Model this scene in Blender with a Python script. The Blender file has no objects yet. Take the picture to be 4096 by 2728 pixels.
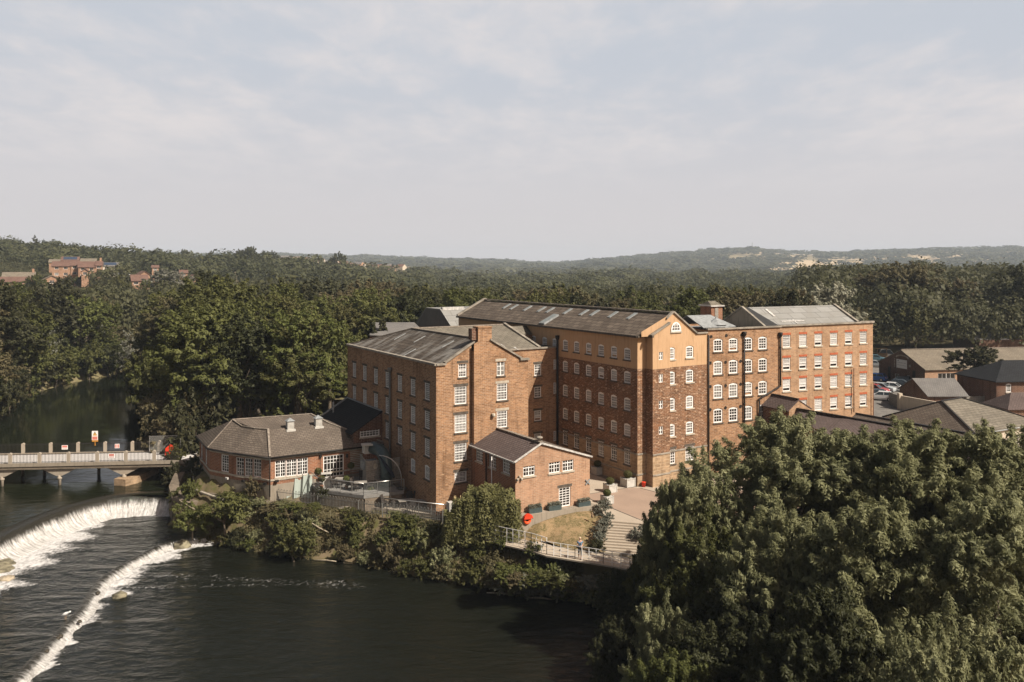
import bpy, math, random
import numpy as np
from mathutils import Vector, Matrix
R = math.radians
random.seed(4)
SC = bpy.context.scene
COL = SC.collection
# ---------------------------------------------------------------- camera, sky, sun, exposure
H, F, VH, UC = 22.0, 3300.0, 1065.0, 2048.0          # camera height, focal length / horizon / centre in photo pixels
SUN_AZ, SUN_EL = R(-33), R(44)                       # direction to the sun, counter-clockwise from +X
cd = bpy.data.cameras.new('camera'); cam = bpy.data.objects.new('camera', cd); COL.objects.link(cam)
cam.location = (0, 0, H); cam.rotation_euler = (R(90), 0, 0)
cd.sensor_width = 36; cd.lens = 36*F/4096; cd.shift_y = (VH-1364)/4096
cd.clip_start = 0.5; cd.clip_end = 20000
SC.camera = cam
SC.view_settings.view_transform = 'Standard'; SC.view_settings.look = 'None'
SC.view_settings.exposure = 0.5; SC.view_settings.gamma = 1
SC.cycles.max_bounces = 5; SC.cycles.diffuse_bounces = 2; SC.cycles.glossy_bounces = 3
SC.cycles.transmission_bounces = 3; SC.cycles.volume_bounces = 0; SC.cycles.transparent_max_bounces = 6
SC.cycles.use_denoising = True

def nodes_of(idb):
    idb.use_nodes = True
    nt = idb.node_tree; nt.nodes.clear(); return nt
class NB:
    """small node-tree builder"""
    def __init__(s, nt): s.nt = nt
    def n(s, t, **kw):
        nd = s.nt.nodes.new(t)
        for k, v in kw.items():
            if k in nd.inputs.keys() if isinstance(k, str) else False: pass
            setattr(nd, k, v)
        return nd
    def l(s, a, b): s.nt.links.new(a, b)
    def val(s, sock, v):
        if hasattr(v, 'is_linked') or hasattr(v, 'links'): s.l(v, sock)
        else: sock.default_value = v
    def math(s, op, a, b=None, c=None, clamp=False):
        nd = s.n('ShaderNodeMath', operation=op); nd.use_clamp = clamp
        s.val(nd.inputs[0], a)
        if b is not None: s.val(nd.inputs[1], b)
        if c is not None: s.val(nd.inputs[2], c)
        return nd.outputs[0]
    def mix(s, f, a, b):
        nd = s.n('ShaderNodeMix', data_type='RGBA')
        s.val(nd.inputs[0], f)
        for i, v in ((6, a), (7, b)):
            if isinstance(v, tuple): nd.inputs[i].default_value = (*v, 1) if len(v) == 3 else v
            else: s.l(v, nd.inputs[i])
        return nd.outputs[2]
    def noise(s, vec, scale, detail=4, rough=.55, dist=0):
        nd = s.n('ShaderNodeTexNoise'); nd.inputs['Scale'].default_value = scale
        nd.inputs['Detail'].default_value = detail; nd.inputs['Roughness'].default_value = rough
        nd.inputs['Distortion'].default_value = dist
        if vec is not None: s.l(vec, nd.inputs['Vector'])
        return nd.outputs['Fac']
    def ramp(s, f, lo, hi):
        nd = s.n('ShaderNodeMapRange'); nd.interpolation_type = 'SMOOTHSTEP'
        s.val(nd.inputs[0], f); nd.inputs[1].default_value = lo; nd.inputs[2].default_value = hi
        return nd.outputs[0]
    def vmul(s, vec, sc):
        nd = s.n('ShaderNodeVectorMath', operation='MULTIPLY'); s.l(vec, nd.inputs[0]); nd.inputs[1].default_value = sc
        return nd.outputs[0]

wd = bpy.data.worlds.new('World'); SC.world = wd
b = NB(nodes_of(wd))
sky = b.n('ShaderNodeTexSky', sky_type='NISHITA'); sky.sun_disc = False
sky.sun_elevation = SUN_EL; sky.sun_rotation = R(90)-SUN_AZ
sky.air_density = 1.0; sky.dust_density = 3.0; sky.ozone_density = 1.5; sky.altitude = 60
tc = b.n('ShaderNodeTexCoord'); sep = b.n('ShaderNodeSeparateXYZ'); b.l(tc.outputs['Generated'], sep.inputs[0])
zz = b.math('MAXIMUM', sep.outputs[2], 0.0); den = b.math('ADD', zz, 0.12)
cv = b.n('ShaderNodeCombineXYZ'); b.l(b.math('DIVIDE', sep.outputs[0], den), cv.inputs[0]); b.l(b.math('DIVIDE', sep.outputs[1], den), cv.inputs[1])
big = b.noise(b.vmul(cv.outputs[0], (1.0, 1.0, 1)), 0.75, 7, .55, .2)
fine = b.noise(b.vmul(cv.outputs[0], (1.6, 1.0, 1)), 2.8, 8, .62, .3)
cl = b.math('ADD', b.math('MULTIPLY', big, .62), b.math('MULTIPLY', fine, .38))
cl = b.math('MULTIPLY', b.ramp(cl, .42, .64), b.ramp(zz, .06, .17))
skc = b.vmul(sky.outputs[0], (.070, .054, .042))   # white balance of the camera: warm
lowc = b.mix(b.ramp(zz, .0, .26), (.485, .455, .455), (.40, .425, .47))         # pale hazy sky up to some 20 degrees
lowc = b.mix(b.math('MULTIPLY', cl, .75), lowc, (.57, .53, .52))
veil = b.math('MULTIPLY', b.ramp(zz, .50, .31), b.ramp(sep.outputs[1], -.05, .5))   # bright veil kept to the visible north; unseen southern sky darkened to cut fill light
col = b.mix(veil, skc, lowc)                                   # deeper blue overhead
bg = b.n('ShaderNodeBackground'); b.l(col, bg.inputs[0]); bg.inputs[1].default_value = 1.0
wo = b.n('ShaderNodeOutputWorld'); b.l(bg.outputs[0], wo.inputs[0])
wd.cycles.sampling_method = 'MANUAL'; wd.cycles.sample_map_resolution = 256

sd = bpy.data.lights.new('sun', 'SUN'); sd.energy = 5.0; sd.angle = R(.55); sd.color = (1, .93, .82)
sun = bpy.data.objects.new('sun', sd); COL.objects.link(sun)
sdir = Vector((math.cos(SUN_EL)*math.cos(SUN_AZ), math.cos(SUN_EL)*math.sin(SUN_AZ), math.sin(SUN_EL)))
sun.rotation_euler = sdir.to_track_quat('Z', 'Y').to_euler(); sun.location = (60, -60, 120)

# ---------------------------------------------------------------- helpers
def px(u, v, z=0.0):
    """world point at height z that the photo shows at pixel (u, v)"""
    Y = (H-z)*F/(v-VH); return Vector(((u-UC)/F*Y, Y, z))
def at(u, Y, z=0.0): return Vector(((u-UC)/F*Y, Y, z))
D1 = Vector((-.524, .852, 0)).normalized(); D2 = Vector((.852, .524, 0)).normalized()
D3 = Vector((.903, .429, 0)).normalized(); D3b = Vector((-.429, .903, 0)).normalized()
UP = Vector((0, 0, 1))

def tag(o, label=None, cat=None, group=None, kind=None):
    if label: o['label'] = label
    if cat: o['category'] = cat
    if group: o['group'] = group
    if kind: o['kind'] = kind
    return o
def empty(name, loc, label, cat, group=None, rz=0):
    o = bpy.data.objects.new(name, None); COL.objects.link(o); o.location = loc; o.rotation_euler = (0, 0, rz)
    o.empty_display_size = .3
    return tag(o, label, cat, group)
def link(name, me, parent=None, loc=None, rz=None):
    o = bpy.data.objects.new(name, me); COL.objects.link(o)
    if parent is not None: o.parent = parent
    if loc is not None: o.location = loc
    if rz is not None: o.rotation_euler = (0, 0, rz)
    return o
def copy_tree(o, parent=None):
    c = o.copy(); COL.objects.link(c)
    if parent is not None: c.parent = parent
    for ch in list(o.children): copy_tree(ch, c)
    return c

class MB:
    """mesh builder: world-metre UVs are made for every face when built"""
    def __init__(s): s.v = []; s.f = []; s.m = []; s.sm = []
    def face(s, pts, m=0, smooth=False):
        i = len(s.v); s.v += [tuple(p) for p in pts]; s.f.append(tuple(range(i, i+len(pts)))); s.m.append(m); s.sm.append(smooth)
    def prism(s, pts, vec, m=0, cap=True):
        """extrude polygon pts by vec"""
        vec = Vector(vec); a = [Vector(p) for p in pts]; c = [p+vec for p in a]
        n = len(a)
        nrm = Vector((0, 0, 0))
        for i in range(n): nrm += a[i].cross(a[(i+1) % n])
        flip = nrm.dot(vec) > 0
        def F_(q): s.face(q[::-1] if flip else q, m)
        if cap: F_(a); F_(c[::-1])
        for i in range(n):
            j = (i+1) % n; F_([a[j], a[i], c[i], c[j]])
    def box(s, c, d, rz=0, m=0):
        """c centre of base, d size"""
        x, y, z = d[0]/2, d[1]/2, d[2]; cs, sn = math.cos(rz), math.sin(rz)
        P = [Vector((c[0]+a*cs-b_*sn, c[1]+a*sn+b_*cs, c[2])) for a, b_ in ((-x, -y), (x, -y), (x, y), (-x, y))]
        s.prism(P, (0, 0, z), m)
    def obox(s, o, ex, ey, ez, m=0):
        """box from corner o along three edge vectors"""
        o = Vector(o); ex = Vector(ex); ey = Vector(ey)
        s.prism([o, o+ex, o+ex+ey, o+ey], ez, m)
    def bar(s, a, b_, w, h=None, m=0):
        a = Vector(a); b_ = Vector(b_); h = h or w; d = (b_-a)
        if d.length < 1e-6: return
        t = d.normalized(); sd_ = t.cross(UP)
        sd_ = Vector((1, 0, 0)) if sd_.length < .05 else sd_.normalized()
        up = sd_.cross(t).normalized()
        P = [a+sd_*(i*w/2)+up*(j*h/2) for i, j in ((-1, -1), (1, -1), (1, 1), (-1, 1))]
        s.prism(P, d, m)
    def tube(s, pts, rad, n=8, m=0, smooth=True, cap=True):
        pts = [Vector(p) for p in pts]; k = len(pts)
        rad = [rad]*k if not hasattr(rad, '__len__') else rad
        base = len(s.v); ref = None
        for i, p in enumerate(pts):
            t = (pts[min(i+1, k-1)]-pts[max(i-1, 0)]).normalized()
            if ref is None: ref = Vector((1, 0, 0)) if abs(t.x) < .9 else Vector((0, 1, 0))
            a = (ref-t*ref.dot(t)).normalized(); c = t.cross(a); ref = a
            for j in range(n):
                q = 2*math.pi*j/n; s.v.append(tuple(p+(a*math.cos(q)+c*math.sin(q))*rad[i]))
        for i in range(k-1):
            for j in range(n):
                j2 = (j+1) % n
                s.f.append((base+i*n+j, base+i*n+j2, base+(i+1)*n+j2, base+(i+1)*n+j)); s.m.append(m); s.sm.append(smooth)
        if cap:
            s.f.append(tuple(base+j for j in range(n))[::-1]); s.m.append(m); s.sm.append(False)
            s.f.append(tuple(base+(k-1)*n+j for j in range(n))); s.m.append(m); s.sm.append(False)
    def lathe(s, prof, c=(0, 0, 0), n=16, m=0, smooth=True):
        base = len(s.v)
        for r, z in prof:
            for j in range(n):
                q = 2*math.pi*j/n; s.v.append((c[0]+r*math.cos(q), c[1]+r*math.sin(q), c[2]+z))
        for i in range(len(prof)-1):
            for j in range(n):
                j2 = (j+1) % n
                s.f.append((base+i*n+j, base+i*n+j2, base+(i+1)*n+j2, base+(i+1)*n+j)); s.m.append(m); s.sm.append(smooth)
        s.f.append(tuple(base+j for j in range(n))[::-1]); s.m.append(m); s.sm.append(False)
        s.f.append(tuple(base+(len(prof)-1)*n+j for j in range(n))); s.m.append(m); s.sm.append(False)
    def slab(s, pts, th, m=0):
        """roof plane with thickness th below it (pts on top surface)"""
        s.prism(pts, (0, 0, -th), m)
    def mesh(s, name, mats):
        me = bpy.data.meshes.new(name); me.from_pydata(s.v, [], s.f)
        for mt in (mats if isinstance(mats, (list, tuple)) else [mats]): me.materials.append(mt)
        me.polygons.foreach_set('material_index', s.m); me.polygons.foreach_set('use_smooth', s.sm)
        uv = me.uv_layers.new(name='UVMap'); data = np.empty(len(me.loops)*2, dtype=np.float32)
        V = np.array(s.v, dtype=np.float64)
        k = 0
        for f in s.f:
            P = V[list(f)]; n = np.cross(P[1]-P[0], P[2]-P[0])
            if len(f) > 3 and np.linalg.norm(n) < 1e-9: n = np.cross(P[2]-P[0], P[3]-P[0])
            ln = np.linalg.norm(n); n = n/ln if ln > 1e-12 else np.array([0, 0, 1.])
            if abs(n[2]) > .985: t = np.array([1., 0, 0]); bt = np.array([0, 1., 0])
            else:
                t = np.cross([0, 0, 1.], n); t /= np.linalg.norm(t); bt = np.cross(n, t)
            q = np.stack([P@t, P@bt], 1).ravel(); data[k:k+len(q)] = q; k += len(q)
        uv.data.foreach_set('uv', data); me.validate(); me.update()
        return me
    def build(s, name, mats, parent=None, rel=True, **kw):
        """verts are in world coordinates; when parented the mesh is moved into the parent's frame"""
        me = s.mesh(name, mats)
        if parent is not None and rel:
            me.transform(root_mat(parent).inverted())
        o = link(name, me, parent)
        return tag(o, **kw) if kw else o
def root_mat(o):
    M = Matrix.Identity(4)
    while o is not None:
        M = o.matrix_basis @ M if False else (Matrix.Translation(o.location) @ o.rotation_euler.to_matrix().to_4x4()) @ M; o = o.parent
    return M

def np_mesh(name, V, Q, mat, tint=None, smooth=False):
    me = bpy.data.meshes.new(name); me.vertices.add(len(V)); me.vertices.foreach_set('co', V.astype(np.float32).ravel())
    k = Q.shape[1]; me.loops.add(Q.size); me.loops.foreach_set('vertex_index', Q.astype(np.int32).ravel())
    me.polygons.add(len(Q)); me.polygons.foreach_set('loop_start', np.arange(0, Q.size, k, dtype=np.int32))
    me.polygons.foreach_set('loop_total', np.full(len(Q), k, dtype=np.int32))
    if smooth: me.polygons.foreach_set('use_smooth', np.ones(len(Q), dtype=bool))
    me.update(calc_edges=True)
    if tint is not None:
        at_ = me.attributes.new('tint', 'FLOAT', 'POINT'); at_.data.foreach_set('value', tint.astype(np.float32))
    if mat is not None:
        for mt in (mat if isinstance(mat, (list, tuple)) else [mat]): me.materials.append(mt)
    return me

# ---------------------------------------------------------------- materials
MT = {}
def pbsdf(b_, col, rough=.8, metal=0, spec=.3, bump=None, bs=.3, bd=.02):
    p = b_.n('ShaderNodeBsdfPrincipled')
    if isinstance(col, tuple): p.inputs['Base Color'].default_value = (*col, 1)
    else: b_.l(col, p.inputs['Base Color'])
    b_.val(p.inputs['Roughness'], rough); p.inputs['Metallic'].default_value = metal
    p.inputs['Specular IOR Level'].default_value = spec
    if bump is not None:
        bn = b_.n('ShaderNodeBump'); bn.inputs['Strength'].default_value = bs; bn.inputs['Distance'].default_value = bd
        b_.l(bump, bn.inputs['Height']); b_.l(bn.outputs[0], p.inputs['Normal'])
    o = b_.n('ShaderNodeOutputMaterial'); b_.l(p.outputs[0], o.inputs[0]); return p
def mat(name):
    m = bpy.data.materials.new(name); MT[name] = m; return m, NB(nodes_of(m))
def plain(name, col, rough=.7, metal=0, spec=.3, var=.12, sc=3.0):
    m, b_ = mat(name); tc_ = b_.n('ShaderNodeTexCoord')
    nz = b_.noise(tc_.outputs['Object'], sc, 4)
    lo = tuple(c*(1-var) for c in col); hi = tuple(min(1, c*(1+var)) for c in col)
    pbsdf(b_, b_.mix(b_.ramp(nz, .3, .7), lo, hi), rough, metal, spec); return m
def bc(c, k): return tuple(min(1, x*k) for x in c)
def brick(name, c1, c2, patch=None, pf=(.5, .75), pal=None, palf=(.62, .72), bw=.46, bh=.15, mortar=(.42, .34, .26), dirt=.55):
    m, b_ = mat(name); uv = b_.n('ShaderNodeTexCoord').outputs['UV']
    br = b_.n('ShaderNodeTexBrick'); b_.l(uv, br.inputs['Vector'])
    br.inputs['Color1'].default_value = (*c1, 1); br.inputs['Color2'].default_value = (*c2, 1); br.inputs['Mortar'].default_value = (*mortar, 1)
    br.inputs['Scale'].default_value = 1; br.inputs['Brick Width'].default_value = bw; br.inputs['Row Height'].default_value = bh
    br.inputs['Mortar Size'].default_value = .012; br.inputs['Bias'].default_value = 0
    c = br.outputs[0]
    st = b_.noise(b_.vmul(uv, (1.4, 5.5, 1)), 1.2, 5, .7)          # streaky runs of brick courses
    c = b_.mix(b_.math('MULTIPLY', b_.ramp(st, .45, .72), .7), c, bc(c1, 1.45))
    c = b_.mix(b_.math('MULTIPLY', b_.ramp(st, .47, .28), dirt), c, bc(c2, .5))
    lg = b_.noise(uv, .35, 4, .6)
    c = b_.mix(b_.math('MULTIPLY', b_.ramp(lg, .45, .7), .45), c, patch or bc(c2, .65))
    vs = b_.noise(b_.vmul(uv, (1.6, .10, 1)), 1.1, 5, .65)                 # damp and soot running down the wall
    c = b_.mix(b_.math('MULTIPLY', b_.ramp(vs, .50, .72), .55), c, bc(c2, .45))
    c = b_.mix(b_.math('MULTIPLY', b_.ramp(b_.noise(uv, .9, 5, .7), .52, .60), .35), c, bc(c1, 1.35))   # patched areas
    if pal:
        pn = b_.noise(b_.vmul(uv, (1.3, 2.6, 1)), 1.9, 3, .6)
        c = b_.mix(b_.ramp(pn, *palf), c, pal)
    pbsdf(b_, c, .9, 0, .15, st, .4, .03); return m
brick('mill_brick', (.325, .182, .098), (.20, .102, .050), pal=(.43, .27, .155), palf=(.56, .70))
brick('old_brick', (.19, .088, .042), (.095, .042, .02), pal=(.40, .27, .18), palf=(.55, .64))
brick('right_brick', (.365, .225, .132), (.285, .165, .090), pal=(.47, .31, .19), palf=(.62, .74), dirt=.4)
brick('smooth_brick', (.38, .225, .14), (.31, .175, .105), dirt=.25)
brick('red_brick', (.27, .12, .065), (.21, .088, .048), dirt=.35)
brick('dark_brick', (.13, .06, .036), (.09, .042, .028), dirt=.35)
brick('house_brick', (.31, .175, .11), (.26, .145, .09), dirt=.2)
brick('sandstone', (.36, .25, .155), (.24, .165, .10), patch=(.16, .11, .07), bw=.75, bh=.32, mortar=(.45, .36, .26), dirt=.4)
brick('dark_stone', (.17, .135, .10), (.12, .10, .075), bw=.6, bh=.2, mortar=(.22, .18, .14), dirt=.5)
def slate(name, c1, c2, mortar, bw, bh, lich=None, lf=(.55, .75), white=None):
    m, b_ = mat(name); uv = b_.n('ShaderNodeTexCoord').outputs['UV']
    br = b_.n('ShaderNodeTexBrick'); b_.l(uv, br.inputs['Vector'])
    br.inputs['Color1'].default_value = (*c1, 1); br.inputs['Color2'].default_value = (*c2, 1); br.inputs['Mortar'].default_value = (*mortar, 1)
    br.inputs['Scale'].default_value = 1; br.inputs['Brick Width'].default_value = bw; br.inputs['Row Height'].default_value = bh
    br.inputs['Mortar Size'].default_value = .035; br.inputs['Mortar Smooth'].default_value = .4
    c = br.outputs[0]
    n1 = b_.noise(uv, .5, 5, .6); c = b_.mix(b_.math('MULTIPLY', b_.ramp(n1, .35, .7), .6), c, bc(c2, .6))
    n2 = b_.noise(b_.vmul(uv, (1, 2, 1)), 2.2, 4, .7)
    c = b_.mix(b_.math('MULTIPLY', b_.ramp(n2, .55, .8), .7), c, lich or bc(c1, 1.5))
    if white:
        n3 = b_.noise(b_.vmul(uv, (.55, .13, 1)), 1.5, 6, .7, .4)
        c = b_.mix(b_.math('MULTIPLY', b_.ramp(n3, .44, .64), .7), c, white)
    pbsdf(b_, c, .9, 0, .12, br.outputs['Fac'], .5, -.03); return m
slate('stone_slate', (.17, .137, .108), (.105, .083, .066), (.018, .014, .012), 1.0, .62, (.26, .22, .18))
slate('mossy_slate', (.21, .185, .145), (.165, .145, .115), (.07, .06, .05), .8, .45, (.28, .26, .21))
slate('worn_slate', (.12, .098, .078), (.07, .056, .045), (.02, .016, .013), .9, .5, white=(.25, .24, .22))
slate('brown_slate', (.17, .14, .112), (.13, .105, .085), (.07, .055, .045), .45, .25, (.23, .2, .16))
slate('plum_slate', (.15, .115, .105), (.12, .09, .082), (.06, .045, .04), .4, .22, (.20, .16, .14))
slate('black_slate', (.035, .037, .04), (.025, .026, .028), (.012, .012, .013), .4, .25, (.06, .06, .062))
slate('tan_tile', (.25, .215, .165), (.20, .17, .13), (.10, .08, .06), .3, .28, (.32, .28, .22))
slate('red_tile', (.20, .125, .095), (.17, .10, .08), (.09, .05, .04), .3, .3, (.27, .17, .13))
slate('grey_tile', (.21, .20, .185), (.18, .17, .16), (.11, .10, .095), .3, .25, (.25, .24, .22))
def rendered(name, col, stain):
    m, b_ = mat(name); uv = b_.n('ShaderNodeTexCoord').outputs['UV']
    n1 = b_.noise(uv, .6, 6, .6); n2 = b_.noise(b_.vmul(uv, (2.5, .3, 1)), 1.4, 5, .6)
    c = b_.mix(b_.math('MULTIPLY', b_.ramp(n1, .35, .75), .5), col, stain)
    c = b_.mix(b_.math('MULTIPLY', b_.ramp(n2, .48, .7), .5), c, bc(stain, .72))
    pbsdf(b_, c, .9, 0, .15); return m
rendered('yellow_render', (.50, .325, .19), (.42, .26, .14))
rendered('concrete', (.34, .29, .23), (.24, .205, .16))
rendered('old_concrete', (.30, .255, .20), (.17, .145, .11))
rendered('cream_render', (.50, .43, .34), (.42, .36, .28))
rendered('grey_cladding', (.14, .13, .115), (.10, .095, .085))
plain('white_paint', (.80, .775, .74), .5, var=.05)
plain('grey_white', (.46, .44, .40), .6)
plain('coping', (.25, .22, .18), .9, var=.3, sc=1.5)
plain('dark_stone_trim', (.085, .07, .055), .9, var=.35, sc=2)
plain('light_stone', (.40, .35, .28), .9, var=.2)
plain('ridge_tile', (.22, .185, .15), .9, var=.3, sc=4)
plain('iron', (.02, .017, .015), .5)
plain('grey_iron', (.17, .165, .15), .5)
plain('steel', (.55, .53, .5), .3, .8)
plain('rust_pipe', (.16, .085, .05), .7)
plain('dull_glass', (.20, .22, .22), .8)
plain('lead', (.25, .26, .26), .75, var=.2)
plain('white_lead', (.45, .43, .40), .8, var=.25)
plain('bitumen', (.03, .03, .03), .8)
plain('teal_metal', (.075, .10, .10), .35, .3)
plain('timber_grey', (.27, .245, .21), .8, var=.25, sc=6)
plain('timber_brown', (.26, .18, .11), .8, var=.25, sc=6)
plain('deck_board', (.20, .19, .175), .8, var=.15, sc=5)
plain('wicker', (.045, .036, .03), .7, var=.3, sc=20)
plain('canvas_navy', (.02, .025, .04), .8)
plain('terracotta', (.25, .11, .06), .8)
plain('red_plastic', (.65, .05, .02), .4)
plain('orange_ring', (.75, .09, .02), .45)
plain('yellow_pole', (.5, .22, .03), .5)
plain('sign_red', (.55, .17, .13), .5, var=.03)
plain('sign_white', (.75, .73, .70), .5, var=.03)
plain('sign_amber', (.75, .42, .08), .5, var=.03)
plain('net_green', (.28, .36, .31), .5, var=.3)
plain('skin', (.52, .30, .21), .6, var=.03)
plain('blue_shirt', (.16, .28, .42), .8)
plain('black_cloth', (.02, .02, .024), .8)
plain('blond_hair', (.55, .44, .30), .7)
plain('tyre', (.015, .015, .015), .8)
plain('headlamp', (.7, .7, .72), .15)
plain('plate_yellow', (.7, .5, .08), .5, var=.02)
plain('bark', (.10, .078, .055), .9, var=.4, sc=4)
plain('pale_bark', (.24, .20, .15), .9, var=.3, sc=4)
plain('wet_rock', (.05, .042, .03), .4, var=.4, sc=3)
plain('rock', (.17, .15, .10), .9, var=.5, sc=2)
plain('drift_wood', (.30, .25, .18), .8, var=.3)
plain('feather', (.7, .69, .67), .7, var=.05)
plain('straw', (.42, .32, .16), .9, var=.3, sc=8)
plain('solar', (.05, .07, .11), .15, .2)
plain('interior_dark', (.03, .025, .02), .9)
for nm, c in (('paint_white', (.70, .70, .69)), ('paint_silver', (.42, .45, .46)), ('paint_red', (.35, .04, .035)), ('paint_blue', (.04, .12, .38)), ('paint_dark', (.05, .07, .09)), ('paint_teal', (.12, .22, .27))):
    plain(nm, c, .25, .1, .6, var=.03)
def glass(name, dark, pale, pf):
    m, b_ = mat(name); oi = b_.n('ShaderNodeObjectInfo'); uv = b_.n('ShaderNodeTexCoord').outputs['Object']
    nz = b_.noise(uv, 1.3, 2); f = b_.math('MULTIPLY', b_.ramp(b_.math('ADD', oi.outputs['Random'], b_.math('MULTIPLY', nz, .3)), pf, pf+.12), .8)
    pbsdf(b_, b_.mix(f, dark, pale), .12, 0, .5); return m
glass('glass', (.022, .018, .014), (.26, .25, .23), .84)
glass('blind_glass', (.06, .055, .05), (.42, .41, .39), .55)
glass('car_glass', (.03, .04, .045), (.05, .06, .07), .9)
m, b_ = mat('clear_glass'); p = pbsdf(b_, (.55, .58, .56), .1); p.inputs['Alpha'].default_value = .07
m, b_ = mat('plastic_sheet'); p = pbsdf(b_, (.42, .47, .42), .35); p.inputs['Alpha'].default_value = .75
m, b_ = mat('mesh_panel'); p = pbsdf(b_, (.45, .44, .41), .5); p.inputs['Alpha'].default_value = .22
# foliage: leaf colour varies from leaf to leaf and from tree to tree
def foliage(name, c1, c2, c3, tr=.28):
    m, b_ = mat(name); at_ = b_.n('ShaderNodeAttribute'); at_.attribute_name = 'tint'; oi = b_.n('ShaderNodeObjectInfo')
    c = b_.mix(at_.outputs['Fac'], c1, c2)
    c = b_.mix(b_.math('MULTIPLY', oi.outputs['Random'], .75), c, c3)
    d = b_.n('ShaderNodeBsdfPrincipled'); b_.l(c, d.inputs['Base Color']); d.inputs['Roughness'].default_value = .6; d.inputs['Specular IOR Level'].default_value = .18
    t = b_.n('ShaderNodeBsdfTranslucent'); b_.l(b_.mix(.5, c, bc(c2, 1.5)), t.inputs[0])
    mx = b_.n('ShaderNodeMixShader'); mx.inputs[0].default_value = tr; b_.l(d.outputs[0], mx.inputs[1]); b_.l(t.outputs[0], mx.inputs[2])
    o = b_.n('ShaderNodeOutputMaterial'); b_.l(mx.outputs[0], o.inputs[0]); return m
foliage('leaf_green', (0.05, 0.058, 0.017), (0.112, 0.12, 0.036), (0.098, 0.085, 0.034))
foliage('leaf_bright', (0.066, 0.078, 0.02), (0.138, 0.15, 0.045), (0.115, 0.11, 0.04))
foliage('leaf_dark', (0.026, 0.031, 0.012), (0.06, 0.064, 0.026), (0.055, 0.05, 0.025))
foliage('leaf_olive', (0.078, 0.07, 0.032), (0.15, 0.132, 0.066), (0.12, 0.095, 0.053))
foliage('leaf_willow', (.056, .064, .024), (.335, .330, .180), (.160, .160, .075), .30)
foliage('leaf_silver', (.20, .20, .14), (.34, .33, .25), (.28, .27, .20))
foliage('leaf_grey', (.13, .135, .10), (.22, .22, .175), (.19, .18, .14))
foliage('leaf_far', (0.03, 0.037, 0.015), (0.11, 0.112, 0.05), (0.078, 0.075, 0.038))
foliage('leaf_rust', (.10, .06, .028), (.17, .10, .045), (.12, .08, .04))
foliage('leaf_bamboo', (.10, .10, .035), (.19, .18, .075), (.14, .13, .055))
# ---------------------------------------------------------------- the river and the lie of the land
ZU, ZM, ZL = -2.4, -4.2, -4.65                       # water above the weir, between the weirs, below
crest = [px(700, 1969, ZU), px(560, 1974, ZU), px(430, 1987, ZU), px(290, 2022, ZU), px(150, 2073, ZU), px(0, 2142, ZU)]
crest = [Vector((p.x, p.y, 0)) for p in crest] + [Vector((-46.4, 69, 0)), Vector((-48.5, 62, 0)), Vector((-53, 54, 0)), Vector((-60, 46, 0))]
small = [px(815, 2140, ZM), px(735, 2158, ZM), px(652, 2176, ZM), px(596, 2204, ZM), px(500, 2255, ZM), px(402, 2318, ZM), px(362, 2375, ZM), px(326, 2434, ZM), px(244, 2521, ZM), px(150, 2622, ZM), px(51, 2724, ZM)]
small = [Vector((p.x, p.y, 0)) for p in small] + [Vector((-30.6, 46, 0)), Vector((-29.5, 38, 0)), Vector((-28, 28, 0)), Vector((-27, 12, 0))]
lbank_up = [px(0, 1695, ZU), px(95, 1594, ZU), px(279, 1535, ZU), px(452, 1505, ZU), px(571, 1464, ZU), px(690, 1425, ZU)]
lbank_up = [(p.x, p.y) for p in lbank_up]
U_POLY = [(p.x, p.y) for p in crest] + [(-80, 46), (-73, 70), (-72, 90), (-74, 110)] + lbank_up + [(-88, 270), (-80, 275), (-82, 229), (-77, 185), (-69, 155), (-58, 131), (-46, 112), (-38.5, 99), (-37, 92)]
rb = [px(u, v, ZL) for u, v in ((800, 2168), (1000, 2203), (1200, 2240), (1318, 2247), (1459, 2256), (1560, 2290), (1688, 2324), (1866, 2334), (2019, 2381), (2210, 2394), (2330, 2409))]
rb = [(p.x, p.y) for p in rb]
D_POLY = [(p.x, p.y) for p in crest[::-1]] + [(crest[0].x+.3, crest[0].y-6), (rb[0][0]-2.5, rb[0][1]+1.5)] + rb + [(9, 60), (12.5, 52), (18, 42), (26, 30), (30, 8), (-60, 8)]
YARD = [(-36, 101), (-35.5, 90), (-33.5, 86.5), (-30, 84.5), (-23.5, 82.6), (-14, 87), (-6, 79.6), (-.5, 74.3), (7.3, 77.5), (8.2, 72.6), (11.5, 71.6), (30, 60), (60, 46), (120, 30), (400, 30), (400, 165), (-36, 165)]
def sdf(x, y, P):
    """signed distance to polygon P: negative inside"""
    d = np.full(x.shape, 1e9); ins = np.zeros(x.shape, bool); n = len(P)
    for i in range(n):
        ax, ay = P[i]; bx, by = P[(i+1) % n]; ex, ey = bx-ax, by-ay; wx, wy = x-ax, y-ay
        t = np.clip((wx*ex+wy*ey)/(ex*ex+ey*ey+1e-12), 0, 1)
        d = np.minimum(d, (wx-ex*t)**2+(wy-ey*t)**2)
        c = ((ay > y) != (by > y)); xx = ex*(y-ay)/(ey if abs(ey) > 1e-12 else 1e-12)+ax
        ins ^= c & (x < xx)
    d = np.sqrt(d); return np.where(ins, -d, d)
def ss(x, a, b_):
    t = np.clip((x-a)/(b_-a), 0, 1); return t*t*(3-2*t)
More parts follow.
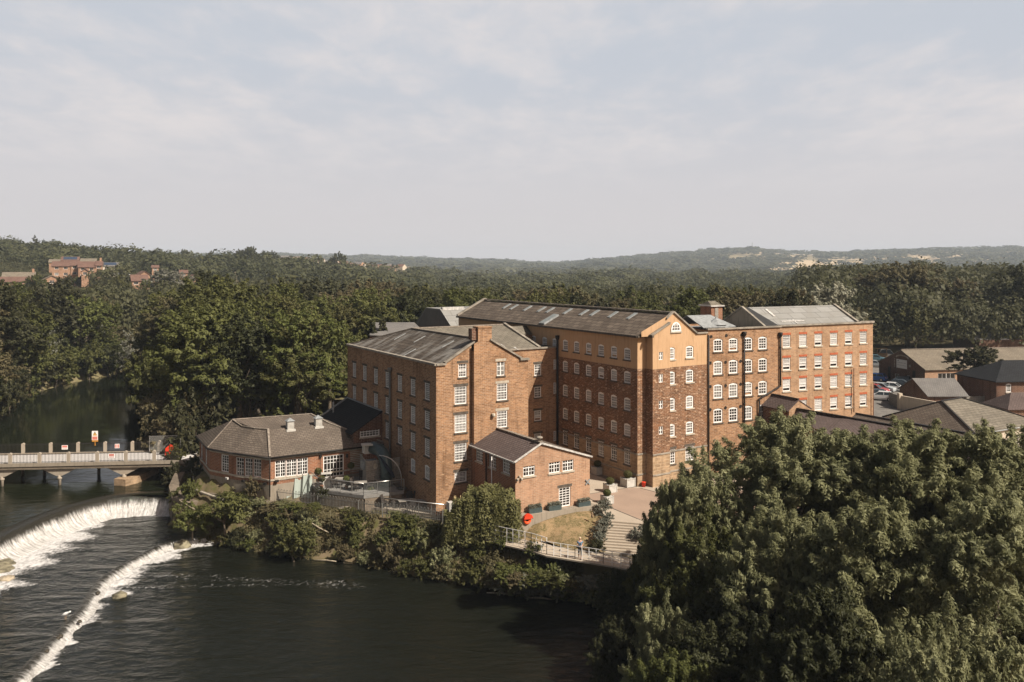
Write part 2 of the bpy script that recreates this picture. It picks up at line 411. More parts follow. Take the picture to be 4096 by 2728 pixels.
def vnoise(x, y, seed=0):
    """smooth value noise, vectorised"""
    xi = np.floor(x).astype(np.int64); yi = np.floor(y).astype(np.int64); fx = x-xi; fy = y-yi
    fx = fx*fx*(3-2*fx); fy = fy*fy*(3-2*fy)
    def h(a, c):
        n = (a*374761393+c*668265263+seed*1442695041) & 0xffffffff
        n = ((n ^ (n >> 13))*1274126177) & 0xffffffff
        return ((n ^ (n >> 16)) & 0xffff)/65535.0
    return (h(xi, yi)*(1-fx)+h(xi+1, yi)*fx)*(1-fy)+(h(xi, yi+1)*(1-fx)+h(xi+1, yi+1)*fx)*fy
def fbm(x, y, s, o=4, seed=0):
    v = 0; a = .5; f = 1/s
    for i in range(o): v = v+a*vnoise(x*f, y*f, seed+i); a *= .5; f *= 2.03
    return v
SKY_U = [-1500, 0, 600, 1150, 1500, 1750, 2000, 2210, 2400, 2537, 2794, 3009, 3140, 3326, 3605, 3954, 4096, 6000]
SKY_V = [1010, 1012, 1014, 1022, 1026, 1032, 1040, 1052, 1034, 1020, 998, 991, 1002, 1008, 999, 991, 990, 995]
LH_K = [-1.2, -.62, -.52, -.44, -.36, -.26, -.16, -.06, .02, 2]
LH_A = [36, 30, 23.5, 20, 17.5, 14, 7, 0, 0, 0]
def land(x, y):
    """height of dry land"""
    Y = np.maximum(y, 1.0); k = x/Y
    z = np.full(x.shape, -.15)
    z = z + fbm(x, y, 60, 3, 5)*1.2*ss(y, 170, 260) - .5*ss(y, 170, 260)
    left = np.interp(k, LH_K, LH_A)*ss(y, 150, 640)                       # suburb on the hillside, left
    left = left*(1-.75*ss(y, 900, 1600))
    lb = 5.0*ss(sdf(x, y, U_POLY), 4, 45)*ss(-x, 70, 92)*(1-ss(y, 170, 330))
    z = z + np.maximum(left, lb) + 2.5*ss(k, .28, .6)*ss(y, 170, 260)
    u = UC+F*k; vs = np.interp(u, SKY_U, SKY_V)
    top = 22-15+(VH-vs)/F*3900
    far = np.maximum(top, 0)*ss(y, 1300, 3900)*(.90+.2*fbm(x, y, 500, 3, 9))
    far = np.where(y > 3900, np.maximum(top, 0)*(1-.5*ss(y, 3900, 6500)), far)
    return z+far*ss(y, 1200, 2600)
def ground_v(x, y, z): return VH-(z-H)/y*F
def height(x, y):
    du = sdf(x, y, U_POLY); dd = sdf(x, y, D_POLY); dw = np.minimum(du, dd)
    zw = np.where(du < dd, ZU, ZL)
    L = land(x, y)
    dy = sdf(x, y, YARD)
    front = (x > -40) & (y < 101)
    L = np.where(front, np.where(x > -1.2, -1.72, -1.6)+(L+1.72-.0)*ss(-dy, -.9, .15), L)
    bw = np.where(front, 3.4, 5.0)
    out = zw-.35+(L-zw+.35)*ss(dw, 0, bw)
    out = out + (fbm(x, y, 1.4, 3, 2)-.5)*.7*ss(dw, .2, 1.5)*(1-ss(dw, bw*.7, bw*1.3))
    ins = zw-.2-1.6*ss(-dw, 0, 3)
    z = np.where(dw < 0, ins, out)
    # lift where the weirs stand
    return z
def hz(x, y): return float(height(np.array([float(x)]), np.array([float(y)]))[0])

def make_ground():
    na, nr = 560, 420
    ang = np.radians(np.linspace(-58, 58, na)); r = 14*np.exp(np.linspace(0, math.log(9000/14), nr))
    A, RR = np.meshgrid(ang, r); X = np.sin(A)*RR; Y = np.cos(A)*RR
    Z = height(X, Y); V = np.stack([X, Y, Z], -1).reshape(-1, 3)
    i = np.arange(nr-1)[:, None]*na+np.arange(na-1)[None]; Q = np.stack([i, i+1, i+na+1, i+na], -1).reshape(-1, 4)
    return V, Q
m, b_ = mat('earth_grass'); geo = b_.n('ShaderNodeNewGeometry').outputs['Position']
n1 = b_.noise(geo, .02, 6, .6); n2 = b_.noise(geo, .9, 5, .65); n3 = b_.noise(geo, .004, 3, .5)
vor = b_.n('ShaderNodeTexVoronoi'); vor.inputs['Scale'].default_value = .0042; b_.l(b_.vmul(geo, (1, .62, 0)), vor.inputs['Vector'])
sepv = b_.n('ShaderNodeSeparateColor'); b_.l(vor.outputs['Color'], sepv.inputs[0])
sp0 = b_.n('ShaderNodeSeparateXYZ'); b_.l(geo, sp0.inputs[0]); sp_y = sp0.outputs[1]
fld = b_.mix(b_.ramp(b_.math('ADD', sepv.outputs[0], b_.math('MULTIPLY', b_.ramp(sp_y, 1300, 1900), .6)), .32, .40), (.22, .20, .10), (.50, .385, .24))       # pasture, stubble fields
fld = b_.mix(b_.ramp(sepv.outputs[1], .75, .80), fld, (.27, .215, .12))
sp = b_.n('ShaderNodeSeparateXYZ'); b_.l(geo, sp.inputs[0])
near = b_.mix(b_.ramp(n2, .4, .62), (.15, .115, .07), (.09, .085, .032))
near = b_.mix(b_.math('MULTIPLY', b_.ramp(n1, .45, .6), .6), near, (.20, .17, .09))
c = b_.mix(b_.ramp(sp.outputs[1], 500, 700), near, fld)
pbsdf(b_, c, .95, 0, .1, n2, .5, .1)
V, Q = make_ground()
g = link('ground', np_mesh('ground', V, Q, MT['earth_grass'], smooth=True)); tag(g, 'dry grassy ground falling to the river and rising to the far hills', 'ground', kind='structure')

# water
def water_mat(name, deep, foamy=True, rs=.5):
    m, b_ = mat(name); geo = b_.n('ShaderNodeNewGeometry').outputs['Position']
    w = b_.n('ShaderNodeTexNoise'); w.inputs['Scale'].default_value = 1.35; w.inputs['Detail'].default_value = 6; w.inputs['Roughness'].default_value = .62; w.inputs['Distortion'].default_value = .5
    b_.l(b_.vmul(geo, (.7, 1.1, 1)), w.inputs['Vector'])
    at_ = b_.n('ShaderNodeAttribute'); at_.attribute_name = 'foam'; at2 = b_.n('ShaderNodeAttribute'); at2.attribute_name = 'chop'
    bn = b_.n('ShaderNodeBump'); bn.inputs['Distance'].default_value = .16; b_.l(b_.math('MULTIPLY', at2.outputs['Fac'], rs), bn.inputs['Strength']); w2 = b_.noise(b_.vmul(geo, (.35, .9, 1)), .42, 3, .5, .8); b_.l(b_.math('ADD', w.outputs['Fac'], b_.math('MULTIPLY', w2, 2.2)), bn.inputs['Height'])
    p = b_.n('ShaderNodeBsdfPrincipled'); p.inputs['Base Color'].default_value = (*deep, 1); p.inputs['Roughness'].default_value = .06
    p.inputs['IOR'].default_value = 1.33; p.inputs['Specular IOR Level'].default_value = .36; b_.l(bn.outputs[0], p.inputs['Normal'])
    fn = b_.noise(b_.vmul(geo, (1, .8, 1)), 2.6, 8, .75, .6)
    fm = b_.ramp(b_.math('ADD', at_.outputs['Fac'], b_.math('MULTIPLY', b_.math('SUBTRACT', fn, .5), 1.5)), .34, .98)
    d = b_.n('ShaderNodeBsdfPrincipled'); d.inputs['Roughness'].default_value = .6
    b_.l(b_.mix(b_.ramp(fn, .3, .65), (.30, .29, .27), (.68, .66, .64)), d.inputs['Base Color'])
    mx = b_.n('ShaderNodeMixShader'); b_.l(fm, mx.inputs[0]); b_.l(p.outputs[0], mx.inputs[1]); b_.l(d.outputs[0], mx.inputs[2])
    o = b_.n('ShaderNodeOutputMaterial'); b_.l(mx.outputs[0], o.inputs[0]); return m
water_mat('river_water', (.008, .009, .006), rs=1.0); water_mat('calm_water', (.010, .012, .006), rs=.10)
def dist_line(x, y, P):
    d = np.full(x.shape, 1e9); sgn = np.zeros(x.shape); par = np.zeros(x.shape); acc = 0
    for i in range(len(P)-1):
        ax, ay = P[i][0], P[i][1]; ex, ey = P[i+1][0]-ax, P[i+1][1]-ay; L = math.hypot(ex, ey)
        t = np.clip(((x-ax)*ex+(y-ay)*ey)/(L*L), 0, 1); q = np.hypot(x-ax-ex*t, y-ay-ey*t)
        s_ = np.sign(ex*(y-ay)-ey*(x-ax)); m_ = q < d
        d = np.where(m_, q, d); sgn = np.where(m_, s_, sgn); par = np.where(m_, acc+t*L, par); acc += L
    return d, sgn, par
def sheet(name, x0, x1, y0, y1, st, z, keep, mt, foam=None, chop=None):
    xs = np.arange(x0, x1+st, st); ys = np.arange(y0, y1+st, st); X, Y = np.meshgrid(xs, ys); nx = len(xs)
    K = keep(X, Y); i = np.arange(len(ys)-1)[:, None]*nx+np.arange(nx-1)[None]
    Q = np.stack([i, i+1, i+nx+1, i+nx], -1)
    kk = K[:-1, :-1] & K[1:, :-1] & K[:-1, 1:] & K[1:, 1:]; Q = Q[kk]
    fo = foam(X, Y) if foam is not None else np.zeros(X.shape); ch = chop(X, Y) if chop is not None else np.ones(X.shape)
    Z = np.full(X.shape, z)+np.clip(fo, 0, 1)*(fbm(X, Y, .6, 2, 3)-.3)*.22
    V = np.stack([X, Y, Z], -1).reshape(-1, 3)
    used = np.unique(Q); rm = np.full(len(V), -1); rm[used] = np.arange(len(used)); Q = rm[Q]
    me = np_mesh(name, V[used], Q, MT[mt], smooth=True)
    for nm, a in (('foam', fo), ('chop', ch)):
        me.attributes.new(nm, 'FLOAT', 'POINT').data.foreach_set('value', a.ravel()[used].astype(np.float32))
    return link(name, me)
def streak(x, y, s, seed): return fbm(x*1.0, y*.35, s, 4, seed)
CR = [(p.x, p.y) for p in crest]; SM = [(p.x, p.y) for p in small]
def foam_mid(x, y):
    d, s_, par = dist_line(x, y, CR)
    w = 2.7+np.interp(par, [0, 6, 12, 18, 26, 60], [-.5, .5, 2.2, 3.7, 3.7, 3.7])
    n = fbm(x*.30+y*.1, y*1.0, 1.7, 5, 11)
    f = 1.1-ss(d+ (n-.5)*5.5, w*.35, w*1.5)*1.5
    d2 = np.hypot(x+41.3, y-56); f = np.maximum(f, (.50-ss(d2+(n-.5)*6, 0, 6)*.6))
    return np.clip(f, -.4, 1.2)
def foam_low(x, y):
    d, s_, par = dist_line(x, y, SM); n = fbm(x*.3, y*1.0, 1.1, 4, 21)
    w = np.interp(par, [0, 3, 8, 14, 19, 23, 60], [1.4, 2.2, 3.0, 2.8, 1.5, .9, .7])
    f = 1.0-ss(d+(n-.5)*4.5, w*.25, w*1.5)*1.4
    y0 = 68.2+.06*(x+34); lane = np.exp(-((y-y0)/.5)**2)*.42*(1-ss(x, -20, -6)); lane2 = np.exp(-((y-(71-.12*(x+30)))/1.3)**2)*.38*(1-ss(x, -16, 0))  # pale lanes: foam flecks that also stand in for sparkle on the water
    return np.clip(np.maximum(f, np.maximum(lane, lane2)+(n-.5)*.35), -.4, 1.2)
def side(P, x, y): d, s_, par = dist_line(x, y, P); return s_
g = sheet('water', -102, -34, 44, 285, .9, ZU, lambda x, y: (sdf(x, y, U_POLY) < 1.4) & ((side(CR, x, y) < 0) | (dist_line(x, y, CR)[0] < .0) | (y > 88)), 'calm_water',
          chop=lambda x, y: .5+2.2*ss(-y, -112, -88))
tag(g, 'calm dark river above the weir, under the footbridge', 'river', kind='structure')
lowx = lambda x, y: side(SM, x, y)
g = sheet('water', -64, -26, 10, 92, .28, ZM, lambda x, y: (sdf(x, y, D_POLY) < 1.2) & ((side(CR, x, y) > 0)) & (side(SM, x, y) < 0) & (x < -28), 'river_water', foam_mid)
tag(g, 'white water pool between the big weir and the low stone weir', 'pool', kind='structure')
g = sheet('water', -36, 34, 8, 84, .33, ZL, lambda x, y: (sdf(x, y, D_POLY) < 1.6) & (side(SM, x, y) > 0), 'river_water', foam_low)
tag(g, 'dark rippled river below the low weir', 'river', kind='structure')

# the curved weir and its falling sheet
def resample(P, st):
    out = []; P = [Vector((p[0], p[1], 0)) for p in P]
    for a, c_ in zip(P[:-1], P[1:]):
        n = max(1, int((c_-a).length/st)); out += [a+(c_-a)*(i/n) for i in range(n)]
    return out+[P[-1]]
def smooth_line(P, it=3):
    for _ in range(it): P = [P[0]]+[(P[i-1]+P[i]*2+P[i+1])/4 for i in range(1, len(P)-1)]+[P[-1]]
    return P
def fall_mat(name):
    m, b_ = mat(name); uv = b_.n('ShaderNodeAttribute'); uv.attribute_name = 'flow'   # x along the weir, y down the face
    n = b_.noise(b_.vmul(uv.outputs['Vector'], (2.6, .35, 1)), 1.6, 6, .7, .2); n2 = b_.noise(b_.vmul(uv.outputs['Vector'], (1.0, .8, 1)), 4.5, 5, .75)
    s_ = b_.n('ShaderNodeSeparateXYZ'); b_.l(uv.outputs['Vector'], s_.inputs[0])
    f = b_.ramp(b_.math('ADD', b_.math('MULTIPLY', s_.outputs[1], .62), b_.math('MULTIPLY', b_.math('SUBTRACT', n, .5), .8)), .22, .80)
    p = b_.n('ShaderNodeBsdfPrincipled'); p.inputs['Base Color'].default_value = (.022, .02, .014, 1); p.inputs['Roughness'].default_value = .1
    bn = b_.n('ShaderNodeBump'); bn.inputs['Strength'].default_value = .9; bn.inputs['Distance'].default_value = .12; b_.l(n2, bn.inputs['Height']); b_.l(bn.outputs[0], p.inputs['Normal'])
    d = b_.n('ShaderNodeBsdfPrincipled'); d.inputs['Roughness'].default_value = .6; b_.l(bn.outputs[0], d.inputs['Normal'])
    b_.l(b_.mix(b_.ramp(b_.math('ADD', b_.math('MULTIPLY', n, .6), b_.math('MULTIPLY', n2, .4)), .36, .66), (.22, .21, .19), (.70, .68, .655)), d.inputs['Base Color'])
    mx = b_.n('ShaderNodeMixShader'); b_.l(f, mx.inputs[0]); b_.l(p.outputs[0], mx.inputs[1]); b_.l(d.outputs[0], mx.inputs[2])
    o = b_.n('ShaderNodeOutputMaterial'); b_.l(mx.outputs[0], o.inputs[0])
fall_mat('falling_water')
def fall(name, line, prof, st, mt, label, cat, wob=.12):
    """sweep a profile [(out, z, flow)] along a line; out is towards the low side"""
    L = smooth_line(resample(line, st), 4); n = len(L); k = len(prof)
    V = np.zeros((n, k, 3)); FL = np.zeros((n, k, 3)); acc = 0
    for i, p in enumerate(L):
        t = (L[min(i+1, n-1)]-L[max(i-1, 0)]).normalized(); o_ = Vector((t.y, -t.x, 0))
        if i: acc += (L[i]-L[i-1]).length
        for j, (q, z, fl) in enumerate(prof):
            wv = wob*fl*(vnoise(np.array([acc*1.7]), np.array([fl*2.]), 7)[0]-.5)*2+.5*wob*fl*(vnoise(np.array([acc*5.1]), np.array([fl*5.]), 17)[0]-.5)
            pp = p+o_*(q+wv)*OUT; V[i, j] = (pp.x, pp.y, z); FL[i, j] = (acc, fl*2, 0)
    i = np.arange(n-1)[:, None]*k+np.arange(k-1)[None]; Q = np.stack([i, i+1, i+k+1, i+k], -1).reshape(-1, 4)
    me = np_mesh(name, V.reshape(-1, 3), Q, MT[mt], smooth=True)
    me.attributes.new('flow', 'FLOAT_VECTOR', 'POINT').data.foreach_set('vector', FL.reshape(-1).astype(np.float32))
    o = link(name, me); tag(o, label, cat); return o
OUT = -1
fall('weir', crest, [(-1.4, ZU-1.5, 0), (-1.2, ZU-.02, 0), (-.5, ZU+.03, 0), (0, ZU+.01, 0), (.35, ZU-.16, .06), (.55, ZU-.4, .2), (.7, ZU-.7, .4), (.9, ZU-1.0, .6), (1.2, ZU-1.35, .8), (1.7, ZU-1.65, .95), (2.3, ZM-.02, 1), (2.6, ZM-.4, 1)], .22, 'falling_water',
     'curved weir with a long sheet of white falling water', 'weir')
fall('low_weir', small, [(-.7, ZM-.7, 0), (-.25, ZM+.04, .14), (.0, ZM+.07, .2), (.22, ZM+.04, .26), (.35, ZM-.06, .36), (.6, ZM-.25, .7), (.85, ZL-.02, 1), (1.0, ZL-.3, 1)], .25, 'falling_water',
     'low stone weir running diagonally, water streaming over its lip', 'weir', .2)
def rock(name, p, r, label, m_='rock', fl=.6, seed=1, group=None):
    import bmesh
    bm = bmesh.new(); bmesh.ops.create_icosphere(bm, subdivisions=3, radius=1)
    from mathutils import noise as NZ
    for v in bm.verts:
        q = v.co*1.3+Vector((seed*7.1, 0, 0)); v.co *= r*(1+.45*NZ.noise(q)+.15*NZ.noise(q*3)); v.co.z *= fl
    me = bpy.data.meshes.new(name); bm.to_mesh(me); bm.free(); me.materials.append(MT[m_])
    for pl in me.polygons: pl.use_smooth = True
    return tag(link(name, me, None, p), label, 'rock', group)
q = px(728, 2187, ZL); rock('boulder', (q.x, q.y, ZL+.1), .85, 'round mossy boulder standing in the white water below the low weir', seed=1)
q = px(480, 2385, ZL); rock('boulder', (q.x, q.y, ZL), .6, 'brown rock in dark water beside the middle of the low weir', seed=2)
rs = [(392, 2372), (318, 2486), (240, 2545), (232, 2552), (188, 2604)]
for i, (u, v) in enumerate(rs):
    q = px(u, v, ZM); rock('stone', (q.x, q.y, ZM+.0), random.uniform(.14, .3), 'dark broken stone on the lip of the low weir', seed=5+i, fl=.7, m_='wet_rock', group='stones along the low weir')
q = px(20, 2290, ZM); rock('boulder', (q.x-2, q.y+1.3, ZM-.1), 2.2, 'flat brown rock shelf at the left edge of the foaming pool', seed=31, fl=.22)
q = px(24, 2318, ZM); rock('boulder', (q.x, q.y, ZM), .6, 'pale broken stone beside the flat rock shelf, left', seed=33, fl=.5, m_='drift_wood')
# gull
t = MB(); q = px(278, 2478, ZM); t.lathe([(.0, -.32), (.06, -.26), (.11, -.1), (.12, .05), (.07, .22), (.055, .30), (.07, .36), (.05, .42), (.0, .45)], n=10)
me = t.mesh('gull', MT['feather']); me.transform(Matrix.Translation((q.x-.3, q.y, ZM+.42)) @ Matrix.Rotation(R(65), 4, 'Y')); gl = tag(link('gull', me), 'white gull standing in shallow water by the low weir', 'bird')
t = MB(); t.bar((q.x-.33, q.y, ZM-.05), (q.x-.33, q.y, ZM+.36), .03); t.bar((q.x-.25, q.y, ZM-.05), (q.x-.25, q.y, ZM+.36), .03); t.build('leg', MT['timber_brown'], gl)
# ---------------------------------------------------------------- walls and windows
WIN = {}
def win_meshes(w, h, nx, ny, style):
    """style: '' sash, 'a' arched, 'o' lower sash open, 'c' casement, 's' no sill, 'd' dark-framed, 'g' grille; local frame x along wall, -y outwards, origin bottom centre"""
    key = (round(w, 2), round(h, 2), nx, ny, style)
    if key in WIN: return WIN[key]
    fr = MB(); gl = MB(); sl = MB(); li = MB(); fw = .14 if 'a' in style else (.10 if 'c' not in style else .075)
    y0 = .06
    def bx(x0, x1, z0, z1, ya=y0, yb=y0+.07): fr.obox((x0, ya, z0), (x1-x0, 0, 0), (0, yb-ya, 0), (0, 0, z1-z0))
    hw = w/2; top = h
    bx(-hw, -hw+fw, 0, h); bx(hw-fw, hw, 0, h); bx(-hw+fw, hw-fw, 0, fw*.9)
    if 'a' in style:
        rise = w*.13; n = 8
        pts = [Vector((-hw+fw + (w-2*fw)*i/n, y0, h-rise-fw*.55)) for i in range(n+1)]
        arc = [Vector((hw - w*i/n, y0-.002, h-rise+rise*math.sin(math.pi*i/n))) for i in range(n+1)]
        fr.prism([Vector((-hw+.001, y0-.002, h-rise-fw*.55))]+[Vector((hw-.001, y0-.002, h-rise-fw*.55))]+arc, (0, .06, 0)); top = h-rise-fw*.5
    else: bx(-hw+fw, hw-fw, h-fw*.9, h); top = h-fw*.9
    xa, xb, za, zb = -hw+fw, hw-fw, fw*.9, top
    bw = .036 if 'g' not in style else .045
    op = 'o' in style; mid = (za+zb)/2
    if 'c' not in style and 'g' not in style: bx(xa, xb, mid-.035, mid+.035, y0-.01, y0+.05)
    zlo = za
    if op:
        gap = (zb-za)*.22; bx(xa, xb, za+gap, za+gap+.09, y0+.02, y0+.09); zlo = za+gap
        gl.face([(xa, y0+.14, za), (xb, y0+.14, za), (xb, y0+.14, zlo), (xa, y0+.14, zlo)], 1)
    for i in range(1, nx):
        x = xa+(xb-xa)*i/nx; t_ = bw/2*(2.4 if ('c' in style and i*2 == nx) else 1)
        bx(x-t_, x+t_, zlo, zb, y0+.015, y0+.05)
    for j in range(1, ny):
        z = zlo+(zb-zlo)*j/ny
        if abs(z-mid) < .06 and 'c' not in style: continue
        t_ = bw/2*(1.8 if ('c' in style and j == ny-1) else 1)
        bx(xa, xb, z-t_, z+t_, y0+.017, y0+.048)
    gl.face([(xa, y0+.055, zlo), (xb, y0+.055, zlo), (xb, y0+.055, zb), (xa, y0+.055, zb)], 0)
    if 's' not in style: sl.obox((-hw-.1, -.09, -.13), (w+.2, 0, 0), (0, .2, 0), (0, 0, .128))
    gm = 'blind_glass' if 'b' in style else 'glass'
    r = [gl.mesh('window', [MT[gm], MT['interior_dark']]), fr.mesh('frame', MT['white_paint']), sl.mesh('sill', MT['light_stone' if 'w' in style else 'dark_stone_trim']) if sl.v else None]
    if 'l' in style or 'r' in style or 'k' in style:
        e = .16 if 'r' not in style else .06; hh = .24
        li.obox((-hw-e, -.015, h+.004), (w+2*e, 0, 0), (0, .08, 0), (0, 0, hh)); r.append(li.mesh('lintel', MT['lintel_brick' if 'r' in style else ('light_stone' if 'k' in style else 'dark_stone_trim')]))
    WIN[key] = r; return r
plain('lintel_brick', (.36, .10, .045), .9, var=.25, sc=4)

class Wall:
    """vertical wall seen from outside running left to right from p0 to p1"""
    def __init__(s, p0, p1, z0, z1):
        s.o = Vector((p0[0], p0[1], 0)); s.d = (Vector((p1[0], p1[1], 0))-s.o); s.L = s.d.length; s.d.normalize()
        s.z0, s.z1 = z0, z1; s.holes = []; s.wins = []; s.out = Vector((s.d.y, -s.d.x, 0)); s.rz = math.atan2(s.d.y, s.d.x)
    def s_at(s, u):
        k = (u-UC)/F; return (k*s.o.y-s.o.x)/(s.d.x-k*s.d.y)
    def z_at(s, u, v):
        y = s.o.y+s.d.y*s.s_at(u); return H-(v-VH)*y/F
    def P(s, t, z=0, out=0): q = s.o+s.d*t+s.out*out; return Vector((q.x, q.y, z))
    def win(s, u0, u1, v0, v1, nx, ny, style='', name='window', w=None, h=None):
        """window from its outline in the photo"""
        a, c = s.s_at(u0), s.s_at(u1); uc = (u0+u1)/2; zt, zb = s.z_at(uc, v0), s.z_at(uc, v1)
        s.winm((a+c)/2, zb, w or (c-a), h or (zt-zb), nx, ny, style, name)
    def winm(s, t, zb, w, h, nx, ny, style='', name='window'):
        w, h = round(w, 2), round(h, 2); s.wins.append((t, zb, w, h, nx, ny, style, name))
        s.holes.append((t-w/2, t+w/2, zb, zb+h, w*.13 if 'a' in style else 0))
    def faces(s, mb, m=0, bands=None, depth=.17, top=None):
        """bands: [(z_upper_limit, material index)]"""
        bands = bands or [(1e9, m)]
        S = {0, s.L}; Z = {s.z0, s.z1}
        for a, c, zb, zt, r in s.holes: S |= {a, c}; Z |= {zb, zt}
        for z, _ in bands:
            if s.z0 < z < s.z1: Z.add(z)
        S = sorted(x for x in S if -1e-6 <= x <= s.L+1e-6); Z = sorted(z for z in Z if s.z0-1e-6 <= z <= s.z1+1e-6)
        def mi(z):
            for lim, k in bands:
                if z < lim: return k
        for i in range(len(S)-1):
            if S[i+1]-S[i] < 1e-5: continue
            x = (S[i]+S[i+1])/2; run = None
            for j in range(len(Z)-1):
                z = (Z[j]+Z[j+1])/2; hit = any(a < x < c and zb < z < zt for a, c, zb, zt, r in s.holes)
                if hit or Z[j+1]-Z[j] < 1e-5: continue
                mb.face([s.P(S[i], Z[j]), s.P(S[i+1], Z[j]), s.P(S[i+1], Z[j+1]), s.P(S[i], Z[j+1])], mi(z))
        for a, c, zb, zt, r in s.holes:
            k = mi((zb+zt)/2)
            for A, B_ in (((a, zb), (a, zt)), ((a, zt), (c, zt)), ((c, zt), (c, zb)), ((c, zb), (a, zb))):
                mb.face([s.P(*B_), s.P(*A), s.P(A[0], A[1], -depth), s.P(B_[0], B_[1], -depth)], k)
            mb.face([s.P(a, zb, -depth), s.P(c, zb, -depth), s.P(c, zt, -depth), s.P(a, zt, -depth)], k)
            if r:
                w = c-a
                for x0, sg in ((a, 1), (c, -1)):
                    pts = [s.P(x0, zt), s.P(x0, zt-r)]+[s.P(x0+sg*w*q/8, zt-r+r*math.sin(math.pi*q/8), 0) for q in (1, 2, 3)]+[s.P(x0+sg*w*.5, zt)]
                    mb.prism(pts, s.out*-.05, k)
        if top:                                        # extra outline above z1: list of (s, z)
            mb.face([s.P(x, z) for x, z in top], mi(1e8))
    def windows(s, parent):
        inv = root_mat(parent).inverted() if parent is not None else Matrix.Identity(4)
        rz0 = parent.rotation_euler.z if parent is not None else 0
        for t, zb, w, h, nx, ny, style, name in s.wins:
            ms = win_meshes(w, h, nx, ny, style)
            o = link(name, ms[0], parent, inv @ s.P(t, zb), s.rz-rz0)
            link('frame', ms[1], o)
            if ms[2]: link('sill', ms[2], o)
            if len(ms) > 3: link('lintel', ms[3], o)
def cope(mb, pts, w=.35, h=.14, m=0):
    for a, c in zip(pts[:-1], pts[1:]): mb.bar(a, c, w, h, m)
def Z1(x, y): return 1300+x/2.24, 1150+y/2.24
def Z2(x, y): return 1800+x/1.96, 1150+y/1.96
def Z3(x, y): return 2700+x/2.4122, 1150+y/2.4122
def Z4(x, y): return 1500+x/2.24, 1650+y/2.24
def Z5(x, y): return 600+x/2.24, 1550+y/2.24
def Z6(x, y): return 3480+x/3.734, 1280+y/3.734
def V3(p, z): return Vector((p[0], p[1], z))

# ================================================================= long mill, ochre top storey
A = px(2550, 1947, 0)
def M(s, t, z=0): q = A+D2*s+D1*t; return Vector((q.x, q.y, z))
ZE = H-(1341-VH)*A.y/F                        # eaves
LM = empty('mill', A, 'long five storey mill with an ochre rendered top storey and dark brick below', 'mill')
T_FAR = 38.1
w_l = Wall(M(0, T_FAR), M(0, 0), -.05, ZE)
zr = lambda u, v: w_l.z_at(u, v)
yz = w_l.z_at(2550, 1476.5); stz = w_l.z_at(2550, 1818)
rowsU = [2260.7, 2305.6, 2353.6, 2403.6, 2455, 2508]
rowv = {'y': (472, 567), 'b2': (655, 750), 'b3': (863, 964), 'b4': (1065, 1165), 'g': (1266, 1388)}
for key, (va, vb) in rowv.items():
    us = rowsU + ([2218.9, 2178, 2134] if key == 'y' else [])
    zt, zb = w_l.z_at(2508, 1150+va/1.96), w_l.z_at(2508, 1150+vb/1.96)
    for i, u in enumerate(us):
        t = w_l.s_at(u)
        if key == 'g': w_l.winm(t, zb, .98, zt-zb, 3, 6, 'gl')
        else: w_l.winm(t, zb, 1.02, zt-zb, 4, 4, 'ao' if (key, i) in (('y', 4), ('y', 7), ('y', 6), ('b2', 3), ('b4', 3), ('y', 2)) else 'a')
# far part of the wall has further windows hidden by the wing; ochre only
mb = MB(); bands = [(stz, 2), (yz, 1), (1e9, 0)]
w_l.faces(mb, bands=bands)
S1, Tb = 1.1, -1.02
p_strip = Wall(M(0, 0), M(S1, 0), -.05, ZE); p_strip.faces(mb, bands=bands)
p_ret = Wall(M(S1, 0), M(S1, Tb), -.05, ZE); p_ret.faces(mb, bands=bands)
wb0 = Wall(M(S1, Tb), M(9, Tb), 0, 1); sB = wb0.s_at(2680.5)
w_b = Wall(M(S1, Tb), M(S1+sB, Tb), -.05, ZE)
zsh = w_b.z_at(2668, 1297)
def bayz(x): return ZE+(zsh-ZE)*(x/(sB*.93))
TG = Tb+.42
wg0 = Wall(M(S1, TG), M(12, TG), 0, 1); sE = wg0.s_at(2828)
w_g = Wall(M(S1+sB, TG), M(S1+sE, TG), -.05, wg0.z_at(2800, 1334))
for a_, c_, key in ((505, 568, 0), (678, 745, 1), (885, 950, 2), (1088, 1152, 3)):
    zt, zb = w_b.z_at(2644, 1150+a_/1.96), w_b.z_at(2644, 1150+c_/1.96); w_b.winm(w_b.s_at(2644), zb, .55, zt-zb, 2, 2, 'sc')
for (a_, c_) in ((455, 550), (640, 742), (845, 945), (1047, 1145)):
    zt, zb = w_g.z_at(2759, 1150+a_/1.96), w_g.z_at(2759, 1150+c_/1.96)
    w_g.winm(w_g.s_at(2759), zb, 1.05, zt-zb, 4, 4, 'aw'); w_g.winm(.55, zb-.03, 1.0, zt-zb, 4, 4, 'aw')
zt, zb = w_g.z_at(2759, 1784), w_g.z_at(2759, 1842)
w_g.winm(w_g.s_at(2759), zb, 1.2, zt-zb, 3, 5, 'gl'); w_g.winm(.62, zb-.05, .95, zt-zb, 3, 5, 'gl')
mb.face([w_b.P(0, ZE), w_b.P(sB, ZE), w_b.P(sB, zsh+.02), w_b.P(sB*.93, zsh), w_b.P(0, ZE+.02)], 0)
w_b.faces(mb, bands=bands); w_g.faces(mb, bands=bands)
Wall(w_b.P(sB), w_g.P(0), -.05, ZE).faces(mb, bands=bands)
apz = wg0.z_at(2692, 1250); sA = wg0.s_at(2692)-sB; sR = w_g.s_at(2786)
s_l = w_g.s_at(2664)
lz = w_g.z1
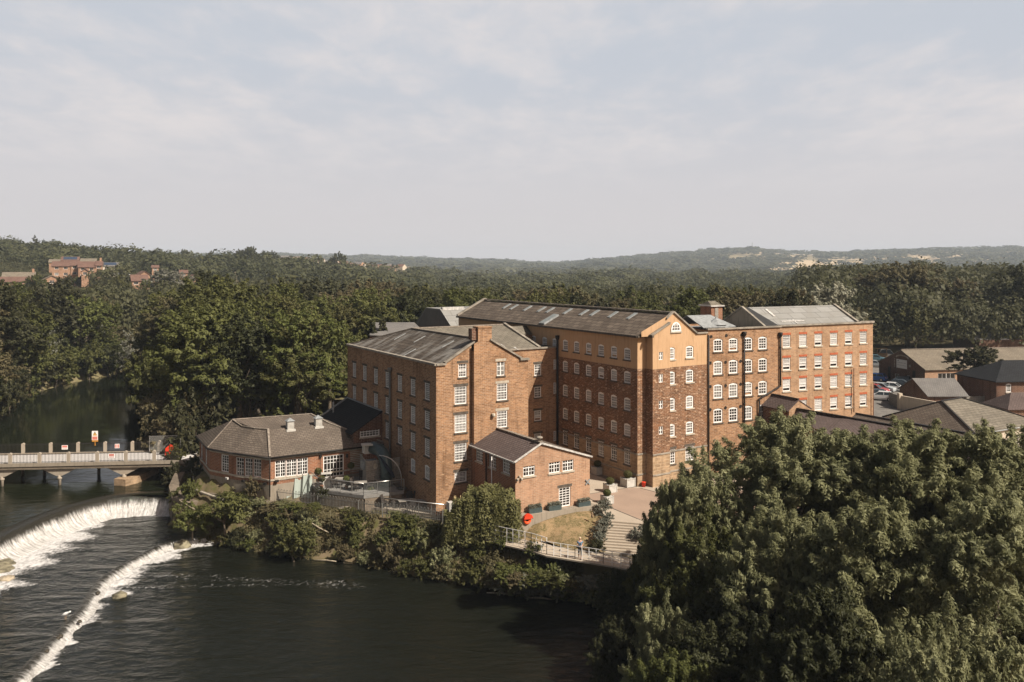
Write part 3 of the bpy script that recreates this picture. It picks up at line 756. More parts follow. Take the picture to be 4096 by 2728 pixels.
# gable top outline on the main plane, left foot reaches behind the bay
mb.face([w_g.P(-sB-1.1, ZE), w_g.P(0, ZE), w_g.P(0, lz)][:2]+[w_g.P(w_g.L, ZE), w_g.P(w_g.L, lz), w_g.P(sR, lz), w_g.P(sA, apz), w_g.P(-sB-1.1, ZE+.05)] if lz > ZE else
        [w_g.P(-sB-1.1, lz-.0), w_g.P(sR, lz), w_g.P(sA, apz), w_g.P(-sB-1.1, lz+.5)], 0)
# right return and back, so the block is closed
WID = 2*(sA+sB+S1)+.2
Wall(w_g.P(w_g.L), w_g.P(w_g.L, 0, -T_FAR), -.05, min(lz, ZE)).faces(mb, bands=bands)
Wall(w_g.P(w_g.L, 0, -T_FAR-TG), M(0, T_FAR), -.05, ZE).faces(mb, bands=bands)
far = [M(0, T_FAR, ZE), M(WID, T_FAR, ZE), M(WID/2, T_FAR, apz)]; mb.face(far[::-1], 0)
mb.build('wall', [MT['yellow_render'], MT['old_brick'], MT['sandstone']], LM)
for w_ in (w_l, w_b, w_g): w_.windows(LM)
# roof
SA = S1+sB+sA
rf = MB(); e = .22
rf.slab([M(-e, .15, ZE-.02), M(-e, T_FAR-.1, ZE-.02), M(SA, T_FAR-.1, apz-.12), M(SA, TG+.05, apz-.12)][::-1], .12)
rf.slab([M(SA, TG+.05, apz-.12), M(SA, T_FAR-.1, apz-.12), M(S1+sB+sR+.8, T_FAR-.1, lz-.4), M(S1+sB+sR+.8, TG+.05, lz-.4)][::-1], .12)
rf.slab([M(-e, -.25, ZE-.02), M(-e, .149, ZE-.02), M(S1+.5, .149, ZE+.62), M(S1+.5, -.25, ZE+.62)][::-1], .1)
rf.slab([M(S1-.15, Tb-.05, ZE+.03), M(S1-.15, .1, ZE+.03), M(S1+sB, .1, bayz(sB)+.03), M(S1+sB, Tb-.05, bayz(sB)+.03)][::-1], .1)
roof = rf.build('roof', MT['stone_slate'], LM)
c_ = MB()
c_.bar(M(SA, TG+.3, apz), M(SA, T_FAR, apz), .32, .14)
c_.build('ridge', MT['ridge_tile'], roof)
c_ = MB()
c_.bar(M(-e-.08, -.3, ZE-.12), M(-e-.08, T_FAR, ZE-.12), .24, .22, 1)
c_.bar(M(-e-.1, -.32, ZE-.1), M(S1+.1, -.32, ZE-.1), .22, .2, 1); c_.bar(M(S1-.12, 0, ZE-.1), M(S1-.12, Tb-.2, ZE-.1), .2, .2, 1)
c_.bar(w_b.P(-.2, bayz(-.2)+.1, .0), w_b.P(sB*.95, zsh+.12, .0), .32, .14); c_.bar(w_b.P(sB*.93, zsh+.1, .0), w_b.P(sB+.05, zsh+.14, -.2), .3, .14)
c_.bar(w_g.P(s_l, apz-(sA-s_l)*.62, 0), w_g.P(sA, apz+.1, 0), .34, .16); c_.bar(w_g.P(sA, apz+.1, 0), w_g.P(sR, lz+.08, 0), .34, .16); c_.bar(w_g.P(sR-.1, lz+.06, 0), w_g.P(w_g.L, lz+.06, 0), .34, .14)
c_.bar(M(-.2, T_FAR, ZE+.1), M(SA, T_FAR, apz+.12), .42, .2); c_.bar(M(SA, T_FAR, apz+.12), M(WID+.2, T_FAR, ZE+.1), .42, .2)
c_.build('coping', [MT['coping'], MT['dark_stone_trim']], LM)
# stone string courses on the plinth
c_ = MB()
for zz_, th in ((stz, .16), (stz-2.05, .14)):
    for w_ in (w_l, p_strip, w_b, w_g): c_.obox(w_.P(-.0, zz_-th/2, .0), w_.d*(w_.L), w_.out*.07, (0, 0, th))
c_.build('string_course', MT['coping'], LM)
# half-round window in the gable
q0, q1 = w_g.s_at(2682), w_g.s_at(2722.6); zb = w_g.z_at(2700, 1325); zt = w_g.z_at(2700, 1288)
fr = MB(); gl = MB(); cx = (q0+q1)/2; r_ = (q1-q0)/2; hh = zt-zb
pt = lambda a, k, o: w_g.P(cx+math.cos(a)*r_*k, zb+max(0, math.sin(a))*hh*k, o)
N = 12
for i in range(N):
    a, c = math.pi*i/N, math.pi*(i+1)/N; fr.prism([pt(a, 1, .03), pt(c, 1, .03), pt(c, .84, .03), pt(a, .84, .03)], w_g.out*.05)
gl.face([pt(math.pi*i/N, .86, .03) for i in range(N+1)])
fr.obox(w_g.P(cx-r_, zb-.02, .03), w_g.d*2*r_, w_g.out*.05, (0, 0, .12))
for k in range(-2, 3):
    x = k*r_*.32; ht = hh*.86*math.sqrt(max(0, 1-(x/r_/.86)**2)); fr.obox(w_g.P(cx+x-.03, zb+.08, .035), w_g.d*.06, w_g.out*.03, (0, 0, ht-.08))
for z_ in (.36, .66):
    hwid = r_*.84*math.sqrt(1-z_*z_); fr.obox(w_g.P(cx-hwid, zb+z_*hh, .036), w_g.d*2*hwid, w_g.out*.03, (0, 0, .05))
gw = gl.build('lunette_window', MT['glass'], LM); fr.build('frame', MT['white_paint'], gw)
s_ = MB(); s_.obox(w_g.P(cx-r_-.1, zb-.16, 0), w_g.d*(2*r_+.2), w_g.out*.12, (0, 0, .13)); s_.build('sill', MT['light_stone'], gw)
# roof lights along the slope and a hatch
def on_slope(u, v, p0, p1, ridge):      # intersect the pixel ray with plane through 3 points
    n = (p1-p0).cross(ridge-p0); d = Vector(((u-UC)/F, 1, -(v-VH)/F)); o = Vector((0, 0, H)); return o+d*((p0-o).dot(n)/d.dot(n))
E0, E1, RG = M(-e, 0, ZE-.02), M(-e, 20, ZE-.02), M(SA, 10, apz-.12)
su = (RG-E0-D1*10).normalized(); nrm = D1.cross(su).normalized(); nrm = nrm if nrm.z > 0 else -nrm
def roof_patch(name, mb_parent, p, w, l, mats, th=.08, along=D1, up=su, nr=nrm, frame=True):
    a = MB(); a.obox(p-along*w/2, along*w, up*l, nr*th); o = a.build(name, MT[mats[0]], mb_parent)
    b2 = MB(); f = .10; b2.obox(p-along*(w/2-f)+up*f+nr*(th+.0), along*(w-2*f), up*(l-2*f), nr*.015); b2.build('pane', MT[mats[1]], o); return o
for (x, y) in ((580, 285), (730, 305), (1015, 332), (1305, 355), (1485, 372), (1850, 398), (2190, 426)):
    p = on_slope(1900+x/5.227, 1180+y/5.227, E0, E1, RG); roof_patch('skylight', roof, p, .5, 1.35, ('lead', 'dull_glass'))
for (x, y) in ((1100, 222), (1243, 236), (1390, 248)):
    p = on_slope(*Z2(x, y), E0, E1, RG); roof_patch('skylight', roof, p, .5, 1.35, ('lead', 'dull_glass'))
p = on_slope(1900+1400/5.227, 1180+615/5.227, E0, E1, RG); roof_patch('hatch', roof, p, 1.1, 2.3, ('lead', 'dull_glass'), .2)
# iron pipes on the mill
def pipe(parent, w_, u, z0, z1, r=.09, m_='iron', hop=True, off=.16, name='drainpipe'):
    a = MB(); s_ = w_.s_at(u); a.tube([w_.P(s_, z0, off), w_.P(s_, z1, off)], r, 8)
    if hop: a.lathe([(r, -.5), (.22, -.3), (.26, 0), (.22, .05)], w_.P(s_, z1, off), 8)
    k = z0+2
    while k < z1-.5: a.lathe([(r+.03, 0), (r+.03, .1)], w_.P(s_, k, off), 8); k += 2.2
    return a.build(name, MT[m_], parent)
pipe(LM, w_l, 2234, 0, w_l.z_at(2234, 1343), .11)
a = MB(); p_ = w_g.P(w_g.L+.12, 0, .12); a.tube([p_, p_+UP*(lz-.2)], .09, 8); a.build('drainpipe', MT['iron'], LM)
rb_ = MB(); q = M(.5, -.35); rb_.lathe([(.16, 0), (.22, .46), (.25, .48), (.2, .5)], q, 12)
tag(rb_.build('fire_bucket', MT['red_plastic']), 'small red bucket at the foot of the ochre topped mill', 'bucket')

# ================================================================= left mill (L-shaped)
w_small0 = None
RB = px(2359, 2016, 0)                         # right front foot of the small workshop
sl_ = Wall(RB-D2*12, RB, 0, 1); t_ = sl_.s_at(2061.6); SLc = sl_.P(t_)
side_w = Wall(SLc+D1*12, SLc, 0, 1); G0 = side_w.P(side_w.s_at(1884.8))
gp = Wall(G0-D2*8, G0+D2*8, 0, 1)
C = gp.P(gp.s_at(1744.5)); sC = (gp.P(gp.s_at(2102))-C).length
def N_(s, t, z=0): q = C+D2*s+D1*t; return Vector((q.x, q.y, z))
fc = Wall(C+D1*40, C, 0, 1); TL = (fc.P(fc.s_at(1390.6))-C).length
ZC = fc.z_at(1744.5, 1463)
LB = empty('mill', C, 'orange brick mill with a brick chimney on its gable and many small paned white windows', 'mill')
w1 = Wall(N_(0, TL), N_(0, 0), -1.3, ZC)
colsU = [1417, 1458.5, 1503, 1549.5, 1598.7, 1651.3, 1708]
for r_i, (va, vb) in enumerate(((1532.6, 1600), (1644.6, 1714.7), (1755, 1825), (1860, 1918))):
    zt, zb = w1.z_at(1708, va), w1.z_at(1708, vb)
    for i, u in enumerate(colsU):
        if (r_i >= 2 and i < 3) or (r_i == 3 and i < 5): continue
        w1.winm(w1.s_at(u), zb, 1.15, zt-zb, 4, 8, 'l' if r_i < 3 else 'a')
se = gp.s_at(1886)-gp.s_at(1744.5)            # where the chimney bay starts
w2 = Wall(N_(0, 0), N_(se, 0), -1.3, ZC); w3 = Wall(N_(se, -.5), N_(sC, -.5), -1.3, ZC)
for (a, c) in ((1545, 1616.5), (1657.6, 1730), (1772.8, 1843), (1886.6, 1929)): w2.win(1818.8, 1867, a, c, 7, 6, 'l', h=None)
w2.win(1834, 1867, 1452.7, 1509, 4, 5, 'l')
for (a, c) in ((1533, 1601), (1642, 1710)): w3.win(1987.5, 2030, a, c, 6, 6, 'k')
w3.win(1987.5, 2019, 1444.6, 1502.7, 2, 3, 'ck')
mb = MB()
RZ = 14.95; RID = sC/2
w1.faces(mb); w2.faces(mb); w3.faces(mb)
Wall(N_(se, 0), N_(se, -.5), -1.3, ZC+1.2).faces(mb)
def gz(s): return ZC+(RZ-ZC)*(1-abs(s-RID)/RID)
mb.face([N_(.9, 0, ZC), N_(se, 0, ZC), N_(se, 0, gz(se)+.2), N_(.9, 0, ZC+.2)])
mb.face([N_(se, -.5, ZC), N_(sC, -.5, ZC), N_(sC-.9, -.5, ZC+.2), N_(RID, -.5, RZ+.2), N_(se, -.5, gz(se)+.2)])
Wall(N_(sC, -.5), N_(sC, 8.29), -1.3, ZC).faces(mb)
WT = 8.29
sW = ((A-C).dot(D2))-.02                      # meets the long mill
w4 = Wall(N_(sC, WT), N_(sW, WT), -.05, ZC)
for (a, c, st) in ((1455.8, 1502.7, 'l'), (1547, 1590, 'l'), (1642, 1683.5, 'lo'), (1734, 1766, 'l')): w4.win(2137.5, 2165.5, a, c, 4, 4, st)
for (a, c) in ((1438, 1478), (1530, 1575), (1724, 1765)): w4.win(2214, 2226, a, c, 2, 4, 's')
w4.faces(mb)
Wall(N_(sW, WT+15.5), N_(0, TL), -.05, ZC).faces(mb)
Wall(N_(0, TL), N_(0, TL)+D2*.01, -1, 0).faces(mb)
mb.build('wall', MT['mill_brick'], LB)
for w_ in (w1, w2, w3, w4): w_.windows(LB)
rf = MB(); TR = WT+7.76
z_e = ZC+.12
rf.slab([N_(.25, .1, z_e), N_(RID, .1, RZ), N_(RID, TR, RZ), N_(.25, TL-.9, z_e)], .1, 0)
rf.slab([N_(RID, .1, RZ), N_(sC-.1, .1, z_e), N_(sC-.1, WT, z_e), N_(RID, TR, RZ-.005)], .1, 1)
sV = w4.s_at(2159)+sC
rf.slab([N_(sC-.1, WT+.1, z_e), N_(sV, WT+.1, z_e), N_(sV, TR, RZ), N_(RID, TR, RZ)], .1, 1)
rf.slab([N_(sV, TL, z_e), N_(.25, TL, z_e), N_(RID, TR, RZ), N_(sV, TR, RZ)], .1, 1)
rf.slab([N_(.25, TL-.9, z_e), N_(RID, TR, RZ-.01), N_(.26, TL, z_e)], .08, 0)
rf.slab([N_(sV, WT+.1, z_e-.05), N_(sW, WT+.1, z_e-.05), N_(sW, TL, z_e-.05), N_(sV, TL, z_e-.05)], .1, 2)
lroof = rf.build('roof', [MT['worn_slate'], MT['mossy_slate'], MT['bitumen']], LB)
c_ = MB(); c_.bar(N_(RID, 0, RZ+.05), N_(RID, TR, RZ+.05), .3, .12); c_.bar(N_(RID, TR, RZ+.05), N_(sV, TR, RZ+.05), .3, .12); c_.bar(N_(RID, TR, RZ+.05), N_(.3, TL-.2, z_e+.06), .26, .1)
c_.build('ridge', MT['ridge_tile'], lroof)
c_ = MB()
c_.bar(N_(0, -.1, ZC+.1), N_(0, TL, ZC+.1), .42, .2); c_.bar(N_(0, TL, ZC+.1), N_(3, TL, ZC+.1), .4, .2)
c_.bar(N_(0, 0, ZC+.1), N_(1.0, 0, ZC+.1), .36, .18); c_.bar(N_(.9, 0, ZC+.24), N_(se+.5, 0, gz(se+.5)+.28), .36, .16)
c_.bar(N_(RID+.55, -.5, gz(RID+.55)+.28), N_(sC-.9, -.5, ZC+.3), .36, .16); c_.bar(N_(sC-1.0, -.5, ZC+.12), N_(sC+.05, -.5, ZC+.12), .4, .18)
c_.bar(N_(sC+.1, WT, ZC+.08), N_(sW, WT, ZC+.08), .34, .16); c_.bar(N_(sV, WT, ZC+.15), N_(sV, TR, RZ+.15), .34, .2)
c_.build('coping', MT['coping'], LB)
ch = MB(); ch.obox(N_(RID-.75, -.52, gz(RID-.6)-.2), D2*1.5, D1*.9, (0, 0, 1.75)); ch.obox(N_(RID-.8, -.57, RZ+1.15), D2*1.6, D1*1.0, (0, 0, .12))
chm = ch.build('chimney', MT['mill_brick'], lroof)
ch = MB(); ch.obox(N_(RID-1.3, -.3, RZ+.0), D2*.52, D1*.7, (0, 0, 1.1)); ch.build('chimney', MT['dark_brick'], lroof)
su2 = (N_(RID, 0, RZ)-N_(.25, 0, z_e)).normalized(); nr2 = D1.cross(su2); nr2 = nr2 if nr2.z > 0 else -nr2
for (x, y) in ((620, 468), (795, 492), (1045, 540), (705, 612)):
    p = on_slope(*Z1(x, y), N_(.25, 0, z_e), N_(.25, 9, z_e), N_(RID, 3, RZ)); roof_patch('skylight', lroof, p, .14, 1.5, ('lead', 'lead'), .04, D1, su2, nr2)
suw = (N_(9, TR, RZ)-N_(9, WT+.1, z_e)).normalized(); nrw = D2.cross(suw); nrw = nrw if nrw.z > 0 else -nrw
p = on_slope(*Z1(1590, 570), N_(9, WT+.1, z_e), N_(12, WT+.1, z_e), N_(9, TR, RZ)); roof_patch('roof_hatch', lroof, p, 1.3, 1.5, ('white_lead', 'lead'), .25, D2, suw, nrw)
p = on_slope(*Z1(1728, 560), N_(9, WT+.1, z_e), N_(12, WT+.1, z_e), N_(9, TR, RZ)); roof_patch('skylight', lroof, p, .22, .8, ('white_lead', 'white_lead'), .05, D2, suw, nrw)
pipe(LB, w1, 1565, 1, w1.z_at(1565, 1472), .11, 'grey_iron')
a = MB(); a.tube([w3.P(.06, -1, .1), w3.P(.06, 5.0, .1)], .1, 8); a.build('drainpipe', MT['iron'], LB)
lt = MB(); lt.lathe([(.16, -.1), (.2, 0), (.16, .22)], w3.P(w3.s_at(1970), w3.z_at(1970, 1662), .18), 10); lt.build('wall_lamp', MT['light_stone'], LB)
# dormer beyond the wing roof
q = on_slope(*Z1(1800, 462), N_(9, WT+.1, z_e), N_(12, WT+.1, z_e), N_(9, TR, RZ))
dm = MB(); b0 = N_(sV+.2, TR-2.4, ZC); dm.obox(b0, D2*3.6, D1*2.2, (0, 0, 1.2)); dm.build('stair_head', MT['mill_brick'], LB)
dm = MB(); dm.slab([b0+Vector((0, 0, 1.22))-D1*.1, b0+D2*3.7+Vector((0, 0, 1.22))-D1*.1, b0+D2*3.7+D1*1.2+Vector((0, 0, 2.1)), b0+D1*1.2+Vector((0, 0, 2.1))], .1)
dm.slab([b0+D1*1.2+Vector((0, 0, 2.1)), b0+D2*3.7+D1*1.2+Vector((0, 0, 2.1)), b0+D2*3.7+D1*2.4+Vector((0, 0, 1.2)), b0+D1*2.4+Vector((0, 0, 1.2))], .1); dm.build('stair_head_roof', MT['mossy_slate'], LB)

# ================================================================= right hand mills
E = w_g.P(w_g.L+.25, 0, -.15)
def K(s, t, z=0): q = E+D3*s+D3b*t; return Vector((q.x, q.y, z))
r0 = Wall(K(0, 0), K(40, 0), 0, 1)
sM = r0.s_at(3119.5); sF = r0.s_at(3493); ZK = r0.z_at(3300, 1298)
MM = empty('mill', E, 'four bay brick mill with white arched windows, right of the ochre topped mill', 'mill')
w5 = Wall(K(0, 0), K(sM, 0), -.05, ZK-.08)
for r_i, (a, c) in enumerate(((1350.5, 1403.7), (1438, 1494), (1531, 1588.6), (1627, 1684.8))):
    zt, zb = w5.z_at(2933, a), w5.z_at(2933, c)
    for i, u in enumerate((2872.5, 2933.4, 2992.3, 3051.2)):
        w5.winm(w5.s_at(u), zb, 1.22, zt-zb, 3, 4, 'a'+('b' if (r_i, i) in ((0, 3), (1, 1), (2, 3), (1, 2)) else '')+('o' if (r_i, i) in ((0, 1), (2, 2)) else ''))
mb = MB(); w5.faces(mb); Wall(K(sM, 0), K(sM, 8), -.05, ZK-.08).faces(mb); Wall(K(sM, 8), K(0, 8), -.05, ZK-.08).faces(mb); Wall(K(0, 8), K(0, 0), -.05, ZK-.08).faces(mb)
mb.build('wall', MT['mill_brick'], MM); w5.windows(MM)
rf = MB(); rf.slab([K(0, .1, ZK-.3), K(sM, .1, ZK-.3), K(sM, 8, ZK-.3), K(0, 8, ZK-.3)], .1); mr = rf.build('roof', MT['lead'], MM)
c_ = MB(); c_.bar(K(-.1, 0, ZK-.0), K(sM+.1, 0, ZK-.0), .36, .16); c_.build('coping', MT['coping'], MM)
rf = MB(); g0 = K(.2, 1.0, ZK+.15); rf.slab([g0, K(4.6, 1.0, ZK+.15), K(3.4, 3.8, ZK+1.25), K(.2, 3.8, ZK+1.25)], .1); rf.slab([K(.2, 3.8, ZK+1.25), K(3.4, 3.8, ZK+1.25), K(4.6, 6.6, ZK+.15), K(.2, 6.6, ZK+.15)], .1); rf.slab([K(4.6, 1.0, ZK+.149), K(4.6, 6.6, ZK+.149), K(3.4, 3.8, ZK+1.249)], .1)
rf.build('metal_roof', MT['lead'], mr)
ln = MB(); lc = r0.P(r0.s_at(2907)+.35, ZK-.2, -2.2)
ln.lathe([(1.0, 0), (1.0, .45), (1.3, .5), (.1, 1.15), (.05, 1.3)], lc, 8, smooth=False); ln.build('roof_lantern', MT['lead'], mr)
tq = at(2845, 102, ZK-.35)
def TW(s, t, z=0): q = tq+D3*s+D3b*t; return Vector((q.x, q.y, z))
tw = MB(); zt_ = H-(1226.7-VH)*102/F
for a, c in (((0, 0), (1.75, 0)), ((1.75, 0), (1.75, 2.1)), ((1.75, 2.1), (0, 2.1)), ((0, 2.1), (0, 0))): Wall(TW(*a), TW(*c), ZK-2.5, zt_).faces(tw)
twr = empty('stair_tower', TW(0, 0, ZK-2.5), 'small red brick tower with a slate cap rising behind the four bay mill', 'tower')
tw.build('wall', MT['red_brick'], twr)
t2 = MB(); t2.obox(TW(-.2, -.2, zt_), D3*2.15, D3b*2.5, (0, 0, .16)); t2.build('cornice', MT['white_lead'], twr)
t2 = MB(); z2_ = zt_+.16; top_ = H-(1204-VH)*103/F
a4 = [TW(0, 0, z2_), TW(1.75, 0, z2_), TW(1.75, 2.1, z2_), TW(0, 2.1, z2_)]; r1, r2 = TW(.35, 1.05, top_), TW(1.4, 1.05, top_)
t2.face([a4[0], a4[1], r2, r1]); t2.face([a4[2], a4[3], r1, r2]); t2.face([a4[1], a4[2], r2]); t2.face([a4[3], a4[0], r1]); t2.build('roof', MT['mossy_slate'], twr)
t2 = MB(); t2.obox(TW(.55, -.06, ZK-.3), D3*.5, D3b*.08, (0, 0, 1.75)); t2.build('door', MT['timber_grey'], twr)
RM = empty('mill', K(sM, 0), 'six bay orange brick mill with red brick lintels and a pale patched roof', 'mill')
w6 = Wall(K(sM+.02, .06), K(sF, .06), -.05, ZK)
for r_i, (a, c) in enumerate(((1331, 1379), (1419, 1467), (1501.5, 1549), (1588, 1635))):
    zt, zb = w6.z_at(3335, a), w6.z_at(3335, c)
    for i, u in enumerate((3146.5, 3212, 3273.4, 3335.2, 3394.4, 3453.3)):
        op = (r_i, i) in ((0, 2), (0, 4), (1, 0), (1, 1), (1, 2), (1, 4), (2, 0), (2, 1), (2, 2), (3, 3), (3, 4), (3, 5), (1, 3))
        w6.winm(w6.s_at(u), zb, 1.12, zt-zb, 6, 6, 'rbw'+('o' if op else ''))
mb = MB(); w6.faces(mb, depth=.3); Wall(K(sF, .06), K(sF, 7.6), -.05, ZK).faces(mb); Wall(K(sF, 7.6), K(sM+.02, 7.6), -.05, ZK).faces(mb); Wall(K(sM+.02, 7.6), K(sM+.02, .06), ZK-1.5, ZK).faces(mb)
mb.build('wall', MT['right_brick'], RM); w6.windows(RM)
sa, sc = r0.s_at(3065)+.0, r0.s_at(3440); RZ6 = ZK+1.95
def roof_grey():
    m, b_ = mat('patched_roof'); uv = b_.n('ShaderNodeTexCoord').outputs['UV']
    br = b_.n('ShaderNodeTexBrick'); b_.l(uv, br.inputs['Vector']); br.inputs['Scale'].default_value = 1; br.inputs['Brick Width'].default_value = 2.1; br.inputs['Row Height'].default_value = 1.15; br.inputs['Mortar Size'].default_value = .035
    br.inputs['Color1'].default_value = (.27, .265, .25, 1); br.inputs['Color2'].default_value = (.22, .215, .20, 1); br.inputs['Mortar'].default_value = (.09, .085, .08, 1)
    n = b_.noise(uv, .5, 5, .6); c = b_.mix(b_.math('MULTIPLY', b_.ramp(n, .4, .7), .7), br.outputs[0], (.20, .19, .17)); pbsdf(b_, c, .8)
roof_grey()
rf = MB(); y1 = .45; ym = 3.9; y2 = 7.4; sdk = sa+2.2
rf.slab([K(sa, y1, ZK+.08), K(sdk, y1, ZK+.08), K(sdk-1.3, ym, RZ6), K(sa, ym, RZ6)], .1, 1)
rf.slab([K(sdk, y1, ZK+.08), K(sc, y1, ZK+.08), K(sc, ym, RZ6), K(sdk-1.3, ym, RZ6)], .1, 0)
rf.slab([K(sa, ym, RZ6), K(sc, ym, RZ6), K(sc, y2, ZK+.08), K(sa, y2, ZK+.08)], .1, 0)
rr = rf.build('roof', [MT['patched_roof'], MT['bitumen']], RM)
rf = MB(); rf.face([K(sa, y1, ZK-.25), K(sa, ym, ZK-.25), K(sa, ym, RZ6-.1), K(sa, y1, ZK-.02)]); rf.face([K(sa, ym, ZK-.25), K(sa, y2, ZK-.25), K(sa, y2, ZK-.02), K(sa, ym, RZ6-.1)]); rf.build('gable', MT['old_concrete'], RM)
c_ = MB(); c_.bar(K(sa, y1-.2, ZK+.05), K(sa, ym, RZ6+.08), .3, .16); c_.bar(K(sa, ym, RZ6+.08), K(sa, y2, ZK+.05), .3, .16)
c_.bar(K(sc, y1-.2, ZK+.1), K(sc, ym, RZ6+.08), .34, .2); c_.bar(K(sc, y1-.3, ZK+.1), K(sF+.1, 0.06, ZK+.1), .36, .2); c_.bar(K(sM, .02, ZK+.06), K(sF, .02, ZK+.06), .3, .16)
c_.build('coping', MT['coping'], RM)
nr6 = Vector((0, 0, 1)); su6 = (K(0, ym, RZ6)-K(0, y1, ZK+.08)).normalized(); n6 = D3.cross(su6)
for (x, y, ww, ll) in ((960, 282, .35, 1.6), (1140, 330, 3.4, .16), (1180, 352, .14, .9)):
    p = on_slope(*Z3(x, y), K(sa, y1, ZK+.08), K(sc, y1, ZK+.08), K(sa, ym, RZ6)); a = MB(); a.obox(p-D3*ww/2+n6*.01, D3*ww, su6*ll, n6*.06); a.build('flashing', MT['white_lead'], rr)
for (u, v1_, v0_) in ((2973.5, 1328, 1690), (3118, 1331, 1542)):
    z0_, z1_ = r0.z_at(u, v0_), r0.z_at(u, v1_); pipe(MM, r0, u, max(z0_, 0), z1_, .09)
a = MB(); pA = r0.P(r0.s_at(3118), r0.z_at(3118, 1542), .2); pB = r0.P(r0.s_at(3032), r0.z_at(3032, 1594), .2); a.tube([pA, pB, V3(pB, 0)], .1, 8); a.build('drainpipe', MT['iron'], MM)
pipe(RM, r0, 3411, r0.z_at(3411, 1648), r0.z_at(3411, 1472), .06, 'rust_pipe', False); pipe(RM, r0, 3489, 0, r0.z_at(3489, 1527), .06, 'rust_pipe', False)
a = MB()
for (x, y) in ((348, 473), (495, 463), (642, 457), (340, 727), (487, 720), (632, 710), (340, 955), (487, 946), (632, 932), (340, 1178), (486, 1160), (630, 1146), (788, 968)):
    u, v = Z3(x, y); p = r0.P(r0.s_at(u), r0.z_at(u, v), .0); pts = [p+D3*(.17*math.cos(q*math.pi/4))+UP*(.17*math.sin(q*math.pi/4)) for q in range(8)]; a.prism(pts, r0.out*.05)
a.build('wall_tie', MT['iron'], MM)

# ================================================================= small brick workshop in front
SB = empty('brick_building', RB, 'low brick building with white casement windows and a white door above the grassy mound', 'building')
ws = Wall(SLc, RB, -.3, 3.0)
zl = ws.z_at(2063, 1846); zR = ws.z_at(2357, 1827); zA = ws.z_at(2163, 1776); sAp = ws.s_at(2163)
zmin = min(zl, zR)-.01; ws.z1 = zmin
def b4(wl, x0, x1, y0, y1, *a, **k):
    (u0, v0), (u1, v1) = Z4(x0, y0), Z4(x1, y1); wl.win(u0, u1, v0, v1, *a, **k)
b4(ws, 1327, 1433, 455, 569, 4, 3, 'cw'); b4(ws, 1558, 1659, 427, 541, 4, 3, 'cw'); b4(ws, 1681, 1779, 412, 524, 4, 3, 'cw')
b4(ws, 1648, 1752, 668, 842, 3, 7, 'gsl', name='door')
dl = 8.05
wsl = Wall(SLc+D1*dl, SLc, -1.2, zl)
b4(wsl, 905, 965, 328, 442, 4, 4, 'cw'); b4(wsl, 1022, 1086, 376, 497, 4, 4, 'cw'); b4(wsl, 1142, 1208, 424, 546, 4, 4, 'cw')
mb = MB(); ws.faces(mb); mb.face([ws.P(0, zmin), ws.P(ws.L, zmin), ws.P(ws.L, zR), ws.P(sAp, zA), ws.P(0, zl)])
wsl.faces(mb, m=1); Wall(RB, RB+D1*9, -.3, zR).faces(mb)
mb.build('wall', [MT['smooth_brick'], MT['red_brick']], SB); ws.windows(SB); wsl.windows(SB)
rf = MB(); o = -D1*.12
rf.slab([SLc+o-D2*.2+UP*(zl+.0), SLc+o+D2*sAp+UP*(zA+.12), SLc+D2*sAp+D1*(dl+.0)+UP*(zA+.12), SLc-D2*.2+D1*dl+UP*(zl+.0)], .12, 0)
rf.slab([SLc+o+D2*sAp+UP*(zA+.12), RB+o+D2*.2+UP*(zR+.02), RB+D2*.2+D1*(dl+.5)+UP*(zR+.02), SLc+D2*sAp+D1*(dl+.5)+UP*(zA+.12)], .12, 1)
sr = rf.build('roof', [MT['plum_slate'], MT['brown_slate']], SB)
c_ = MB(); c_.bar(SLc+o+D2*sAp+UP*(zA+.17), SLc+D2*sAp+D1*dl+UP*(zA+.17), .34, .12); c_.build('ridge', MT['ridge_tile'], sr)
c_ = MB(); c_.bar(SLc+o*1.3-D2*.2+UP*(zl-.02), SLc+o*1.3+D2*sAp+UP*(zA+.1), .06, .16); c_.bar(SLc+o*1.3+D2*sAp+UP*(zA+.1), RB+o*1.3+D2*.2+UP*(zR), .06, .16)
c_.bar(SLc-D2*.24-D1*.1+UP*(zl-.04), SLc-D2*.24+D1*dl+UP*(zl-.04), .1, .12)
c_.bar(SLc+D1*(dl-.12)-D2*.1+UP*(zl+.1), SLc+D1*(dl-.12)+D2*sAp+UP*(zA+.2), .28, .05)
c_.build('fascia', MT['white_lead'], SB)
a = MB(); a.lathe([(.16, 0), (.16, .3), (.3, .32), (.3, .42), (.1, .5)], ws.P(sAp+.05, zA+.15, -.3), 10); a.build('vent', MT['coping'], sr)
u, _ = Z4(1003, 0); pipe(SB, wsl, u, -1, zl-.1, .06, 'iron', False, .1); u, _ = Z4(1088, 0)
pp = wsl.P(wsl.s_at(u), 0, .5); a = MB(); a.tube([V3(pp, -1.2), V3(pp, wsl.z_at(u, Z4(0, 388)[1]))], .05, 6); tag(a.build('pole', MT['steel']), 'thin steel pole standing beside the shaded wall of the low brick building', 'pole')
a = MB()
for sg in (1, -1): a.bar(ws.P(ws.s_at(2349)-.22, ws.z_at(2349, 1927)-.22*sg, .05), ws.P(ws.s_at(2349)+.22, ws.z_at(2349, 1927)+.22*sg, .05), .1)
a.build('wall_tie', MT['lead'], SB)
a = MB()
for (x, y) in ((1288, 575), (1306, 595), (1270, 600)): u, v = Z4(x, y); a.lathe([(.03, -.12), (.09, -.1), (.09, .12), (.04, .14)], ws.P(ws.s_at(u), ws.z_at(u, v), .15), 8)
a.build('wall_lamp', MT['light_stone'], SB)
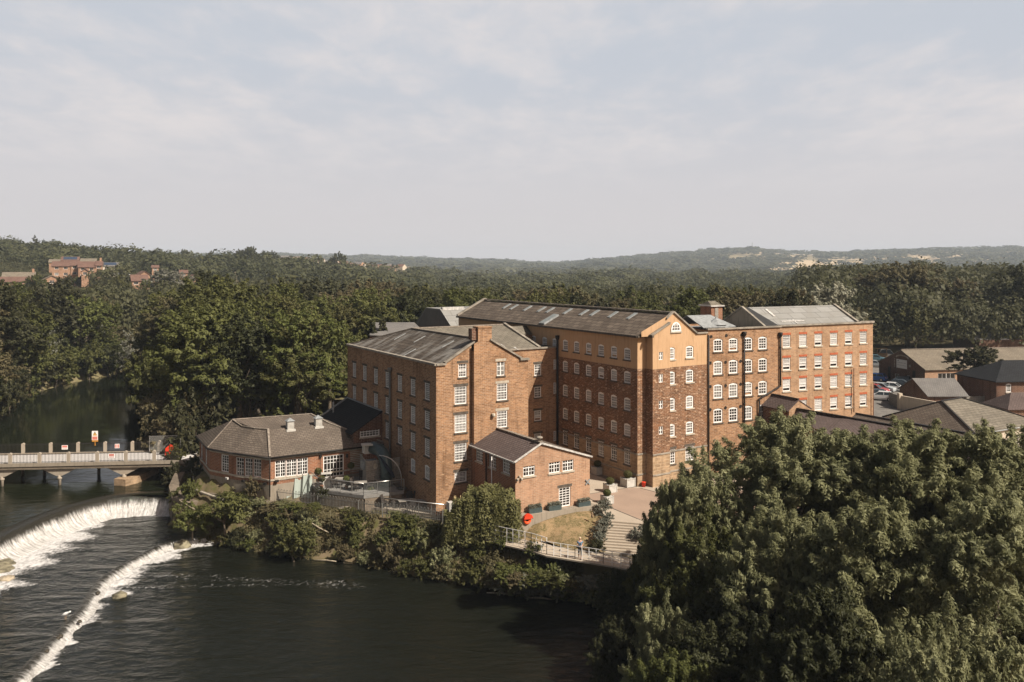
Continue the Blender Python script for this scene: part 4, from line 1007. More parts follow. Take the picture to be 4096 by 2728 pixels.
# ================================================================= riverside pavilion
ZP = 3.2
ev = [px(785, 1742, ZP), px(830, 1791, ZP), px(930, 1809, ZP), px(1080, 1828, ZP)]
ev.append(ev[-1]+D2*12.2)
PV = empty('pavilion', V3(ev[3], 0), 'faceted single storey brick pavilion with a slate roof and white windows above the river', 'building')
cen = (ev[0]+ev[4])/2+D1*5
def inset(p, k): q = p+(Vector((cen.x, cen.y, p.z))-p).normalized()*k; return q
wp = [inset(p, .35) for p in ev]
segs = [Wall(wp[i], wp[i+1], -1.6, ZP) for i in range(4)]
def b5(wl, x0, x1, y0, y1, *a, **k):
    (u0, v0), (u1, v1) = Z5(x0, y0), Z5(x1, y1); wl.win(u0, u1, v0, v1, *a, **k)
b5(segs[0], 455, 469, 505, 645, 2, 4, 'w'); b5(segs[0], 495, 510, 545, 690, 2, 4, 'w')
b5(segs[1], 637, 705, 603, 757, 3, 6, 'w')
for x0 in (770, 848, 925): b5(segs[2], x0, x0+71, 628+ (x0-770)*.08, 792+(x0-770)*.06, 3, 5, 'wc')
for x0 in (1122, 1222, 1320): b5(segs[3], x0, x0+95, 650-(x0-1122)*.1, 803-(x0-1122)*.1, 4, 5, 'wc')
b5(segs[3], 1552, 1738, 604, 800, 6, 6, 'gs', name='french_door')
mb = MB(); zc_ = .35
for s_ in segs: s_.faces(mb, bands=[(zc_, 1), (1e9, 0)])
bk = [wp[4], wp[4]+D1*7, wp[0]+D1*2.0+D2*4.6, wp[0]+D2*.2]
for a, c in zip(bk[:-1], bk[1:]): Wall(a, c, -1.6, ZP).faces(mb)
mb.build('wall', [MT['red_brick'], MT['old_concrete']], PV)
for s_ in segs: s_.windows(PV)
mb = MB()
for s_ in segs:
    mb.obox(s_.P(0, .72, 0), s_.d*s_.L, s_.out*.08, (0, 0, .16)); mb.obox(s_.P(0, ZP-.42, 0), s_.d*s_.L, s_.out*.06, (0, 0, .38))
mb.build('stone_band', MT['light_stone'], PV)
rA, rB_, rC, rD = px(930, 1679.5, 5.85), px(1243, 1657, 5.85), px(1319, 1695, 5.2), px(1073, 1719.6, 5.2)
rE = px(970, 1706, 5.3)
rD = Vector((rD.x, rD.y, 5.25)); ring = [rE, px(1020, 1714, 5.27), rD, rC]
rf = MB()
rf.slab([ev[0], ev[1], rA], .1); rf.slab([ev[1], ev[2], rE, rA], .1) if False else None
rf.slab([ev[1], ev[2], ring[1], rE], .1); rf.slab([ev[1], rE, rA], .1); rf.slab([ev[2], ev[3], rD, ring[1]], .1)
rf.slab([ev[3], ev[4], rC, rD], .1)
rf.slab([rE, ring[1], rD, rC, rB_, rA], .1)
eb = ev[4]+D1*7.3; el = ev[0]+D1*2.3+D2*4.6; rf.slab([ev[4], eb, rB_, rC], .1); rf.slab([eb, el, rA, rB_], .1); rf.slab([el, ev[0], rA], .1)
pr = rf.build('roof', MT['brown_slate'], PV)
c_ = MB()
for a, c in ((rA, rB_), (rA, rE), (rE, ring[1]), (ring[1], rD), (ev[3], rD), (rB_, rC), (rC, ev[4]), (rA, ev[1])): c_.bar(a+UP*.06, c+UP*.06, .2, .08)
c_.build('ridge', MT['ridge_tile'], pr)
c_ = MB()
for a, c in zip(ev[:-1], ev[1:]): c_.tube([a-UP*.12, c-UP*.12], .09, 6)
c_.tube([ev[3]-UP*.15, V3(wp[3], 0)+Vector((0, -.12, -.8))], .06, 6)
c_.build('gutter', MT['iron'], PV)
for u, vt, vb in ((1156, 1670, 1722), (1269, 1660, 1710)):
    pl = on_slope(u, vb, ev[3], ev[4], rD); y_ = pl.y
    t = MB(); h_ = .95; cx_, cy_, cz_ = pl.x, pl.y+.35, pl.z-.1
    t.box((cx_, cy_, cz_-.1), (.95, .95, .3), .55); t.box((cx_, cy_, cz_+.1), (.66, .66, h_), .55)
    for k in range(6): t.box((cx_, cy_, cz_+.3+k*.12), (.72, .72, .03), .55)
    vt_ = t.build('roof_vent', MT['grey_white'], pr)
    t = MB(); P4 = [Vector((cx_+math.cos(.55+math.pi/4+q*math.pi/2)*.62, cy_+math.sin(.55+math.pi/4+q*math.pi/2)*.62, cz_+h_+.1)) for q in range(4)]
    for q in range(4): t.face([P4[q], P4[(q+1) % 4], Vector((cx_, cy_, cz_+h_+.42))])
    t.face(P4[::-1]); t.build('cap', MT['lead'], vt_)
for i, (x, y) in enumerate(((706, 818), (850, 840), (1130, 843), (1045, 865))):
    u, v = Z5(x, y); s_ = segs[1] if x < 740 else (segs[2] if x < 1070 else segs[3]); q = s_.P(s_.s_at(u), s_.z_at(u, v), .25)
    t = MB(); t.box(q, (.34, .2, .2), s_.rz); t.bar(q+UP*.1, q-s_.out*.25+UP*.1, .06); t.build('floodlight', MT['iron' if i else 'grey_white'], PV)
s3 = segs[3]
def p5(wl, x, y, out=0): u, v = Z5(x, y); return wl.P(wl.s_at(u), wl.z_at(u, v), out)
for x in (1527, 1762): t = MB(); q = p5(s3, x, 625, .12); t.box(q, (.2, .2, .36), s3.rz); t.bar(q, q-UP*1.9, .03); t.build('wall_lantern', MT['iron'], PV)
t = MB(); u0, u1 = Z5(1793, 0)[0], Z5(1905, 0)[0]; sa_, sb_ = s3.s_at(u0), s3.s_at(u1)
for k in range(13): t.obox(s3.P(sa_, .55+k*.185, .02), s3.d*(sb_-sa_), s3.out*.09, (0, 0, .09))
t.build('louvre', MT['light_stone'], PV)

# slate lean-to between the pavilion and the left mill
LT = empty('outbuilding', N_(0, 18, 0), 'brick outbuilding with a black slate roof against the shaded side of the mill', 'building')
ta = fc.L - fc.s_at(1528.6) if False else (fc.P(fc.s_at(1528.6))-C).length; zt1 = fc.z_at(1528.6, 1646); tb_ = TL-.1
dpt = 3.2; zt2 = zt1-1.85
wl1 = Wall(N_(-dpt, ta), N_(0, ta), -.5, zt2); (u0, v0), (u1, v1) = Z5(1907, 346), Z5(2032, 440); wl1.win(u0, u1, v0, v1, 6, 4, 'w', w=2.2)
mb = MB(); wl1.faces(mb); mb.face([wl1.P(0, zt2), wl1.P(wl1.L, zt2), wl1.P(wl1.L, zt1)]); Wall(N_(-dpt, tb_), N_(-dpt, ta), -.5, zt2).faces(mb); Wall(N_(0, tb_), N_(-dpt, tb_), -.5, zt2).faces(mb)
mb.build('wall', MT['dark_brick'], LT); wl1.windows(LT)
rf = MB(); rf.slab([N_(-dpt-.3, ta-.15, zt2-.15), N_(-.02, ta-.15, zt1+.05), N_(-.02, tb_, zt1+.05), N_(-dpt-.3, tb_, zt2-.15)][::-1], .1); lr = rf.build('roof', MT['black_slate'], LT)
c_ = MB(); c_.bar(N_(-.1, ta, zt1+.12), N_(-.1, tb_, zt1+.12), .22, .1); c_.bar(N_(-dpt-.3, tb_, zt2-.05), N_(-.02, tb_, zt1+.15), .2, .14); c_.build('flashing', MT['lead'], LT)
t = MB(); t.tube([N_(-2.2, tb_-1.2, zt2), N_(-2.2, tb_-1.2, zt2+1.8)], .1, 8); t.build('flue', MT['lead'], LT)
# ventilation duct, condenser and timber screen
du = MB(); q0 = fc.P(fc.s_at(1512), 0, 1.3); z0 = fc.z_at(1512, 1755)
qa = V3(at(1488, 84.0), 3.55); qb = V3(at(1520, 83.6), 3.35); qc = V3(at(1540, 82.6), 2.75); qd = V3(at(1546, 82.2), 1.9); qe = V3(at(1546, 82.2), .2)
du.tube([qa, qb, qb+(qc-qb)*.5+UP*.12, qc, qd, qe], [.62, .62, .64, .62, .6, .6], 14); tag(du.build('extract_duct', MT['teal_metal']), 'thick grey green metal duct bending down beside the shaded mill wall', 'duct')
t = MB(); qx = V3(at(1473, 84), 3.0); t.box(qx, (1.0, .9, .9), .5); t.box(V3(at(1468, 83.5), 3.9)-UP*0, (1.1, .9, .12), .3); o = tag(t.build('air_unit', MT['grey_white']), 'pale metal air unit beside the duct at the end of the pavilion roof', 'air conditioner')
t = MB(); t.box(V3(at(1477, 83.4), 1.6), (1.5, 1.0, .8), .5); tag(t.build('air_unit', MT['lead']), 'grey metal cabinet behind the timber screen', 'air conditioner')
sx0, sx1, sx2 = V3(at(1440, 85.6), 0), V3(at(1466, 82.0), 0), V3(at(1622, 84.4), 0)
t = MB()
for a, c in ((sx0, sx1), (sx1, sx2)):
    for k in range(13): t.bar(a+UP*(.1+k*.2), c+UP*(.1+k*.2), .05, .17)
fn = tag(t.build('timber_screen', MT['timber_grey']), 'grey boarded timber screen standing at the back of the deck', 'screen')
t = MB()
for (x, y) in ((1500, 1864), (1584, 1855)): s_ = Wall(sx1, sx2, 0, 1); q = s_.P(s_.s_at(x), s_.z_at(x, y), .06); t.prism([q+s_.d*(.26*math.cos(k*math.pi/6))+UP*(.26*math.sin(k*math.pi/6)) for k in range(12)], s_.out*.08)
t.build('round_lamp', MT['light_stone'], fn)

# retaining walls of the river bank
def strip_wall(name, pts, z0, z1, th, m_, label, cat='wall', capm=None, parent=None):
    """free wall along pts (x, y) with tops z1 (number or list)"""
    mb = MB(); n = len(pts); zt = z1 if hasattr(z1, '__len__') else [z1]*n
    for i in range(n-1):
        a, c = Vector((pts[i][0], pts[i][1], 0)), Vector((pts[i+1][0], pts[i+1][1], 0)); d = (c-a).normalized(); o = Vector((d.y, -d.x, 0))*th/2
        q = [a-o, c-o, c+o, a+o]; zb = z0
        lo = [Vector((p.x, p.y, zb)) for p in q]; hi = [V3(q[0], zt[i]), V3(q[1], zt[i+1]), V3(q[2], zt[i+1]), V3(q[3], zt[i])]
        for f in ([hi[3], hi[2], hi[1], hi[0]][::-1], [lo[3], lo[2], hi[2], hi[3]], [lo[1], lo[0], hi[0], hi[1]], [lo[0], lo[3], hi[3], hi[0]], [lo[2], lo[1], hi[1], hi[2]]): mb.face(f)
    o = mb.build(name, MT[m_], parent); return tag(o, label, cat) if label else o
rw = [(-38.5, 99), (-37.3, 95), (-36.6, 90.5), (-35.9, 87.6), (-34.6, 85.2), (-32.2, 83.6)]
strip_wall('river_wall', rw, -6, [.0, -.1, -.9, -1.3, -1.7, -1.9], 1.0, 'dark_stone', 'rough stone river wall beside the right end of the big weir')
rw2 = [(p.x, p.y) for p in (wp[0]+Vector((-.3, .5, 0)), wp[1]+Vector((-.35, -.5, 0)), wp[2]+Vector((-.2, -.6, 0)), wp[3]+Vector((.1, -.6, 0)))]
strip_wall('foundation_wall', rw2, -4.4, [-1.0, -1.1, -1.15, -1.2], 1.2, 'dark_stone', 'weathered stone foundation wall under the pavilion')
t = MB(); t.tube([V3(rw2[0], -.6)+Vector((-.6, -.4, 0)), V3(rw2[1], -1.0)+Vector((-.7, -.6, 0)), V3(rw2[2], -1.35)+Vector((-.2, -.9, 0)), V3(rw2[3], -1.6)+Vector((-2.6, -.8, 0))], .13, 8)
tag(t.build('drain_pipe', MT['light_stone']), 'long pale pipe running along the foot of the pavilion wall', 'pipe')

# ================================================================= footbridge
b0n, b1n = px(-260, 1868, 0), px(745, 1847, 0); b0f, b1f = px(-260, 1819.5, 0), px(800, 1803, 0)
plain('bridge_deck', (.56, .53, .50), .9, var=.08)
FB = empty('footbridge', b1n, 'long concrete footbridge with stone posts and black railings across the river', 'bridge')
dn = (b1n-b0n).normalized(); back = Vector((-dn.y, dn.x, 0)); wdt = 5.6
t = MB(); t.prism([b0n, b1n, b1n+back*wdt, b0n+back*wdt], (0, 0, -.2)); t.build('deck', MT['old_concrete'], FB); t = MB(); t.prism([b0n+back*.36, b1n+back*.36, b1n+back*(wdt-.36), b0n+back*(wdt-.36)], (0, 0, .02)); t.build('deck_surface', MT['bridge_deck'], FB)
t = MB(); t.prism([b0n+back*.1-UP*.2, b1n+back*.1-UP*.2, b1n+back*.5-UP*.2, b0n+back*.5-UP*.2], (0, 0, -.34)); t.prism([b0n+back*4.9-UP*.2, b1n+back*4.9-UP*.2, b1n+back*5.3-UP*.2, b0n+back*5.3-UP*.2], (0, 0, -.34)); t.build('beam', MT['dark_stone'], FB)
t = MB(); t.prism([b0n+UP*0, b1n, b1n+back*.34, b0n+back*.34], (0, 0, .16)); t.prism([b0n+back*(wdt-.34), b1n+back*(wdt-.34), b1n+back*wdt, b0n+back*wdt], (0, 0, .16)); t.build('kerb', MT['old_concrete'], FB)
nw = Wall(b0n+back*.17, b1n+back*.17, 0, 1); fw_ = Wall(b0f, b1f, 0, 1); fo = Wall(b0n+back*(wdt-.17), b1n+back*(wdt-.17), 0, 1)
pz = lambda x: x/2.24
near_u = [pz(x) for x in (-420, -165, 92, 354, 614, 871, 1127, 1381, 1640)]; far_u = [pz(x) for x in (-300, -40, 208, 455, 700, 943, 1187, 1428, 1667)]
POST = MB(); POST.prism([(-.16, -.16, 0), (.16, -.16, 0), (.16, .16, 0), (-.16, .16, 0)], (0, 0, 1.05)); POST.prism([(-.16, -.159, 1.05)]+[(.16*-math.cos(math.pi*k/6), -.159, 1.05+.14*math.sin(math.pi*k/6)) for k in range(1, 6)]+[(.16, -.159, 1.05)], (0, .318, 0)); pme = POST.mesh('post', MT['concrete'])
inv = root_mat(FB).inverted()
for us, w_ in ((near_u, nw), (far_u, fo)):
    ss_ = [w_.s_at(u) for u in us]
    for s0 in ss_[:-1] if w_ is nw else ss_: link('post', pme, FB, inv @ w_.P(s0, .15), w_.rz)
    for a, c in zip(ss_[:-1], ss_[1:]):
        r = MB(); r.bar(w_.P(a+.2, 1.12), w_.P(c-.2, 1.12), .05, .05); r.bar(w_.P(a+.2, .28), w_.P(c-.2, .28), .04, .04)
        n = int((c-a-.4)/.145)
        for i in range(1, n): x = a+.2+(c-a-.4)*i/n; r.obox(w_.P(x-.018, .16, -.018), w_.d*.036, w_.out*.036, (0, 0, 1.08 if w_ is nw else 1.14))
        r.build('railing', MT['iron'], FB)
for u in (-200/2.24, 3, 524/2.24, 1104/2.24):
    s0 = nw.s_at(u)
    for k, o_ in ((0, .3), (1, -4.9)):
        p = nw.P(s0+(0 if k == 0 else 2.4), 0, -.3 if k == 0 else -4.9)
        t = MB()
        if u > 400 and k == 0: pass
        t.prism([V3(p, -.54)-dn*1.9-back*.15, V3(p, -.54)+dn*1.9-back*.15, V3(p, -1.35)+dn*.3-back*.15, V3(p, -1.35)-dn*.3-back*.15], back*.3)
        t.tube([V3(p, -1.3), V3(p, -1.75), V3(p, -1.8), V3(p, -2.7 if u < 400 else -1.9)], [.2, .2, .17, .17], 10); t.lathe([(.2, 0), (.25, .05), (.25, .2), (.2, .25)], V3(p, -1.75), 10)
        t.build('pillar', MT['concrete' if k == 0 else 'dark_stone'], FB)
s0 = nw.s_at(1104/2.24); t = MB(); p = nw.P(s0-.6, 0, .5); t.prism([V3(p, -4)-dn*.2, V3(p, -4)+dn*1.2-back*.5, V3(p, -4)+dn*2.1+back*.8, V3(p, -4)+dn*2.9+back*5.4, V3(p, -4)+dn*1.2+back*5.4], (0, 0, 2.35)); t.build('pier', MT['sandstone'], FB)
def board(parent, w_, u0, u1, v0, v1, rows, label=None, out=.06, name='notice'):
    """flat sign with coloured bands: rows = [(from, to, material)] in fractions from the top"""
    a, c = w_.s_at(u0), w_.s_at(u1); zt, zb = w_.z_at(u0, v0), w_.z_at(u0, v1)
    t = MB(); t.obox(w_.P(a, zb, out), w_.d*(c-a), w_.out*.03, (0, 0, zt-zb)); o = t.build(name, MT['sign_white'], parent)
    for f0, f1, m_, x0, x1 in rows:
        t = MB(); t.obox(w_.P(a+(c-a)*x0, zt-(zt-zb)*f1, out+.03), w_.d*(c-a)*(x1-x0), w_.out*.006, (0, 0, (zt-zb)*(f1-f0))); t.build('sign_panel', MT[m_], o)
    if label: tag(o, label, 'sign')
    return o
board(None, fo, 248.5, 272.5, 1780.5, 1797.5, [(.08, .5, 'sign_red', .08, .92), (.62, .68, 'sign_red', .1, .9), (.8, .86, 'sign_red', .1, .9)], 'red and white notice on the far railing of the footbridge, left', .08)
board(None, nw, 436, 459.5, 1814, 1831.5, [(.08, .5, 'sign_red', .08, .92), (.62, .68, 'sign_red', .1, .9), (.8, .86, 'sign_red', .1, .9)], 'red and white notice on the near railing of the footbridge', .08)
t = board(None, fo, 460.5, 479, 1775, 1792, [(.1, .9, 'sign_red', .05, .25), (.1, .9, 'sign_red', .38, .58), (.1, .9, 'sign_red', .7, .92)], 'small red barred panel on the far railing of the footbridge', .08)
sg_ = board(None, fo, 369.5, 393.5, 1723, 1759, [(.50, .54, 'sign_amber', .15, .85), (.62, .96, 'sign_red', .08, .92)], 'tall white warning sign with an amber triangle on a yellow pole above the footbridge', .12, 'warning_sign')
a_, c_2 = fo.s_at(369.5), fo.s_at(393.5); zt, zb = fo.z_at(369.5, 1723), fo.z_at(369.5, 1759); wS = c_2-a_; mX = (a_+c_2)/2
t = MB(); t.prism([fo.P(mX-wS*.34, zt-.52*(zt-zb)*.9, .151), fo.P(mX+wS*.34, zt-.52*(zt-zb)*.9, .151), fo.P(mX, zt-.06, .151)], fo.out*.006); t.build('warning_triangle', MT['iron'], sg_)
t = MB(); t.prism([fo.P(mX-wS*.27, zt-.50*(zt-zb)*.88, .159), fo.P(mX+wS*.27, zt-.50*(zt-zb)*.88, .159), fo.P(mX, zt-.13, .159)], fo.out*.006); t.build('warning_triangle', MT['sign_amber'], sg_)
t = MB(); t.obox(fo.P(mX-.025, zt-.36*(zt-zb), .166), fo.d*.05, fo.out*.006, (0, 0, .22)); t.obox(fo.P(mX-.025, zt-.43*(zt-zb), .166), fo.d*.05, fo.out*.006, (0, 0, .05)); t.build('exclamation_mark', MT['iron'], sg_)
t = MB(); t.bar(fo.P(mX, .9, .08), fo.P(mX, zb+.1, .08), .06); t.bar(fo.P(a_, zb-.1, .1), fo.P(c_2, zb-.1, .1), .05, .2); t.build('pole', MT['yellow_pole'], sg_)
# temporary mesh fence at the bridge end
t = MB(); q0, q1 = V3(at(598, 97), .1), V3(at(708, 97.5), .1)
for a, c in ((q0, q1),):
    t.bar(a+UP*1.9, c+UP*1.9, .05); t.bar(a+UP*.1, c+UP*.1, .05); t.bar(a, a+UP*1.95, .05); t.bar(c, c+UP*1.95, .05)
q2 = V3(at(722, 95.2), .1); t.bar(q1+UP*1.9, q2+UP*2.0, .05); t.bar(q2, q2+UP*2.0, .05); t.bar(q1+UP*.1, q2+UP*.1, .05)
hf = tag(t.build('site_fence', MT['steel']), 'temporary metal mesh fence panels at the right end of the footbridge', 'fence')
t = MB(); t.face([q0+UP*.1, q1+UP*.1, q1+UP*1.9, q0+UP*1.9]); t.face([q1+UP*.1, q2+UP*.1, q2+UP*2, q1+UP*1.9]); t.build('mesh_panel', MT['mesh_panel'], hf)
t = MB(); q = px(675, 1825, .1); t.prism([q+Vector((-.45, 0, 0)), q+Vector((.4, .1, 0)), q+Vector((.45, .1, 1.2)), q+Vector((.1, .1, 1.35)), q+Vector((-.4, 0, .9))], (0, .06, 0)); tag(t.build('hazard_banner', MT['red_plastic']), 'bright orange red netting hung at the end of the bridge railing', 'netting')
# railing from the bridge end past the pavilion
t = MB(); ra = [V3(fo.P(fo.s_at(744)), 0), V3(at(800, 99.5), 0)]
for a, c in zip(ra[:-1], ra[1:]):
    t.bar(a+UP*1.6, c+UP*1.6, .04); n = 14
    for i in range(n): p = a+(c-a)*(i/n); t.bar(p, p+UP*1.7, .03)
tag(t.build('railings', MT['iron']), 'black upright railings between the footbridge and the pavilion', 'fence')

# ================================================================= deck, patio, courtyard, steps
dk = [px(1236, 1930, 0), px(1271, 1958, 0), px(1455, 1983, 0), px(1616, 1964, 0)]
bk = [dk[3]+D1*5.5, s3.P(s3.L+1.0, 0, .2), s3.P(s3.s_at(1240), 0, .1)]
def poly(name, pts, z, th, m_, label, cat, kind=None):
    mb = MB(); mb.prism([V3(p, z) for p in pts], (0, 0, -th)); o = mb.build(name, MT[m_]); return tag(o, label, cat, kind=kind)
poly('deck', dk+bk, .02, .3, 'deck_board', 'raised timber terrace deck with glass balustrade in front of the pavilion', 'terrace', 'structure')
strip_wall('terrace_wall', [(p.x, p.y) for p in (dk[0]+Vector((.2, .3, 0)), dk[1]+Vector((.15, .25, 0)), dk[2]+Vector((0, .25, 0)), dk[3]+Vector((-.3, .2, 0)))], -2.2, -.31, .5, 'dark_stone', 'low rubble wall supporting the terrace deck')
def balustrade(pts, z, label, hgt=1.15, m_='steel', gl_=True, st=1.4):
    t = MB(); g_ = MB()
    for a, c in zip(pts[:-1], pts[1:]):
        a = V3(a, z); c = V3(c, z); t.tube([a+UP*hgt, c+UP*hgt], .045, 6); L = (c-a).length; n = max(1, round(L/st))
        for i in range(n+1): p = a+(c-a)*(i/n); t.tube([p, p+UP*hgt], .028, 6, cap=False)
        if gl_: g_.face([a+UP*.12, c+UP*.12, c+UP*(hgt-.1), a+UP*(hgt-.1)])
    o = tag(t.build('balustrade', MT[m_]), label, 'railing')
    if gl_: g_.build('glass_panel', MT['clear_glass'], o)
    return o
balustrade([dk[0], dk[1], dk[2], dk[3]], .02, 'glass and steel balustrade round the upper terrace deck')
pt_edge = [px(1380, 2044, -1.2), px(1530, 2056, -1.2), px(1776, 2076, -1.2)]
poly('patio', [dk[2]+Vector((-2.5, .4, 0)), px(1440, 2024, -1.2), px(1530, 2035, -1.2), px(1776, 2062, -1.2), px(1850, 2062, -1.2), N_(.4, .5), N_(0, 9), dk[3]+D1*1.0], -1.2, .3, 'concrete', 'lower paved patio between the deck and the mill', 'patio', 'structure')
balustrade([px(1527, 2037, -1.2), px(1776, 2066, -1.2), px(1830, 2056, -1.2)], -1.2, 'glass balustrade along the lower patio above the river bank', 1.1)
fl = [px(1065, 1996, -1.25), px(1271, 2021, -1.25), px(1434, 2047, -1.25), px(1530, 2060, -1.25), px(1771, 2086, -1.25), px(1800, 2088, -1.25)]
t = MB()
for a, c in zip(fl[:-1], fl[1:]):
    L = (c-a).length; n = int(L/.17); t.bar(a+UP*.15, c+UP*.15, .04); t.bar(a+UP*.85, c+UP*.85, .04)
    for i in range(0, n): p = a+(c-a)*(i/n); t.bar(p, p+UP*1.05, .028)
    for i in range(0, n-1, 2):
        p = a+(c-a)*(i/n); q = a+(c-a)*((i+1)/n); t.bar(p+UP*1.05, (p+q)/2+UP*1.15, .03); t.bar((p+q)/2+UP*1.15, q+UP*1.05, .03)
    t.bar(a-UP*.2, a+UP*1.1, .09)
tag(t.build('bow_top_fence', MT['grey_iron']), 'grey green bow topped metal fence along the top of the river bank', 'fence')
for u0, v0, w_, h_, r_ in ((1098, 1992, 2.2, 2.0, .1), (1168, 1990, 1.9, 2.3, -.1)):
    q = px(u0, v0, -1.2); t = MB(); n = 9; pts = []
    for i in range(n+1):
        x = w_*i/n
        pts.append((q.x+x, q.y+.5+.18*math.sin(i*2.1)))
    for i in range(n):
        (x0, y0), (x1, y1) = pts[i], pts[i+1]; t.face([(x0, y0-.5, -1.2), (x1, y1-.5, -1.2), (x1, y1, -1.2+h_*(1-.06*(i % 3))), (x0, y0, -1.2+h_*(1-.06*((i+2) % 3)))], 0, True)
        t.face([(x1, y1+.35, -1.2), (x0, y0+.35, -1.2), (x0, y0, -1.2+h_*(1-.06*((i+2) % 3))), (x1, y1, -1.2+h_*(1-.06*(i % 3)))], 0, True)
    tag(t.build('tarpaulin', MT['plastic_sheet']), ('taller' if h_ > 2.1 else 'left hand')+' pale green plastic sheet draped over stored goods beside the pavilion', 'cover')
# courtyard
yd = [px(2310, 1890, 0), px(2434, 2084, 0), px(2560, 2094, 0), Vector((14, 66.5, 0)), Vector((34, 54, 0)), Vector((80, 33, 0)), Vector((130, 60, 0)), Vector((110, 150, 0)), Vector((50, 140, 0)), Vector((2, 100, 0)), Vector((-2, 92, 0))]
rb1 = RB+D2*.2
m, b_ = mat('paving'); geo = b_.n('ShaderNodeNewGeometry').outputs['Position']
n1 = b_.noise(geo, .35, 6, .6); n2 = b_.noise(geo, 6, 4, .7); pbsdf(b_, b_.mix(b_.math('MULTIPLY', b_.ramp(n2, .3, .7), .35), b_.mix(b_.ramp(n1, .35, .7), (.44, .37, .29), (.38, .315, .245)), (.30, .25, .19)), .9)
m, b_ = mat('pink_gravel'); geo = b_.n('ShaderNodeNewGeometry').outputs['Position']
n1 = b_.noise(geo, .5, 5, .6); n2 = b_.noise(geo, 14, 4, .8); pbsdf(b_, b_.mix(b_.math('MULTIPLY', b_.ramp(n2, .3, .7), .5), b_.mix(b_.ramp(n1, .35, .7), (.36, .26, .195), (.31, .225, .17)), (.24, .17, .125)), .95)
m, b_ = mat('dark_gravel'); geo = b_.n('ShaderNodeNewGeometry').outputs['Position']
n2 = b_.noise(geo, 12, 4, .8); pbsdf(b_, b_.mix(b_.ramp(n2, .3, .7), (.20, .165, .13), (.12, .10, .08)), .95)
m, b_ = mat('asphalt'); geo = b_.n('ShaderNodeNewGeometry').outputs['Position']
n2 = b_.noise(geo, .8, 6, .7); pbsdf(b_, b_.mix(b_.ramp(n2, .3, .7), (.12, .11, .10), (.20, .185, .165)), .95)
poly('courtyard', [Vector((3, 94, 0)), RB+D1*8-D2*.4, RB+D2*.3, RB-D1*.9+D2*.3, px(2434, 2084, 0)]+yd[2:8]+[Vector((3, 150, 0))], .0, .3, 'paving', 'pale paved courtyard in front of the mills', 'courtyard', 'structure')
pk = [px(2352, 1977, .004), px(2520, 1950, .004), px(2560, 1952, .004), px(2640, 1973, .004), px(3000, 1960, .004), px(3300, 2040, .004), px(2800, 2200, .004), px(2640, 2120, .004), px(2570, 2083, .004), px(2359, 1996, .004)]
poly('gravel_court', pk, .006, .004, 'pink_gravel', 'pinkish gravel square in the middle of the courtyard', 'gravel', 'structure')
t = MB()
for a, c in ((0, 1), (9, 8), (2, 3)): t.bar(V3(pk[a], .012), V3(pk[c], .012), .10, .03)
tag(t.build('edging', MT['dark_gravel']), 'thin dark edging strips round the gravel square', 'edging', kind='structure')
poly('gravel_strip', [M(-.05, 13.9), M(-.05, 0), M(-.8, 0), M(-.9, 13.9)], .008, .004, 'dark_gravel', 'dark gravel strip at the foot of the long mill wall', 'gravel', 'structure')
poly('car_park', [Vector((48, 118, 0)), Vector((66, 112, 0)), Vector((130, 118, 0)), Vector((130, 240, 0)), Vector((58, 240, 0)), Vector((42, 160, 0))], .03, .2, 'asphalt', 'worn asphalt car park behind the right hand mill', 'car park', 'structure')
# steps
st0, st1 = px(2434, 2084, 0), px(2556, 2092, 0); dS = (st1-st0); fS = Vector((dS.y, -dS.x, 0)).normalized()
t = MB(); n = 11; run = 3.5; ext = dS*1.35
for i in range(n):
    a = st0+fS*(run*i/n)-dS*.02*i; t.prism([V3(a, -.136*(i+1)), V3(a+ext, -.136*(i+1)), V3(a+ext+fS*(run/n+.05), -.136*(i+1)), V3(a+fS*(run/n+.05), -.136*(i+1))], (0, 0, -.5))
t.prism([V3(st0-fS*.05, 0.01), V3(st0+ext-fS*.05, .01), V3(st0+ext-fS*1.1, .01), V3(st0-fS*1.1, .01)], (0, 0, -.1))
tag(t.build('steps', MT['paving']), 'flight of wide pale stone steps from the riverside path up to the courtyard', 'steps')
# riverside path
fb = [px(u, v, -1.5) for u, v in ((1915, 2148), (2004, 2172), (2125, 2198), (2187, 2218), (2300, 2236), (2413, 2254), (2520, 2272))]
fb.append(fb[-1]+(fb[-1]-fb[-2])*1.6)
inn = [p+Vector((.7, 2.0, 0)) for p in fb]
MBp = MB()
for i in range(len(fb)-1): MBp.prism([V3(fb[i]+Vector((-.1, -.25, 0)), -1.5), V3(fb[i+1]+Vector((-.1, -.25, 0)), -1.5), V3(inn[i+1], -1.5), V3(inn[i], -1.5)], (0, 0, -.12))
tag(MBp.build('path', MT['paving']), 'narrow pale riverside path behind a low white fence', 'path', kind='structure')
def railf(pts, h1, label, st=.66):
    t = MB()
    for a, c in zip(pts[:-1], pts[1:]):
        L = (c-a).length; n = max(1, round(L/st))
        for i in range(n+1): p = a+(c-a)*(i/n); t.bar(p-UP*.1, p+UP*h1, .05)
        for k in (1.0, .72, .46, .2): t.bar(a+UP*h1*k, c+UP*h1*k, .028 if k < 1 else .04)
    return tag(t.build('estate_railing', MT['white_paint']), label, 'fence')
railf(fb[:4], 1.36, 'taller left part of the white estate railing beside the riverside path')
railf([fb[3]]+fb[4:], 1.06, 'lower right part of the white estate railing beside the riverside path')
